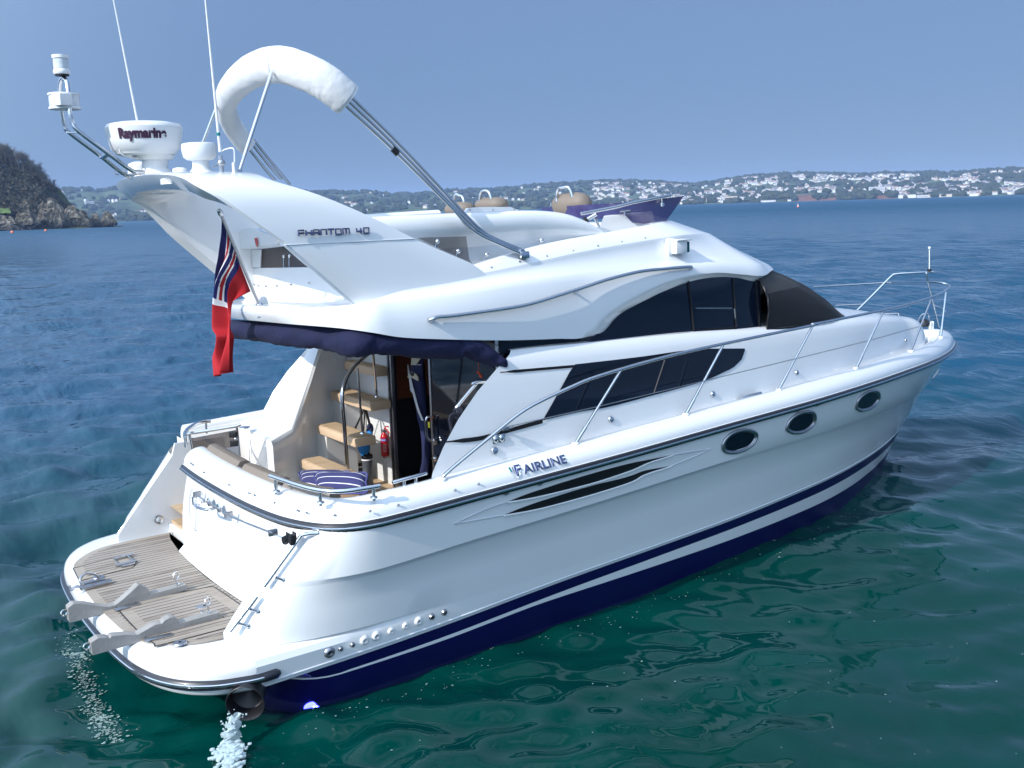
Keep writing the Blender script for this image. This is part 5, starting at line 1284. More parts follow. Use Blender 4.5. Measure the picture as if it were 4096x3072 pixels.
# ------------------------------------------------------------------ folded bimini: canvas roll on its hoops
cp = [(DD(752,217),-1.28),(DD(722,192),-1.26),(DD(690,170),-1.2),(DD(650,152),-1.08),(DD(615,141),-.9),(DD(580,141),-.62),(DD(545,154),-.28),(DD(515,176),.15),(DD(493,205),.6),(DD(488,235),1.0),(DD(500,268),1.22),(DD(518,296),1.3),(DD(536,318),1.33)]
from mathutils import noise as nz_
cl_ = curve([ay(p, y) for p, y in cp], 18); N_ = len(cl_)
rg2 = np.random.default_rng(3); b = MB(); rows = []
for i, p in enumerate(cl_):
    t = cl_[min(i+1, N_-1)] - cl_[max(i-1, 0)]; t /= np.linalg.norm(t)
    a = np.array((0, 0, 1.)) - t * t[2]; a /= np.linalg.norm(a); c = np.cross(t, a)
    s_ = i / (N_ - 1); r0 = .125 - .035 * s_ * s_ + .014 * sin(pi * s_)
    if i < 3: r0 *= .97
    seam = .93 if abs(i - 82) < 1 or abs(i - 156) < 1 else 1
    rows.append([p + (a * cos(q) * 1.05 + c * sin(q) * .85) * r0 * seam * (1 + .022 * nz_.fractal(Vector((i*.16 + .9*sin(q), 1.3*cos(q), 1.3*sin(q))), 1., 2., 4) + .035*abs(nz_.noise(Vector((i*.07 + 2*cos(q), 3.*sin(q), 7.))))) for q in np.linspace(0, 2*pi, 44, endpoint=False)])
b.loft(rows, close_u=True, cap0=True, cap1=True); bim = b.build('bimini_cover', 'canvas_white', yacht, 70)
b = MB()
f1 = [ay(p, y) for p, y in ((Z2(1428,668),-1.45),(Z2(1385,650),-1.45),(Z2(1250,590),-1.44),(Z2(1140,540),-1.43),(Z2(1050,470),-1.42),(Z2(960,365),-1.40),(Z2(600,10),-1.32),(DD(742,222),-1.28),(DD(722,192),-1.26))]
f2 = [ay(p, y) for p, y in ((Z2(1395,628),-1.42),(Z2(1230,560),-1.40),(Z2(1150,510),-1.39),(Z2(1065,430),-1.38),(Z2(660,0),-1.30),(DD(758,208),-1.26),(DD(735,180),-1.24))]
f3 = [ay(p, y) for p, y in ((Z2(1395,640),-1.43),(Z2(1240,575),-1.42),(Z2(1150,525),-1.41),(Z2(1060,450),-1.40),(Z2(630,5),-1.31),(DD(750,215),-1.27))]
for f in (f1, f2, f3): b.tube(f, .0145, 8, smooth=5)
for p in ((600,10),): b.lathe([(.022,-.03),(.022,.03)], ay(Z2(*p), -1.32), f1[5] - f1[6], 8, mi=1)
c = ay(Z2(1415,662), -1.45); b.box(c, (.09,.05,.06), bev=.01); b.lathe([(.028,-.02),(.028,.02)], ay(Z2(1400,645), -1.44), (0,1,0), 10)
b.build('bimini_frame', ['steel','black'], bim, 50)
b = MB()
for pts in (((1600,880),(1720,1030),(1835,1168)), ((1570,935),(1690,1085),(1740,1140)), ((1590,905),(1700,1045),(1780,1130))): b.tube([lay(p, 1.33) for p in pts], .0145, 8)
b.build('bimini_frame', 'steel', bim, 50)
b = MB(); b.tube([lay((1718,455), -.92), lay((1512,1085), -1.0)], .0145, 8); b.lathe([(.02,-.02),(.02,.02)], lay((1512,1085), -1.0), (0,1,0), 8); b.build('bimini_strut', 'steel', bim, 50)
b = MB(); b.tube([lay((1383,640), .75), lay((1280,910), .85), lay((1230,1080), .9)], .0145, 8); b.build('bimini_strut', 'steel', bim, 50)

# ------------------------------------------------------------------ navy cockpit awning rolled up under the overhang
aw = [(M5(285,675), .95, 'x'), (M5(600,715), .93, 'x'), (M5(950,750), .97, 'x'), (M5(1200,790), 1.08, 'x')]
pth = [ax(M5(292,680), 1.10), ax(M5(450,700), 1.06), ax(M5(700,722), 1.02), ax(M5(950,742), 1.05), ax(M5(1150,775), 1.13), ay(M5(1330,798), -1.55), ay(M5(1500,800), -1.60), ay(M5(1800,822), -1.61), ay(M5(2212,840), -1.60), ay(Z2(1000,1232), -1.60), ay(Z2(1130,1268), -1.61), ay(Z2(1220,1315), -1.62), ay(Z2(1285,1345), -1.63)]
hw = [.085,.095,.095,.10,.105,.108,.10,.095,.092,.092,.092,.075,.045]
cl2 = curve(pth, 9); N2_ = len(cl2); b = MB(); rows = []
for i, p in enumerate(cl2):
    t = cl2[min(i+1, N2_-1)] - cl2[max(i-1, 0)]; t /= np.linalg.norm(t); a = np.array((0,0,1.)); c = np.cross(t, a); c /= np.linalg.norm(c)
    h = float(np.interp(i / 9, range(len(hw)), hw)); wob = .05 * sin(i * .8) + .05 * sin(i * 1.9 + 1) + .13 * sin(i * .27 + 2)
    rows.append([p + a * h * cos(q) * (1 + (wob * .7 if cos(q) < 0 else 0)) + c * .085 * sin(q) * (1 + .07 * sin(3*q + i * .7)) for q in np.linspace(0, 2*pi, 22, endpoint=False)])
b.loft(rows, close_u=True, cap0=True, cap1=True); b.build('awning_roll', 'canvas_navy', yacht, 70)
b = MB(); b.add([(x, y, 2.70 if x < 2 else 2.64) for x, y in ((1.35,1.4),(1.15,-1.45),(2.7,-1.5),(2.7,1.5))], [(0,1,2,3)]); b.build('cockpit_headlining', 'gelcoat', yacht, 0)
# grab handle on the starboard cabin return
b = MB(); hpts = [ay(p, -1.64) for p in (M1(712,190), M1(705,160), M1(725,120), M1(850,-30), M1(870,-50), Z2(1085,1480), Z2(1120,1467), Z2(1180,1466))]; b.tube(hpts, .0165, 10, smooth=4); b.build('cabin_grab_handle', 'steel', yacht, 50)
# ================================================================== loose things on board
def stripes_mat(name, base, stripe, period, w, axis=2):
    m = bpy.data.materials.new(name); m.use_nodes = True; t = m.node_tree; b = t.nodes['Principled BSDF']; b.inputs['Roughness'].default_value = .9
    tc = t.nodes.new('ShaderNodeTexCoord'); sx = t.nodes.new('ShaderNodeSeparateXYZ'); t.links.new(tc.outputs['UV'], sx.inputs[0])
    dv = t.nodes.new('ShaderNodeMath'); dv.operation = 'DIVIDE'; dv.inputs[1].default_value = period; t.links.new(sx.outputs[1], dv.inputs[0])
    fr = t.nodes.new('ShaderNodeMath'); fr.operation = 'FRACT'; t.links.new(dv.outputs[0], fr.inputs[0])
    lt = t.nodes.new('ShaderNodeMath'); lt.operation = 'LESS_THAN'; lt.inputs[1].default_value = w; t.links.new(fr.outputs[0], lt.inputs[0])
    n = t.nodes.new('ShaderNodeTexNoise'); n.inputs['Scale'].default_value = 60; t.links.new(tc.outputs['Object'], n.inputs['Vector'])
    rp = t.nodes.new('ShaderNodeValToRGB'); rp.color_ramp.elements[0].color = (*base, 1); rp.color_ramp.elements[1].color = (*[c * 1.7 for c in base], 1); t.links.new(n.outputs['Fac'], rp.inputs[0])
    mx = t.nodes.new('ShaderNodeMix'); mx.data_type = 'RGBA'; mx.inputs[7].default_value = (*stripe, 1); t.links.new(lt.outputs[0], mx.inputs[0]); t.links.new(rp.outputs[0], mx.inputs[6]); t.links.new(mx.outputs[2], b.inputs['Base Color']); MAT[name] = m
stripes_mat('cushion_stripe', (.022, .024, .085), (.70, .70, .72), .26, .10)
ZA_, ZB_, ZC_ = mk(200, 2050, .27125), mk(600, 2250, .27125), mk(200, 2450, .27125)
def chock(outl, y, th, label, eye, eye2):
    P = [ay(p, y) for p in outl]; base = np.array((np.mean([p[0] for p in P]), y, min(p[2] for p in P)))
    t = thing('tender_chock', base, label, 'tender chock', 'tender chocks on the swim platform')
    b = MB(); b.prism(P, (0, 1, 0), th); o = b.build('beam', 'chock_grey', t, 25)
    md = o.modifiers.new('bevel', 'BEVEL'); md.width = .007; md.segments = 2; md.limit_method = 'ANGLE'; md.angle_limit = radians(25)
    a, r = ay(eye[0], y + th/2), ay(eye[1], y + th/2); b = MB(); b.tube([a - np.array((0,0,.02)), r - np.array((0,0,.03))], .008, 8); c = r
    b.tube([c + np.array((0.028*cos(q)*.9, .028*cos(q)*.5, .034*sin(q))) for q in np.linspace(0, 2*pi, 18, endpoint=False)], .006, 6, closed=True); b.lathe([(.016, 0), (.013, .02)], a, n=10); b.build('eye_bolt', 'steel', t, 40)
    c = ay(eye2, y + th/2); b = MB(); b.tube([c + np.array((.024*cos(q), .012*cos(q), .024*sin(q))) for q in np.linspace(0, 2*pi, 16, endpoint=False)], .006, 6, closed=True); b.tube([c + np.array((.024, 0, 0)), c + np.array((.09, 0, .0))], .006, 6); b.build('eye_bolt', 'steel', t, 40)
    return t
chock([ZA_(*p) for p in ((287,1628),(265,1410),(350,1345),(540,1352),(700,1380),(865,1395),(965,1370),(1060,1295),(1190,1180),(1310,1065),(1455,1130),(1465,1213),(1520,1200),(2018,1062),(2025,1142),(960,1452),(745,1508))], -.30, .085, 'grey weathered chock on the platform with one tall pointed hump, farther from the hull side', (ZA_(1885,1065), ZA_(1857,935)), ZA_(205,1480))
chock([ZC_(*p) for p in ((625,633),(605,448),(712,380),(850,374),(884,388),(905,352),(950,345),(1150,330),(1285,335),(1345,300),(1480,222),(1560,180),(1655,166),(1690,122),(1770,76),(1830,72),(1890,100),(1895,180))] + [ZB_(*p) for p in ((425,905),(1028,733),(1035,823),(0,1130))] + [ZC_(860,568)], -1.065, .085, 'grey weathered chock on the platform with low double humps, nearer the hull side', (ZB_(872,752), ZB_(850,580)), ZC_(540,500))
# fire extinguisher on the bulkhead
ec_ = ax(Z4(1551, 968), 2.50)
t = thing('fire_extinguisher', ec_, 'red fire extinguisher with a blue band hung on the white bulkhead beside the door', 'fire extinguisher')
b = MB(); b.lathe([(.03,0),(.041,.012),(.043,.03),(.043,.20),(.036,.23),(.018,.245),(.016,.26)], ec_, n=22); cy_ = b.build('cylinder', 'red_paint', t, 50)
def exf(h0, h1, a0, a1, off=.0006):
    return [[(ec_[0] + (.043+off)*cos(a), ec_[1] + (.043+off)*sin(a), ec_[2] + h) for a in np.linspace(a0, a1, 10)] for h in (h0, h1)]
va = math.atan2(CAM[1] - ec_[1], CAM[0] - ec_[0])
b = MB(); b.loft(exf(.165, .195, va - 1.1, va + .6)); b.build('blue_band', 'label_blue', cy_, 0)
b = MB(); b.loft(exf(.05, .150, va - .6, va + .55)); b.build('instruction_panel', 'red_paint', cy_, 0)
v_, f_ = text_mesh('POWDER', 1., .5, .02); V = np.array(v_); mn, mx2 = V.min(0), V.max(0)
b = MB(); b.add([(ec_[0] + (.0442+.0004*p[2])*cos(va - .95 + 1.25*(p[0]-mn[0])/(mx2[0]-mn[0])), ec_[1] + (.0442+.0004*p[2])*sin(va - .95 + 1.25*(p[0]-mn[0])/(mx2[0]-mn[0])), ec_[2] + .174 + .014*(p[1]-mn[1])/(mx2[1]-mn[1])) for p in V], f_); b.build('lettering', 'white_trim', cy_, 0, merge=1e-6)
b = MB()
for k in range(6): b.loft(exf(.058 + k*.015, .062 + k*.015, va - .45, va + .35, .0012))
b.build('small_print', 'white_trim', cy_, 0)
b = MB(); b.lathe([(.014, .255),(.018,.265),(.012,.29)], ec_, n=10, mi=0); b.box(ec_ + np.array((-.01,-.02,.275)), (.03,.05,.02), mi=0, bev=.004)
b.tube([ec_ + np.array((0,.0,.285)), ec_ + np.array((0,-.05,.325)), ec_ + np.array((0,-.10,.33))], .007, 6, mi=1); b.tube([ec_ + np.array((0,-.02,.30)), ec_ + np.array((0,-.07,.29)), ec_ + np.array((0,-.11,.255))], .007, 6, mi=1); b.build('valve', ['steel_dull','red_paint'], t, 40)
b = MB(); b.tube([ec_ + np.array((.03,-.045,.26)), ec_ + np.array((.02,-.05,.1)), ec_ + np.array((.02,-.05,-.005)), ec_ + np.array((-.02,-.02,-.012)), ec_ + np.array((-.03,.03,.01))], .004, 6); b.build('bracket', 'black', t, 40)
# rubber boots
def boot(c, ang, label, insole):
    t = thing('rubber_boot', c, label, 'boot', 'pair of rubber boots beside the steps')
    b = MB(); rows = []
    for h, rx, ry, dx in ((0,.045,.11,.05),(.02,.048,.115,.05),(.05,.046,.11,.045),(.09,.044,.085,.025),(.13,.046,.06,.0),(.20,.050,.054,0),(.28,.055,.058,0),(.33,.058,.060,0)):
        rows.append([(c[0] + dx*cos(ang) + (rx*cos(a)*-sin(ang) + ry*sin(a)*cos(ang)), c[1] + dx*sin(ang) + (rx*cos(a)*cos(ang) + ry*sin(a)*sin(ang)), c[2] + h) for a in np.linspace(0, 2*pi, 20, endpoint=False)])
    b.loft(rows, close_u=True, cap0=True); sh_ = b.build('shaft', 'boot_grey', t, 60)
    r = rows[-1]; cc = np.mean(np.array(r), 0)
    b = MB(); b.loft([[cc + (np.array(p)-cc)*s_ + np.array((0,0,h)) for p in r] for s_, h in ((1.01,-.03),(1.03,0),(.98,.003),(.94,-.04))], close_u=True); b.build('collar', 'black', sh_, 40)
    b = MB(); b.loft([[cc + (np.array(p)-cc)*1.02 + np.array((0,0,h)) for p in r] for h in (-.048,-.034)], close_u=True); b.build('white_band', 'white_trim', sh_, 0)
    b = MB(); b.loft([[np.mean(np.array(rows[0]),0) + (np.array(p)-np.mean(np.array(rows[0]),0))*1.04 + np.array((0,0,h)) for p in rows[0]] for h in (0,.018)], close_u=True); b.build('sole', 'black', sh_, 0)
    if insole:
        b = MB(); q = cc + np.array((0,.0,.02))
        for dy, hh_, dz in ((.012,.062,.03),(-.03,.045,-.005)):
            b.sphere(q + np.array((0, dy, dz)), (.012, .042, hh_), 8)
        b.build('insole', 'black', t, 60)
    b = MB(); b.tube([np.array(rows[6][14]) + np.array((-.004,-.004,-.06)), np.array(rows[5][15]) + np.array((-.006,-.004,0)), np.array(rows[3][13]) + np.array((-.006,-.004,0))], .006, 6); b.build('piping', 'white_trim', sh_, 40)
    return t
bt = ax(Z4(1418, 1020), 2.36); boot(np.array((bt[0], bt[1], SOLE + .005)) if abs(bt[2]-SOLE-.335) < .12 else bt - np.array((0,0,.33)), radians(200), 'grey rubber boot with black insoles poking out, nearer of the pair by the steps', True)
bt2 = ax(Z4(1352, 1012), 2.46); boot(bt2 - np.array((0,0,.33)), radians(200), 'grey rubber boot half hidden behind the other boot by the steps', False)
# blue bag on black straps
bc = ax(Z4(1388, 880), 2.33)
t = thing('hanging_bag', bc, 'bright blue bag hanging on black straps below the stair treads', 'bag')
b = MB(); rows = []
for k, h in enumerate(np.linspace(-.105, .12, 9)):
    w = .115 * (1 - max(0, -h - .02)**2 * 60) * (1 if h < .08 else .9); w = max(w, .03)
    rows.append([(bc[0] + .05*cos(a)*(w/.115), bc[1] + w*sin(a)*1.0, bc[2] + h - .01*cos(2*a) + .008*sin(5*a + k)) for a in np.linspace(0, 2*pi, 22, endpoint=False)])
b.loft(rows, close_u=True, cap0=True, cap1=True); b.build('pouch', 'bag_blue', t, 60)
top_ = ax(Z4(1402, 605), 2.40)
for (p, dx) in (((1330,760),0), ((1392,760),.02), ((1442,755),0)):
    b = MB(); q = ax(Z4(*p), 2.36); b.tube([top_, q, q*.5 + (bc + np.array((0,0,.1)))*.5], .010, 6, sq=(1.5,.4)); b.build('strap', 'black', t, 30)
pc = ax(Z4(1440, 760), 2.38); b = MB(); b.sphere(pc + np.array((0,0,.0)), (.03,.05,.055), 7, 0); b.sphere(pc + np.array((-.012,-.005,-.05)), (.03,.045,.03), 7, 1); b.build('side_pocket', ['cloth_navy','bag_blue'], t, 60)
# striped cushions on the settee
CZ_ = mk(1180, 1820, 420/2212)
def cushion(cs, x0, label, grp):
    """cs: four photo corners (top left, top right, bottom right, bottom left) at depth x0"""
    c4 = [ax(p, x) for p, x in zip(cs, x0)]
    cen_ = np.mean(c4, 0); t0 = thing('striped_cushion', (cen_[0], cen_[1], min(p[2] for p in c4)), label, 'cushion', grp)
    nrm = np.cross(c4[1] - c4[0], c4[3] - c4[0]); nrm /= np.linalg.norm(nrm)
    n = 24; b = MB(); uv = []
    for s in (1, -1):
        rows = []
        for i in range(n + 1):
            r = []
            for j in range(n + 1):
                u, v = j/n, i/n; pinch = .5*(1 - (2*u-1)**2)
                uu, vv = u, v + (.10*(.5 - v)*2) * (4*u*(1-u)) * .6
                p = (c4[0]*(1-uu) + c4[1]*uu)*(1-vv) + (c4[3]*(1-uu) + c4[2]*uu)*vv
                h = .062 * ((1-abs(2*u-1)**3.2)*(1-abs(2*v-1)**3.2))**.55
                r.append(p + nrm*s*h)
            rows.append(r)
        b.loft(rows)
    o = b.build('cover', 'cushion_stripe', t0, 70, merge=1e-5, fix=True)
    me = o.data; ul = me.uv_layers.new(name='UVMap'); offv = WLOC[t0.name]
    e1, e2 = c4[1]-c4[0], c4[3]-c4[0]
    G = np.linalg.inv(np.array([[e1 @ e1, e1 @ e2], [e1 @ e2, e2 @ e2]]))
    for l in me.loops:
        p = np.array(me.vertices[l.vertex_index].co) + np.array(offv) - c4[0]
        a_, b_ = G @ np.array([p @ e1, p @ e2]); ul.data[l.index].uv = (a_, max(0, b_) + .12)
    b = MB(); b.tube([p for p in curve([c4[0], c4[0]*.5+c4[1]*.5 + (c4[3]-c4[0])*.06, c4[1], c4[1]*.5+c4[2]*.5, c4[2], c4[2]*.5+c4[3]*.5, c4[3], c4[3]*.5+c4[0]*.5], 5, True)], .007, 6, closed=True); b.build('piping', 'cushion_blue', t0, 40)
    return t0
cushion([CZ_(430,378), CZ_(1480,375), CZ_(1500,790), CZ_(500,840)], [1.22,1.36,1.22,1.05], 'navy cushion with white stripes on the settee, in front of the other cushion', 'striped cushions on the cockpit settee')
cushion([CZ_(108,352), CZ_(1120,345), CZ_(1140,700), CZ_(150,650)], [1.42,1.60,1.44,1.26], 'navy cushion with white stripes on the settee, tucked behind the front cushion', 'striped cushions on the cockpit settee')
# foul weather suit hanging in the doorway
JA, JB = mk(1540, 1380, 420/2212), mk(1380, 1620, 420/2212)
jr = [(JA(690,190),.08),(JA(690,300),.082),(JA(690,430),.085),(JA(700,700),.083),(JA(715,900),.075),(JA(735,1100),.068),(JA(760,1300),.062),(JA(770,1450),.058),(JB(1640,250),.05),(JB(1690,420),.04),(JB(1720,620),.034),(JB(1725,850),.033),(JB(1715,1100),.034),(JB(1690,1300),.038),(JB(1680,1430),.045)]
jx = 2.69
jo = ax(jr[-1][0], jx)
t = thing('oilskin_suit', jo, 'navy and cream oilskin jacket and trousers hanging in the saloon doorway', 'oilskins')
b = MB(); rows = []
for i, (p, w) in enumerate(jr):
    c = ax(p, jx); rows.append([(c[0] + .05*cos(a) + .012*sin(3*a + i), c[1] + w*1.25*sin(a)*(1 + .08*sin(2*i)), c[2]) for a in np.linspace(0, 2*pi, 20, endpoint=False)])
b.loft(rows, close_u=True, cap0=True, cap1=True); b.build('jacket', 'cloth_navy', t, 60)
def patch(pts, m, name, dx=-.06, th=.012):
    b = MB(); b.prism([ax(JA(*p), jx + dx) for p in pts], (1,0,0), th); return b.build(name, m, t, 0)
patch([(565,185),(805,203),(640,420),(545,425),(555,300)], 'cloth_cream', 'collar')
patch([(470,690),(500,600),(560,560),(640,610),(690,680),(697,760),(560,690)], 'cloth_cream', 'flap', -.066)
patch([(515,600),(545,570),(590,580),(600,640),(560,660)], 'black', 'buckle', -.075)
b = MB(); b.loft([[ax(JA(u - 24, v), jx - .07), ax(JA(u + 24, v), jx - .07)] for u, v in ((525,700),(560,850),(600,1000),(650,1200),(710,1400),(790,1590))]); b.build('webbing', 'gelcoat_grey', t, 0)
b = MB(); b.prism([ax(JA(*p), jx - .02) for p in ((470,410),(505,560),(540,800),(575,930),(580,1020),(530,960),(515,800),(480,560))], (1,0,0), .012); b.build('lining', 'lens_clear', t, 0)
o0, o1 = ax(JA(528, 425), jx - .0675), ax(JA(765, 425), jx - .0675)
v_, f_ = text_mesh('MARINE', 1., .5); V = np.array(v_); mn, mx2 = V.min(0), V.max(0)
b = MB(); b.add([o0 + (o1 - o0) * (.4 + .6*(p[0]-mn[0])/(mx2[0]-mn[0])) + np.array((-.002*(p[2]+.5), 0, .0095*(p[1]-mn[1])/(mx2[1]-mn[1]))) for p in V], f_); b.build('lettering', 'white_trim', t, 0, merge=1e-6)
# rope hitched to the cabin grab handle
rk = [ay(p, -1.70) for p in (M1(735,200),M1(700,205),M1(660,215),M1(645,250),M1(655,330),M1(670,400),M1(690,480),M1(705,570),M1(722,640),M1(733,705))]
t = thing('mooring_rope', rk[-1], 'black rope hitched round the cabin grab handle and hanging down', 'rope')
b = MB(); b.tube(rk, .0105, 8, smooth=5); b.tube([ay(p, -1.695) for p in (M1(720,215),M1(680,235),M1(655,262),M1(662,340),M1(684,420),M1(684,470),M1(684,535))], .0105, 8, smooth=5); b.build('strand', 'rope_black', t, 50)
b = MB()
for k in range(5):
    c = ay(M1(700 + k*9, 203 - k*2), -1.66); b.tube([c + np.array((.0, .032*cos(a), .034*sin(a))) for a in np.linspace(0, 2*pi, 14, endpoint=False)], .011, 6, closed=True)
b.build('hitch', 'rope_black', t, 50)
# key with a yellow float in the saloon lock
kx = 2.50; kc = ax(JB(1770, 420), kx)
t = thing('key_float', kc, 'yellow key tag dangling from the saloon door lock', 'key tag')
b = MB(); b.box(kc, (.008, .030, .056), bev=.003); b.build('tag', 'yellow_tag', t, 20)
b = MB(); b.tube([kc + np.array((0,0,.026)), kc + np.array((0.02,-.004,.05)), kc + np.array((.05,-.01,.075))], .0025, 6); b.build('cord', 'orange', t, 30)
# orange lanyard by the glass door
oc = ax(JA(1990, 620), 2.50); t = thing('orange_lanyard', oc, 'orange lanyard hanging at the outer edge of the glass door', 'lanyard')
b = MB(); b.tube([ax(JA(1965,290), 2.5), ax(JA(1975,560), 2.5)], .003, 6); b.build('cord', 'orange', t, 30)
b = MB(); b.tube([ax(JA(1950,570), 2.5), ax(JA(1990,600), 2.49), ax(JA(2010,660), 2.49), ax(JA(2040,670), 2.5), ax(JA(2010,620), 2.5)], .010, 6, smooth=4); b.build('bundle', 'orange', t, 40)
# mesh cover over the windscreen
m = mat('screen_mesh', (.018, .018, .020), .8, bump=(300, .5, .002)); tt = m.node_tree; bsd = tt.nodes['Principled BSDF']
trn = tt.nodes.new('ShaderNodeBsdfTransparent'); mxn = tt.nodes.new('ShaderNodeMixShader'); mxn.inputs[0].default_value = .80
tt.links.new(trn.outputs[0], mxn.inputs[1]); tt.links.new(bsd.outputs[0], mxn.inputs[2]); tt.links.new(mxn.outputs[0], [n for n in tt.nodes if n.type == 'OUTPUT_MATERIAL'][0].inputs[0])
b = MB(); rr = screen_rows(.016, np.linspace(-.03, 1.06, 22)); rg3 = random.Random(2)
rr = [[p + np.array((.006*sin(i*1.3 + j*.7), .005*cos(j*1.1 + i*.4), .004*sin(j*.9))) * (1 if 0 < i < 21 else 0) for j, p in enumerate(r)] for i, r in enumerate(rr)]
b.loft(rr); cov = b.mirror().build('windscreen_cover', 'screen_mesh', None, 60, merge=2e-3); rehome(cov)
tag(cov, 'black mesh cover stretched over the windscreen', 'windscreen cover')
b = MB(); b.tube([r[0] for r in rr], .010, 6); b.tube([p for p in rr[0]], .009, 6); WLOC[cov.name] = Vector(cov.location); b.build('hem', 'black', cov, 50)
# red ensign
sH0, sH1 = ax(N2(322, 330), .58), ax(N2(745, 1420), .90)
fx = .66
Lc = [N2(312,350), N2(300,590), N2(272,780), N2(243,950), N2(205,1130), M5(104,360), M5(97,520), M5(103,655), M5(150,712), M5(125,850), M5(122,930), M5(157,1092)]
Rc = [N2(745,1425), M5(400,380), M5(340,418), M5(295,455), M5(272,500), M5(270,570), M5(282,640), M5(282,720), M5(278,790), M5(272,880), M5(264,970), M5(254,1042)]
LL = curve([ax(p, fx) for p in Lc], 10); RR = curve([ax(p, fx + .04) for p in Rc], 10)
NT, NS = len(LL), 70
rows = []; A0 = np.array(sH0); A1 = np.array(sH1)
for i in range(NT):
    t_ = i / (NT - 1); r = []
    for j in range(NS + 1):
        s = j / NS
        p = LL[i]*(1-s) + RR[i]*s
        st_ = A0*(1-s) + A1*s
        lin = LL[0]*(1-s) + RR[0]*s
        p = p + (st_ - lin) * max(0, 1 - t_*1.15)**1.6
        w = min(1, t_*4)
        p = p + np.array((.055*sin(s*9.5 + t_*2.5) + .03*sin(s*17 - t_*3), 0, 0)) * w * (.35 + .65*t_)
        r.append(p)
    rows.append(r)
def flag_col(i, j):
    t_, s = (i + .5)/(NT-1), (j + .5)/NS
    v = s / .62 - .10 * t_
    if v > 1 or t_ > .47: return 0
    if t_ > .44 and v > .5: return 2
    for lim, c in ((.24,1),(.30,2),(.44,0),(.51,2),(.65,1),(.69,2),(.77,0),(.81,2),(1.1,1)):
        if v < lim: return c
    return 0
b = MB(); b.loft(rows, flag_col); fl = b.build('ensign_flag', ['flag_red', 'label_blue', 'white_trim'], None, 70, fix=False); fl.data.materials[1] = mat('flag_navy', (.008, .012, .10), .8); rehome(fl)
md = fl.modifiers.new('thickness', 'SOLIDIFY'); md.thickness = .002
tag(fl, 'red ensign with blue canton hanging limp from the stern flagstaff', 'flag')
# cooling water falling from the exhaust
ZE = mk(600, 2600, 800/2212)
sp = MB(); rs = random.Random(11)
cl3 = curve([ay(ZE(*p), -1.98) for p in ((925,735),(915,800),(905,880),(900,960),(905,1040),(930,1100))], 6)
rows = []
for i, p in enumerate(cl3):
    w = .030 + .012*sin(i*.9) + .0012*i
    rows.append([p + np.array((w*cos(a)*(1+.4*sin(3*a+i*.8)), .6*w*sin(a), .02*sin(2*a+i))) for a in np.linspace(0, 2*pi, 12, endpoint=False)])
sp.loft(rows, close_u=True)
for k in range(520):
    q = rs.random(); c = az(ZE(900 + rs.gauss(20, 55) - 120*max(0, q-.6)*3, 1010 + abs(rs.gauss(0, 110)) + 130*q*.6), .02 + .05*rs.random()*(1-q))
    r = rs.uniform(.004, .016); sp.sphere(c, (r*rs.uniform(1,2.2), r*rs.uniform(1,2), r*.7), 3)
for k in range(120):
    i = rs.randrange(len(cl3)); p = cl3[i]; r = rs.uniform(.003,.009); sp.sphere(p + np.array((rs.gauss(0,.035), rs.gauss(0,.03), rs.gauss(0,.03))), r, 3)
mat('white_water', (.55, .66, .68), .25, spec=.6, alpha=.62)
tag(sp.build('splash', 'white_water', None, 60), 'white splash of cooling water below the exhaust', 'splash', kind='stuff')
# flecks of foam drifting beside the hull and astern
fm = MB()
def fleck(c, r):
    n = rs.randint(5, 8); a0 = rs.random()*6; fm.add([(c[0] + r*rs.uniform(.5,1.2)*cos(a0+2*pi*k/n), c[1] + r*rs.uniform(.4,1.)*sin(a0+2*pi*k/n), c[2]) for k in range(n)], [tuple(range(n))])
ln_ = [ZC_(*p) for p in ((300,520),(330,680),(430,760),(470,900),(540,1010),(610,1180),(680,1290),(740,1420),(800,1560),(1000,1610))]
lw_ = curve([az(p, 0) for p in ln_], 20)
for p in lw_:
    for k in range(6): 
        q = p + np.array((rs.gauss(0,.045), rs.gauss(0,.075), 0)); fleck((q[0], q[1], wave_z(q[0], q[1]) + .008), abs(rs.gauss(.004,.005)) + .002)
for k in range(260):
    x = rs.uniform(.3, 9.5); d = abs(rs.gauss(0, .28)) + .03; y = -Yh(x, 0) - d
    if rs.random() < .75 and d > .35: continue
    fleck((x, y, wave_z(x, y) + .008), abs(rs.gauss(.003,.004)) + .002)
for k in range(110):
    q = az((rs.uniform(900, 4090), rs.uniform(2250, 3060)), 0)
    if Yh(min(max(q[0],0),10), 0) + q[1] > -.1 and q[0] < 10: continue
    fleck((q[0], q[1], wave_z(q[0], q[1]) + .008), abs(rs.gauss(.003,.003)) + .002)
mat('foam_white', (.22, .30, .28), .6)
tag(fm.build('foam', 'foam_white', None, 0), 'flecks of foam drifting on the water round the hull', 'foam', kind='stuff')
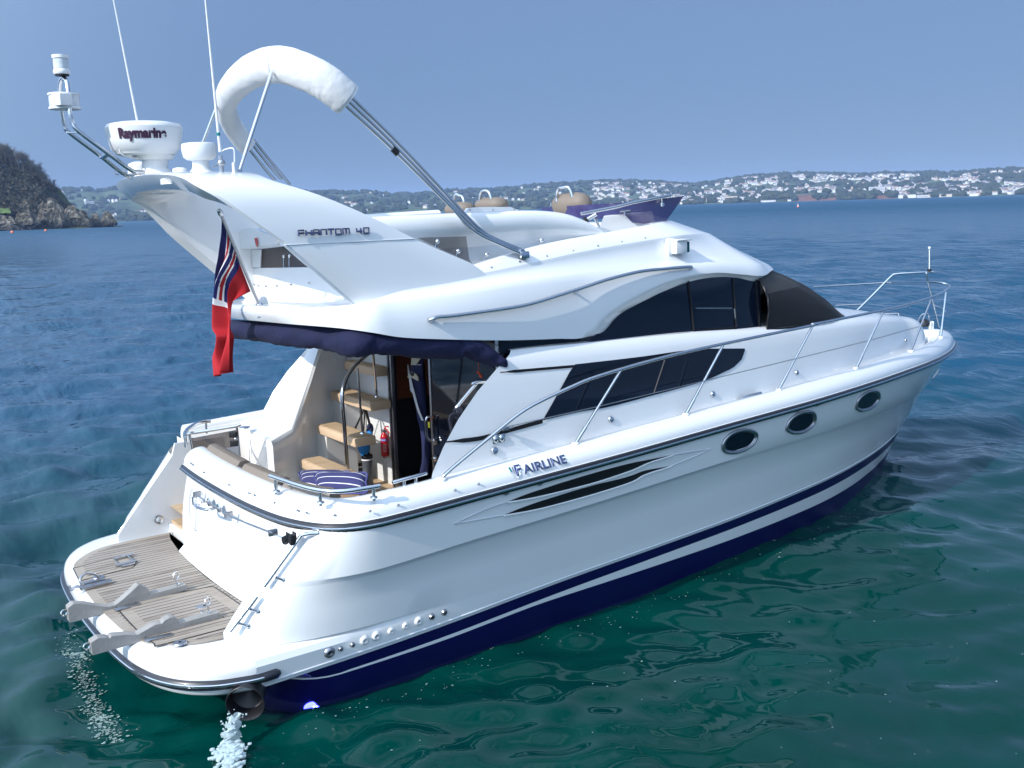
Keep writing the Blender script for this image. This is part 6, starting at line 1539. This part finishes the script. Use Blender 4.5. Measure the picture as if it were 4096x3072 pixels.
# ================================================================== SETTING: headland, bay coast, haze
from mathutils import noise as mn_
def far(px, py, D):
    d = ray((px, py)); t = D / math.hypot(d[0], d[1]); return CAM + t * d
def hor_y(px):
    lo, hi = 500., 1100.
    for _ in range(40):
        m = (lo + hi)/2
        if ray((px, m))[2] > 0: lo = m
        else: hi = m
    return lo
def fbm(x, y, z=0., o=4):
    return mn_.fractal(Vector((x, y, z)), 1.0, 2.0, o)
def ground_mat(name, cols, sc):
    m = bpy.data.materials.new(name); m.use_nodes = True; t = m.node_tree; b = t.nodes['Principled BSDF']; b.inputs['Roughness'].default_value = .95; b.inputs['Specular IOR Level'].default_value = .1
    g = t.nodes.new('ShaderNodeNewGeometry'); n = t.nodes.new('ShaderNodeTexNoise'); n.inputs['Scale'].default_value = sc; n.inputs['Detail'].default_value = 8; n.inputs['Roughness'].default_value = .62
    t.links.new(g.outputs['Position'], n.inputs['Vector']); r = t.nodes.new('ShaderNodeValToRGB')
    r.color_ramp.elements[0].position = .34; r.color_ramp.elements[1].position = .68
    r.color_ramp.elements[0].color = (*cols[0], 1); r.color_ramp.elements[1].color = (*cols[-1], 1)
    for k, c in enumerate(cols[1:-1]): e = r.color_ramp.elements.new(.34 + .34*(k+1)/(len(cols)-1)); e.color = (*c, 1)
    t.links.new(n.outputs['Fac'], r.inputs[0]); t.links.new(r.outputs[0], b.inputs['Base Color']); MAT[name] = m
ground_mat('hill_land', [(.030,.042,.026), (.045,.060,.032), (.085,.115,.05), (.06,.055,.035)], .012)
ground_mat('cliff_red', [(.12,.055,.04), (.16,.08,.055), (.06,.06,.035)], .03)
ground_mat('woodland', [(.022,.030,.018), (.034,.046,.024), (.055,.05,.034)], .04)
SKY_ = [(-700,800),(-200,795),(100,792),(234,788),(269,779),(345,776),(411,779),(468,771),(600,770),(900,772),(1200,775),(1301,778),(1386,780),(1499,777),(1553,786),(1616,784),(1675,782),(1752,775),(1797,771),(1955,767),(2096,753),(2150,748),(2267,742),(2400,735),(2553,735),(2707,742),(2783,745),(2937,724),(3090,714),(3243,711),(3435,715),(3512,713),(3588,704),(3780,707),(3895,701),(4096,697),(4400,700),(4900,712)]
sky_y = spl([p[0] for p in SKY_], [p[1] for p in SKY_])
D0, D1 = 2050., 2900.
NB, NRD = 380, 26
rows = []; ridge = {}
def cliff_h(px): return 3 + 11*max(0, min(1, (px-2960)/150))*max(0, min(1, (3575-px)/60)) + 4*max(0, min(1, (2300-px)/300))
def land_z(px, D):
    f = (D - D0) / (D1 - D0)
    H = (hor_y(px) - (sky_y(px) + 5)) / FPX * D1 + 3.6
    sm = f*f*(3-2*f) if f < 1 else 1 - .3*(f-1)
    z = H*sm + cliff_h(px)*min(1, f*14)*(1 - max(0, min(1, f*1.6))*.7)
    return z + (fbm(px*.004, D*.004) * 9 + fbm(px*.02, D*.012)*2.5) * max(0, min(1, f*2.5))*(1 - max(0, min(1, f))**6)
hyc = {}
b = MB()
fr_ = [-.04, 0, .012, .03, .06] + list(np.linspace(.1, 1.0, 16)) + [1.08, 1.2, 1.5, 2.0]
for px in np.linspace(-700, 4900, NB):
    hy = hor_y(px); d = ray((px, hy)); d = d / math.hypot(d[0], d[1])
    col = []
    for f in fr_:
        D = D0 + f*(D1 - D0); z = land_z(px, D) if f >= 0 else -3
        col.append((CAM[0] + d[0]*D, CAM[1] + d[1]*D, z))
    rows.append(col)
b.loft(rows, lambda i, j: 1 if (1 <= j <= 3 and 3150 < -700 + i*5600/NB < 3560) else 0)
tag(b.build('hills', ['hill_land', 'cliff_red'], None, 60), 'low hazy hills round the far side of the bay', 'hills', kind='structure')
def land_pt(px, f):
    hy = hor_y(px); d = ray((px, hy)); d = d / math.hypot(d[0], d[1]); D = D0 + f*(D1 - D0); return np.array((CAM[0] + d[0]*D, CAM[1] + d[1]*D, land_z(px, D)))
# far woods: one mass of crown clumps
ry = random.Random(21)
def blob(b, c, r, n=5):
    rows = []
    for i in range(n + 1):
        th = pi*i/n; q = max(sin(th), .05); row = []
        for k in range(2*n - 2):
            a = 2*pi*k/(2*n - 2); s = 1 + ry.uniform(-.25, .25); row.append((c[0] + r[0]*q*cos(a)*s, c[1] + r[1]*q*sin(a)*s, c[2] - r[2]*cos(th)*s))
        rows.append(row)
    b.loft(rows, close_u=True)
b = MB()
for k in range(3200):
    px = ry.uniform(-300, 4500)
    m_ = ry.random()
    f = 1.0 - abs(ry.gauss(0, .05)) if m_ < .36 else ry.random()**1.2
    if m_ > .36 and fbm(px*.006, f*4, 3.) < .02 and ry.random() < .82: continue
    if 3000 < px < 3560 and m_ > .8: f = ry.uniform(.01, .06)
    p = land_pt(px, f); s = ry.uniform(4, 8.5)
    for q in range(ry.randint(1, 3)):
        blob(b, (p[0] + ry.gauss(0, 6), p[1] + ry.gauss(0, 6), p[2] + s*.45), (s*1.3, s*1.3, s*ry.uniform(.7, 1.1)), 4)
tag(b.build('woodland', 'woodland', None, 0, fix=False), 'dark woods mottling the far hills', 'woods', kind='stuff')
# far houses
for nm, c in (('wall_white', (.62,.62,.62)), ('wall_cream', (.52,.46,.38)), ('roof_slate', (.16,.15,.16)), ('roof_brown', (.24,.15,.11))): mat(nm, c, .8)
def house_mb(b, c, ang, w, d, h, rh, mi=(0, 1)):
    ca, sa = cos(ang), sin(ang)
    def T(x, y, z): return (c[0] + x*ca - y*sa, c[1] + x*sa + y*ca, c[2] + z)
    b.add([T(-w/2,-d/2,-3), T(w/2,-d/2,-3), T(w/2,d/2,-3), T(-w/2,d/2,-3), T(-w/2,-d/2,h), T(w/2,-d/2,h), T(w/2,d/2,h), T(-w/2,d/2,h)], [(0,1,5,4),(1,2,6,5),(2,3,7,6),(3,0,4,7)], mi[0])
    e = .4
    b.add([T(-w/2-e,-d/2-e,h-.2), T(w/2+e,-d/2-e,h-.2), T(w/2+e,0,h+rh), T(-w/2-e,0,h+rh), T(w/2+e,d/2+e,h-.2), T(-w/2-e,d/2+e,h-.2)], [(0,1,2,3),(3,2,4,5)], mi[1])
    b.add([T(-w/2,-d/2,h), T(-w/2,d/2,h), T(-w/2,0,h+rh-.1), T(w/2,-d/2,h), T(w/2,d/2,h), T(w/2,0,h+rh-.1)], [(0,1,2),(3,5,4)], mi[0])
def town_density(px, f):
    dn_ = 0.
    if px > 2350: dn_ = .9 - .4*max(0, (px-3700)/500) if f < .97 else .4
    elif px > 1650: dn_ = .40 if .08 < f < .75 else .1
    elif px > 1250: dn_ = .22
    else: dn_ = .30
    return dn_ * (1.35 if fbm(px*.008, f*7, 9.) > -.05 else .12)
spots = []
while len(spots) < 2300:
    px = ry.uniform(-100, 4250); f = .03 + .95*ry.random()**1.1
    px = ry.uniform(2350, 4250) if ry.random() < .62 else px
    if 2980 < px < 3570 and f < .10: continue
    if ry.random() < town_density(px, f): spots.append((f, px))
spots.sort()
protos = []
for k in range(6):
    b = MB(); house_mb(b, (0,0,0), 0, ry.uniform(8,15), ry.uniform(7,9), ry.uniform(4.5,6.5), ry.uniform(2,3.2)); me_o = b.build('house', ['wall_white' if k % 3 else 'wall_cream', 'roof_slate' if k % 2 else 'roof_brown'], None, 0); protos.append(me_o)
def vis_lab(px): return 'pale house on the hazy slope of the far town' if px > 2300 else ('pale house among trees on the low far shore' if px > 1200 else 'pale house on the far slope beyond the rocky point')
def vis_grp(px): return 'houses of the far town on the right' if px > 2300 else ('houses on the low far shore' if px > 1200 else 'houses beyond the rocky point')
for i, (f, px) in enumerate(spots[:290]):
    p = land_pt(px, f); o = protos[i] if i < 6 else protos[i % 6].copy()
    if i >= 6: COL.objects.link(o)
    o.location = p; o.rotation_euler = (0, 0, radians(55 + ry.choice((0, 90)) + ry.gauss(0, 14))); s = ry.uniform(.5, .9); o.scale = (s, s, s)
    tag(o, vis_lab(px), 'house', vis_grp(px))
b = MB()
for f, px in spots[290:]:
    p = land_pt(px, f); house_mb(b, p, radians(55 + ry.choice((0, 90)) + ry.gauss(0, 14)), ry.uniform(5,11), ry.uniform(5,6.5), ry.uniform(3,4.5), ry.uniform(1.4,2.2), (0 if ry.random() < .8 else 2, 1 if ry.random() < .6 else 3))
tag(b.build('town_houses', ['wall_white','roof_slate','wall_cream','roof_brown'], None, 0, fix=False), 'upper houses of the far town merging in the haze', 'houses', kind='stuff')
# larger seafront buildings, each its own
def block(px, f, w, d, h, label, m='wall_white', floors=0, flat=True, name='seafront_building', cat='building'):
    p = land_pt(px, f); ang = math.atan2(p[1] - CAM[1], p[0] - CAM[0]) + pi/2 + .1
    t = thing(name, p, label, cat); b = MB()
    R = Quaternion((0,0,1), ang).to_matrix()
    b.box(p + np.array((0,0,h/2 - 1)), (w, d, h + 2), rot=R); b.build('wall', m, t, 0)
    b = MB(); b.box(p + np.array((0,0,h + .4)), (w + .8, d + .8, .8), rot=R); b.build('roof', 'roof_slate', t, 0)
    for k in range(floors):
        b = MB(); off = np.array(R @ Vector((0, d/2 + .1, 0))); 
        if (off @ (CAM - p)) < 0: off = -off
        b.box(p + off + np.array((0,0,1.6 + k*3.0)), (w*.92, .25, 1.2), rot=R); b.build('window_band', 'roof_slate', t, 0)
    return t
block(3505, .07, 28, 10, 10, 'grey block of flats with banded windows on the wooded point', 'gelcoat_grey', 3)
block(3628, .012, 30, 9, 6, 'long white shed on the far seafront beside the wooded point')
block(3690, .010, 20, 8, 4.5, 'low white hall on the far seafront between two longer buildings', floors=1)
block(3760, .012, 40, 9, 5, 'long cream pavilion with a low roof on the far seafront', 'wall_cream')
block(3895, .012, 14, 8, 5, 'small white building at the right end of the far seafront')
block(2925, .09, 22, 11, 11, 'tall cream hotel above the far shore left of the wooded point', 'wall_cream', 3)
block(2975, .08, 16, 10, 8, 'white hotel beside the taller cream one on the far shore', floors=2)
block(3070, .006, 30, 5, 3, 'row of white beach huts at the foot of the far cliff', floors=0)
block(3165, .006, 14, 4, 3, 'short row of white beach huts nearer the red cliff', floors=0)
block(365, .45, 18, 10, 8, 'white terrace with two window rows beyond the rocky point', floors=2)

# ------------------------------------------------------------------ wooded rocky headland on the left
HZ = mk(0, 560, .3164)
def hl(u, v, D): return far(*HZ(u, v), D)
treetop = spl([-400,0,60,150,250,350,400,470,550,620,680,720,780,900,1000], [20,130,180,232,282,300,350,385,490,575,640,715,790,850,905])
waterl = lambda u: 1160 - (u)*.0415
b = MB(); rows = []
for u in np.linspace(-400, 1130, 56):
    tv = treetop(min(u, 1000)) + 95 - 60*max(0, min(1, (u-600)/200)); wv = waterl(u) + 4
    if u > 1000: tv = 960 + (u - 1000)*1.35
    col = [hl(u, wv, 560) - np.array((0,0,1.5)), hl(u, wv - 25, 566)]
    for f in np.linspace(.1, 1, 9):
        D = 570 + 75*f; v = (wv - 60)*(1-f) + tv*f if tv < wv - 60 else wv - 60 + (tv - wv + 60)*f
        p = hl(u, v, D); p = p + np.array((0,0,fbm(u*.02, f*5)*1.2)); col.append(p)
    col.append(col[-1] + np.array((20, 40, -6))); rows.append(col)
b.loft(rows)
ground_mat('headland_soil', [(.020,.022,.014), (.045,.05,.022), (.07,.085,.03)], .09)
tag(b.build('headland', 'headland_soil', None, 60), 'dark slope of the headland', 'headland', kind='structure')
b = MB(); b.loft([[hl(u, 850 + 4*sin(u*.05) + (u+60)*.12, 571) for u in np.linspace(-60, 125, 12)], [hl(u, 925 + 3*sin(u*.07), 566) for u in np.linspace(-60, 140, 12)]]); mat('grass_green', (.10,.17,.03), .9, noise=(.4, (.07,.11,.03), .3)); tag(b.build('grass', 'grass_green', None, 30), 'bright green grass bank on the headland', 'grass', kind='stuff')
# scrub: one mass of twiggy leaves over the slope
rs2 = random.Random(5)
mat('scrub_dark', (.030,.034,.020), .95, noise=(.12, (.060,.052,.034), .22)); mat('twig_grey', (.085,.070,.052), .95, noise=(.2, (.045,.045,.028), .25)); mat('bark', (.06,.05,.04), .95)
b = MB()
for k in range(15000):
    u = rs2.uniform(-300, 1060); top = treetop(min(u, 1000)); bot = waterl(u) - 235 + 120*max(0, min(1, (u-500)/300))
    if bot < top + 8: continue
    q = rs2.random(); v = top + 22 + (bot - top - 22)*q; D = 645 - 72*q + rs2.gauss(0, 3)
    c = hl(u, v, D); s = rs2.uniform(.35, 1.15)
    for t_ in range(3):
        a = Vector((rs2.gauss(0,1), rs2.gauss(0,1), rs2.gauss(0,1))).normalized(); e = a.orthogonal().normalized(); g_ = a.cross(e)
        cc = c + np.array((rs2.gauss(0,.8), rs2.gauss(0,.8), rs2.gauss(0,.7)))
        b.add([cc + np.array(e)*s, cc - np.array(e)*s*.5 + np.array(g_)*s*.7, cc - np.array(e)*s*.5 - np.array(g_)*s*.7], [(0,1,2)], 0 if rs2.random() < .72 else 1)
tag(b.build('scrub', ['scrub_dark','twig_grey'], None, 0, fix=False), 'dense leafless scrub covering the headland', 'scrub', kind='stuff')
def bare_tree(seed):
    r = random.Random(seed); t = thing('bare_tree', (0,0,0), 'x', 'tree'); H = 7.5
    b = MB(); b.tube([(0,0,-1),(r.gauss(0,.15),r.gauss(0,.15),H*.3),(r.gauss(0,.4),r.gauss(0,.4),H*.62)], [.2,.14,.06], 6)
    tips = []
    for k in range(16):
        z = H*r.uniform(.22,.6); a = r.uniform(0, 2*pi); L = H*r.uniform(.25,.5); p = Vector((0,0,z)); q = p + Vector((cos(a)*L*.6, sin(a)*L*.6, L*.75)); b.tube([p, p*.5+q*.5 + Vector((0,0,-.2)), q], [.06,.04,.015], 4); tips.append(q); tips.append(p*.4+q*.6)
    b.build('trunk', 'bark', t, 0)
    b = MB()
    for q in tips:
        for k in range(34):
            d = Vector((r.gauss(0,.5), r.gauss(0,.5), abs(r.gauss(.25,.6)))); s = r.uniform(.03,.07); c = q + d*.9; e = Vector((r.gauss(0,1), r.gauss(0,1), r.gauss(.8,1))).normalized()*r.uniform(.35,.8); o = e.orthogonal().normalized()*s
            b.add([c - o, c + o, c + e], [(0,1,2)])
    b.build('crown', 'twig_grey', t, 0, fix=False); return t
trees = [bare_tree(s) for s in (1,2,3)]
def place_tree(i, u, D):
    src = trees[i % 3]
    if i < 3: o = src
    else:
        o = src.copy(); COL.objects.link(o)
        for ch_ in src.children: c = ch_.copy(); COL.objects.link(c); c.parent = o
    v = treetop(min(u, 1000)) + 85 - 50*max(0, min(1, (u-600)/200)); p = hl(u, v, D); o.location = p; o.rotation_euler = (0,0,rs2.uniform(0,6.3)); s = rs2.uniform(.85, 1.3); o.scale = (s, s, s)
    tag(o, 'bare winter tree on the headland skyline at the left edge of the frame' if u < 330 else 'bare winter tree on the headland slope above the rocks', 'tree', 'trees on the headland')
for i, u in enumerate([20,330,640,-40,70,110,150,195,240,285,375,420,465,500,540,580,610,660,700,40,130,215,310,400,480,560]): place_tree(i, u + rs2.gauss(0, 8), 628 + rs2.uniform(-14, 14))
# rocks
mrock = bpy.data.materials.new('sea_rock'); mrock.use_nodes = True; t = mrock.node_tree; bs_ = t.nodes['Principled BSDF']; bs_.inputs['Roughness'].default_value = .9
g_ = t.nodes.new('ShaderNodeNewGeometry'); n_ = t.nodes.new('ShaderNodeTexNoise'); n_.inputs['Scale'].default_value = .35; n_.inputs['Detail'].default_value = 9; n_.inputs['Roughness'].default_value = .65; t.links.new(g_.outputs['Position'], n_.inputs['Vector'])
r_ = t.nodes.new('ShaderNodeValToRGB'); r_.color_ramp.elements[0].position = .36; r_.color_ramp.elements[1].position = .66; r_.color_ramp.elements[0].color = (.025,.024,.022,1); r_.color_ramp.elements[1].color = (.27,.245,.205,1); e = r_.color_ramp.elements.new(.5); e.color = (.11,.092,.06,1)
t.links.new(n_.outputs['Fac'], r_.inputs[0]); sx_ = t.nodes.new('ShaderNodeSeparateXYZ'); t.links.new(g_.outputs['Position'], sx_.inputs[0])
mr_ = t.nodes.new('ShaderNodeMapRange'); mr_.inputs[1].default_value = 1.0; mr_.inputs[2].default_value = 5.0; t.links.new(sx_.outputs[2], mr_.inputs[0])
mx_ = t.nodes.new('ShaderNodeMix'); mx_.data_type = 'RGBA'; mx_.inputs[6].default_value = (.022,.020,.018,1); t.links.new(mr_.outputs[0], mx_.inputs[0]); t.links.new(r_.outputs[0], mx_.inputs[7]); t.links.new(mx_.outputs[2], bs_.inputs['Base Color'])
nb_ = t.nodes.new('ShaderNodeTexVoronoi'); nb_.inputs['Scale'].default_value = .6; t.links.new(g_.outputs['Position'], nb_.inputs['Vector']); bp_ = t.nodes.new('ShaderNodeBump'); bp_.inputs['Strength'].default_value = .8; bp_.inputs['Distance'].default_value = .6; t.links.new(nb_.outputs['Distance'], bp_.inputs['Height']); t.links.new(bp_.outputs[0], bs_.inputs['Normal'])
MAT['sea_rock'] = mrock
def rock(u0, u1, v0, v1, D, seed, label, depth=.7):
    """crag filling a window of the photo (u, v of the headland crop) at distance D"""
    pb, pt_ = hl((u0+u1)/2, v1, D), hl((u0+u1)/2, v0, D); w = np.linalg.norm(hl(u1, v1, D) - hl(u0, v1, D)); h = pt_[2] - pb[2]
    dirv = hl(u1, v1, D) - hl(u0, v1, D); ang = math.atan2(dirv[1], dirv[0])
    bm = bmesh.new(); bmesh.ops.create_icosphere(bm, subdivisions=5, radius=1.)
    off = Vector((seed*13.1, seed*7.7, seed*3.3))
    for v in bm.verts:
        p = v.co.copy()
        # squared, stepped mass
        q = Vector((math.copysign(abs(p.x)**.6, p.x), math.copysign(abs(p.y)**.6, p.y), math.copysign(abs(p.z)**.75, p.z)))
        cell = mn_.cell_vector(Vector((p.x*2.6, p.y*2.6, p.z*1.5)) + off)
        k = 1 + .30*(cell.x - .5) + .16*mn_.fractal(p*3.2 + off, 1., 2., 5)
        taper = 1 - .38*max(0, q.z + .2)
        zt = q.z*(1 + .35*(mn_.cell(Vector((p.x*2.2, p.y*2.2, 0)) + off) - .5))
        x, y = q.x*k*taper*w/2, q.y*k*taper*w/2*depth
        v.co = Vector((x*cos(ang) - y*sin(ang), x*sin(ang) + y*cos(ang), (zt*.5 + .5)*h*(1 if q.z > -.9 else 1) - 1.0))
    me = bpy.data.meshes.new('rock'); bm.to_mesh(me); bm.free(); me.materials.append(MAT['sea_rock'])
    o = bpy.data.objects.new('rock_outcrop', me); COL.objects.link(o); o.location = pb
    return tag(o, label, 'rock')
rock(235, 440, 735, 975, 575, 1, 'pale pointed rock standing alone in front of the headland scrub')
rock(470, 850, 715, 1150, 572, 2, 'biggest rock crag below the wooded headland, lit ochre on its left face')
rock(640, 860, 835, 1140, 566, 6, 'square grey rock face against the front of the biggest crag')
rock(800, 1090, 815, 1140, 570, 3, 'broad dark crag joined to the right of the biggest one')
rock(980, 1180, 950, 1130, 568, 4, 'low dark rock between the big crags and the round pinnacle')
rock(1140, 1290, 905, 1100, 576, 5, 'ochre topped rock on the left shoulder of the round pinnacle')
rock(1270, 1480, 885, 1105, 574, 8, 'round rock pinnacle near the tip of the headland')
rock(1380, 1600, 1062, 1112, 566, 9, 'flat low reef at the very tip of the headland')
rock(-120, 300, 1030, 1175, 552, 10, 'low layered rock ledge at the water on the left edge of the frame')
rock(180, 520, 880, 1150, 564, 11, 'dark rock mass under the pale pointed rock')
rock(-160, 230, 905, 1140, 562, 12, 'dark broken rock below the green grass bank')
# mooring buoys
def buoy(px, py, r, label, m='orange'):
    p = az((px, py), 0); t = thing('mooring_buoy', p, label, 'buoy', None); b = MB(); b.sphere(p + np.array((0,0,r*.5)), r, 8); b.build('float', m, t, 60); b = MB(); b.lathe([(r*.15,0),(r*.12,r*.5),(r*.22,r*.55)], p + np.array((0,0,r*1.4)), n=8); b.build('eye', 'steel_dull', t, 40); return t
mat('buoy_orange', (.80,.20,.09), .5)
buoy(*HZ(155,1176), .55, 'small orange buoy off the rock ledge, left of the two by the headland', 'buoy_orange')
buoy(*HZ(578,1152), .5, 'small orange buoy off the biggest crag, right of the two by the headland', 'buoy_orange')
p = az((3192, 828), 0); t = thing('channel_buoy', p, 'orange and white channel buoy far out in the bay', 'buoy'); b = MB(); b.lathe([(.5,-.3),(.55,.3),(.45,.5),(.15,.6)], p, n=14); b.build('float', 'buoy_orange', t, 40); b = MB(); b.lathe([(.28,.5),(.1,1.2),(.18,1.3),(.03,1.8)], p, n=10); b.build('topmark', 'plastic_white', t, 40)
# sea haze
hb_ = MB(); R_ = 9600.; hb_.add([(-R_,-R_,-4),(R_,-R_,-4),(R_,R_,-4),(-R_,R_,-4),(-R_,-R_,105),(R_,-R_,105),(R_,R_,105),(-R_,R_,105)], [(3,2,1,0),(4,5,6,7),(0,1,5,4),(1,2,6,5),(2,3,7,6),(3,0,4,7)])
hz_ = bpy.data.materials.new('sea_haze'); hz_.use_nodes = True; t = hz_.node_tree; t.nodes.remove(t.nodes['Principled BSDF']); pv = t.nodes.new('ShaderNodeVolumePrincipled'); pv.inputs['Color'].default_value = (.42,.62,1.0,1); pv.inputs['Density'].default_value = .00013; pv.inputs['Anisotropy'].default_value = .0
t.links.new(pv.outputs[0], [n for n in t.nodes if n.type == 'OUTPUT_MATERIAL'][0].inputs['Volume']); MAT['sea_haze'] = hz_
ho = hb_.build('haze', 'sea_haze', None, 0); tag(ho, 'thin blue sea haze over the bay', 'haze', kind='stuff')
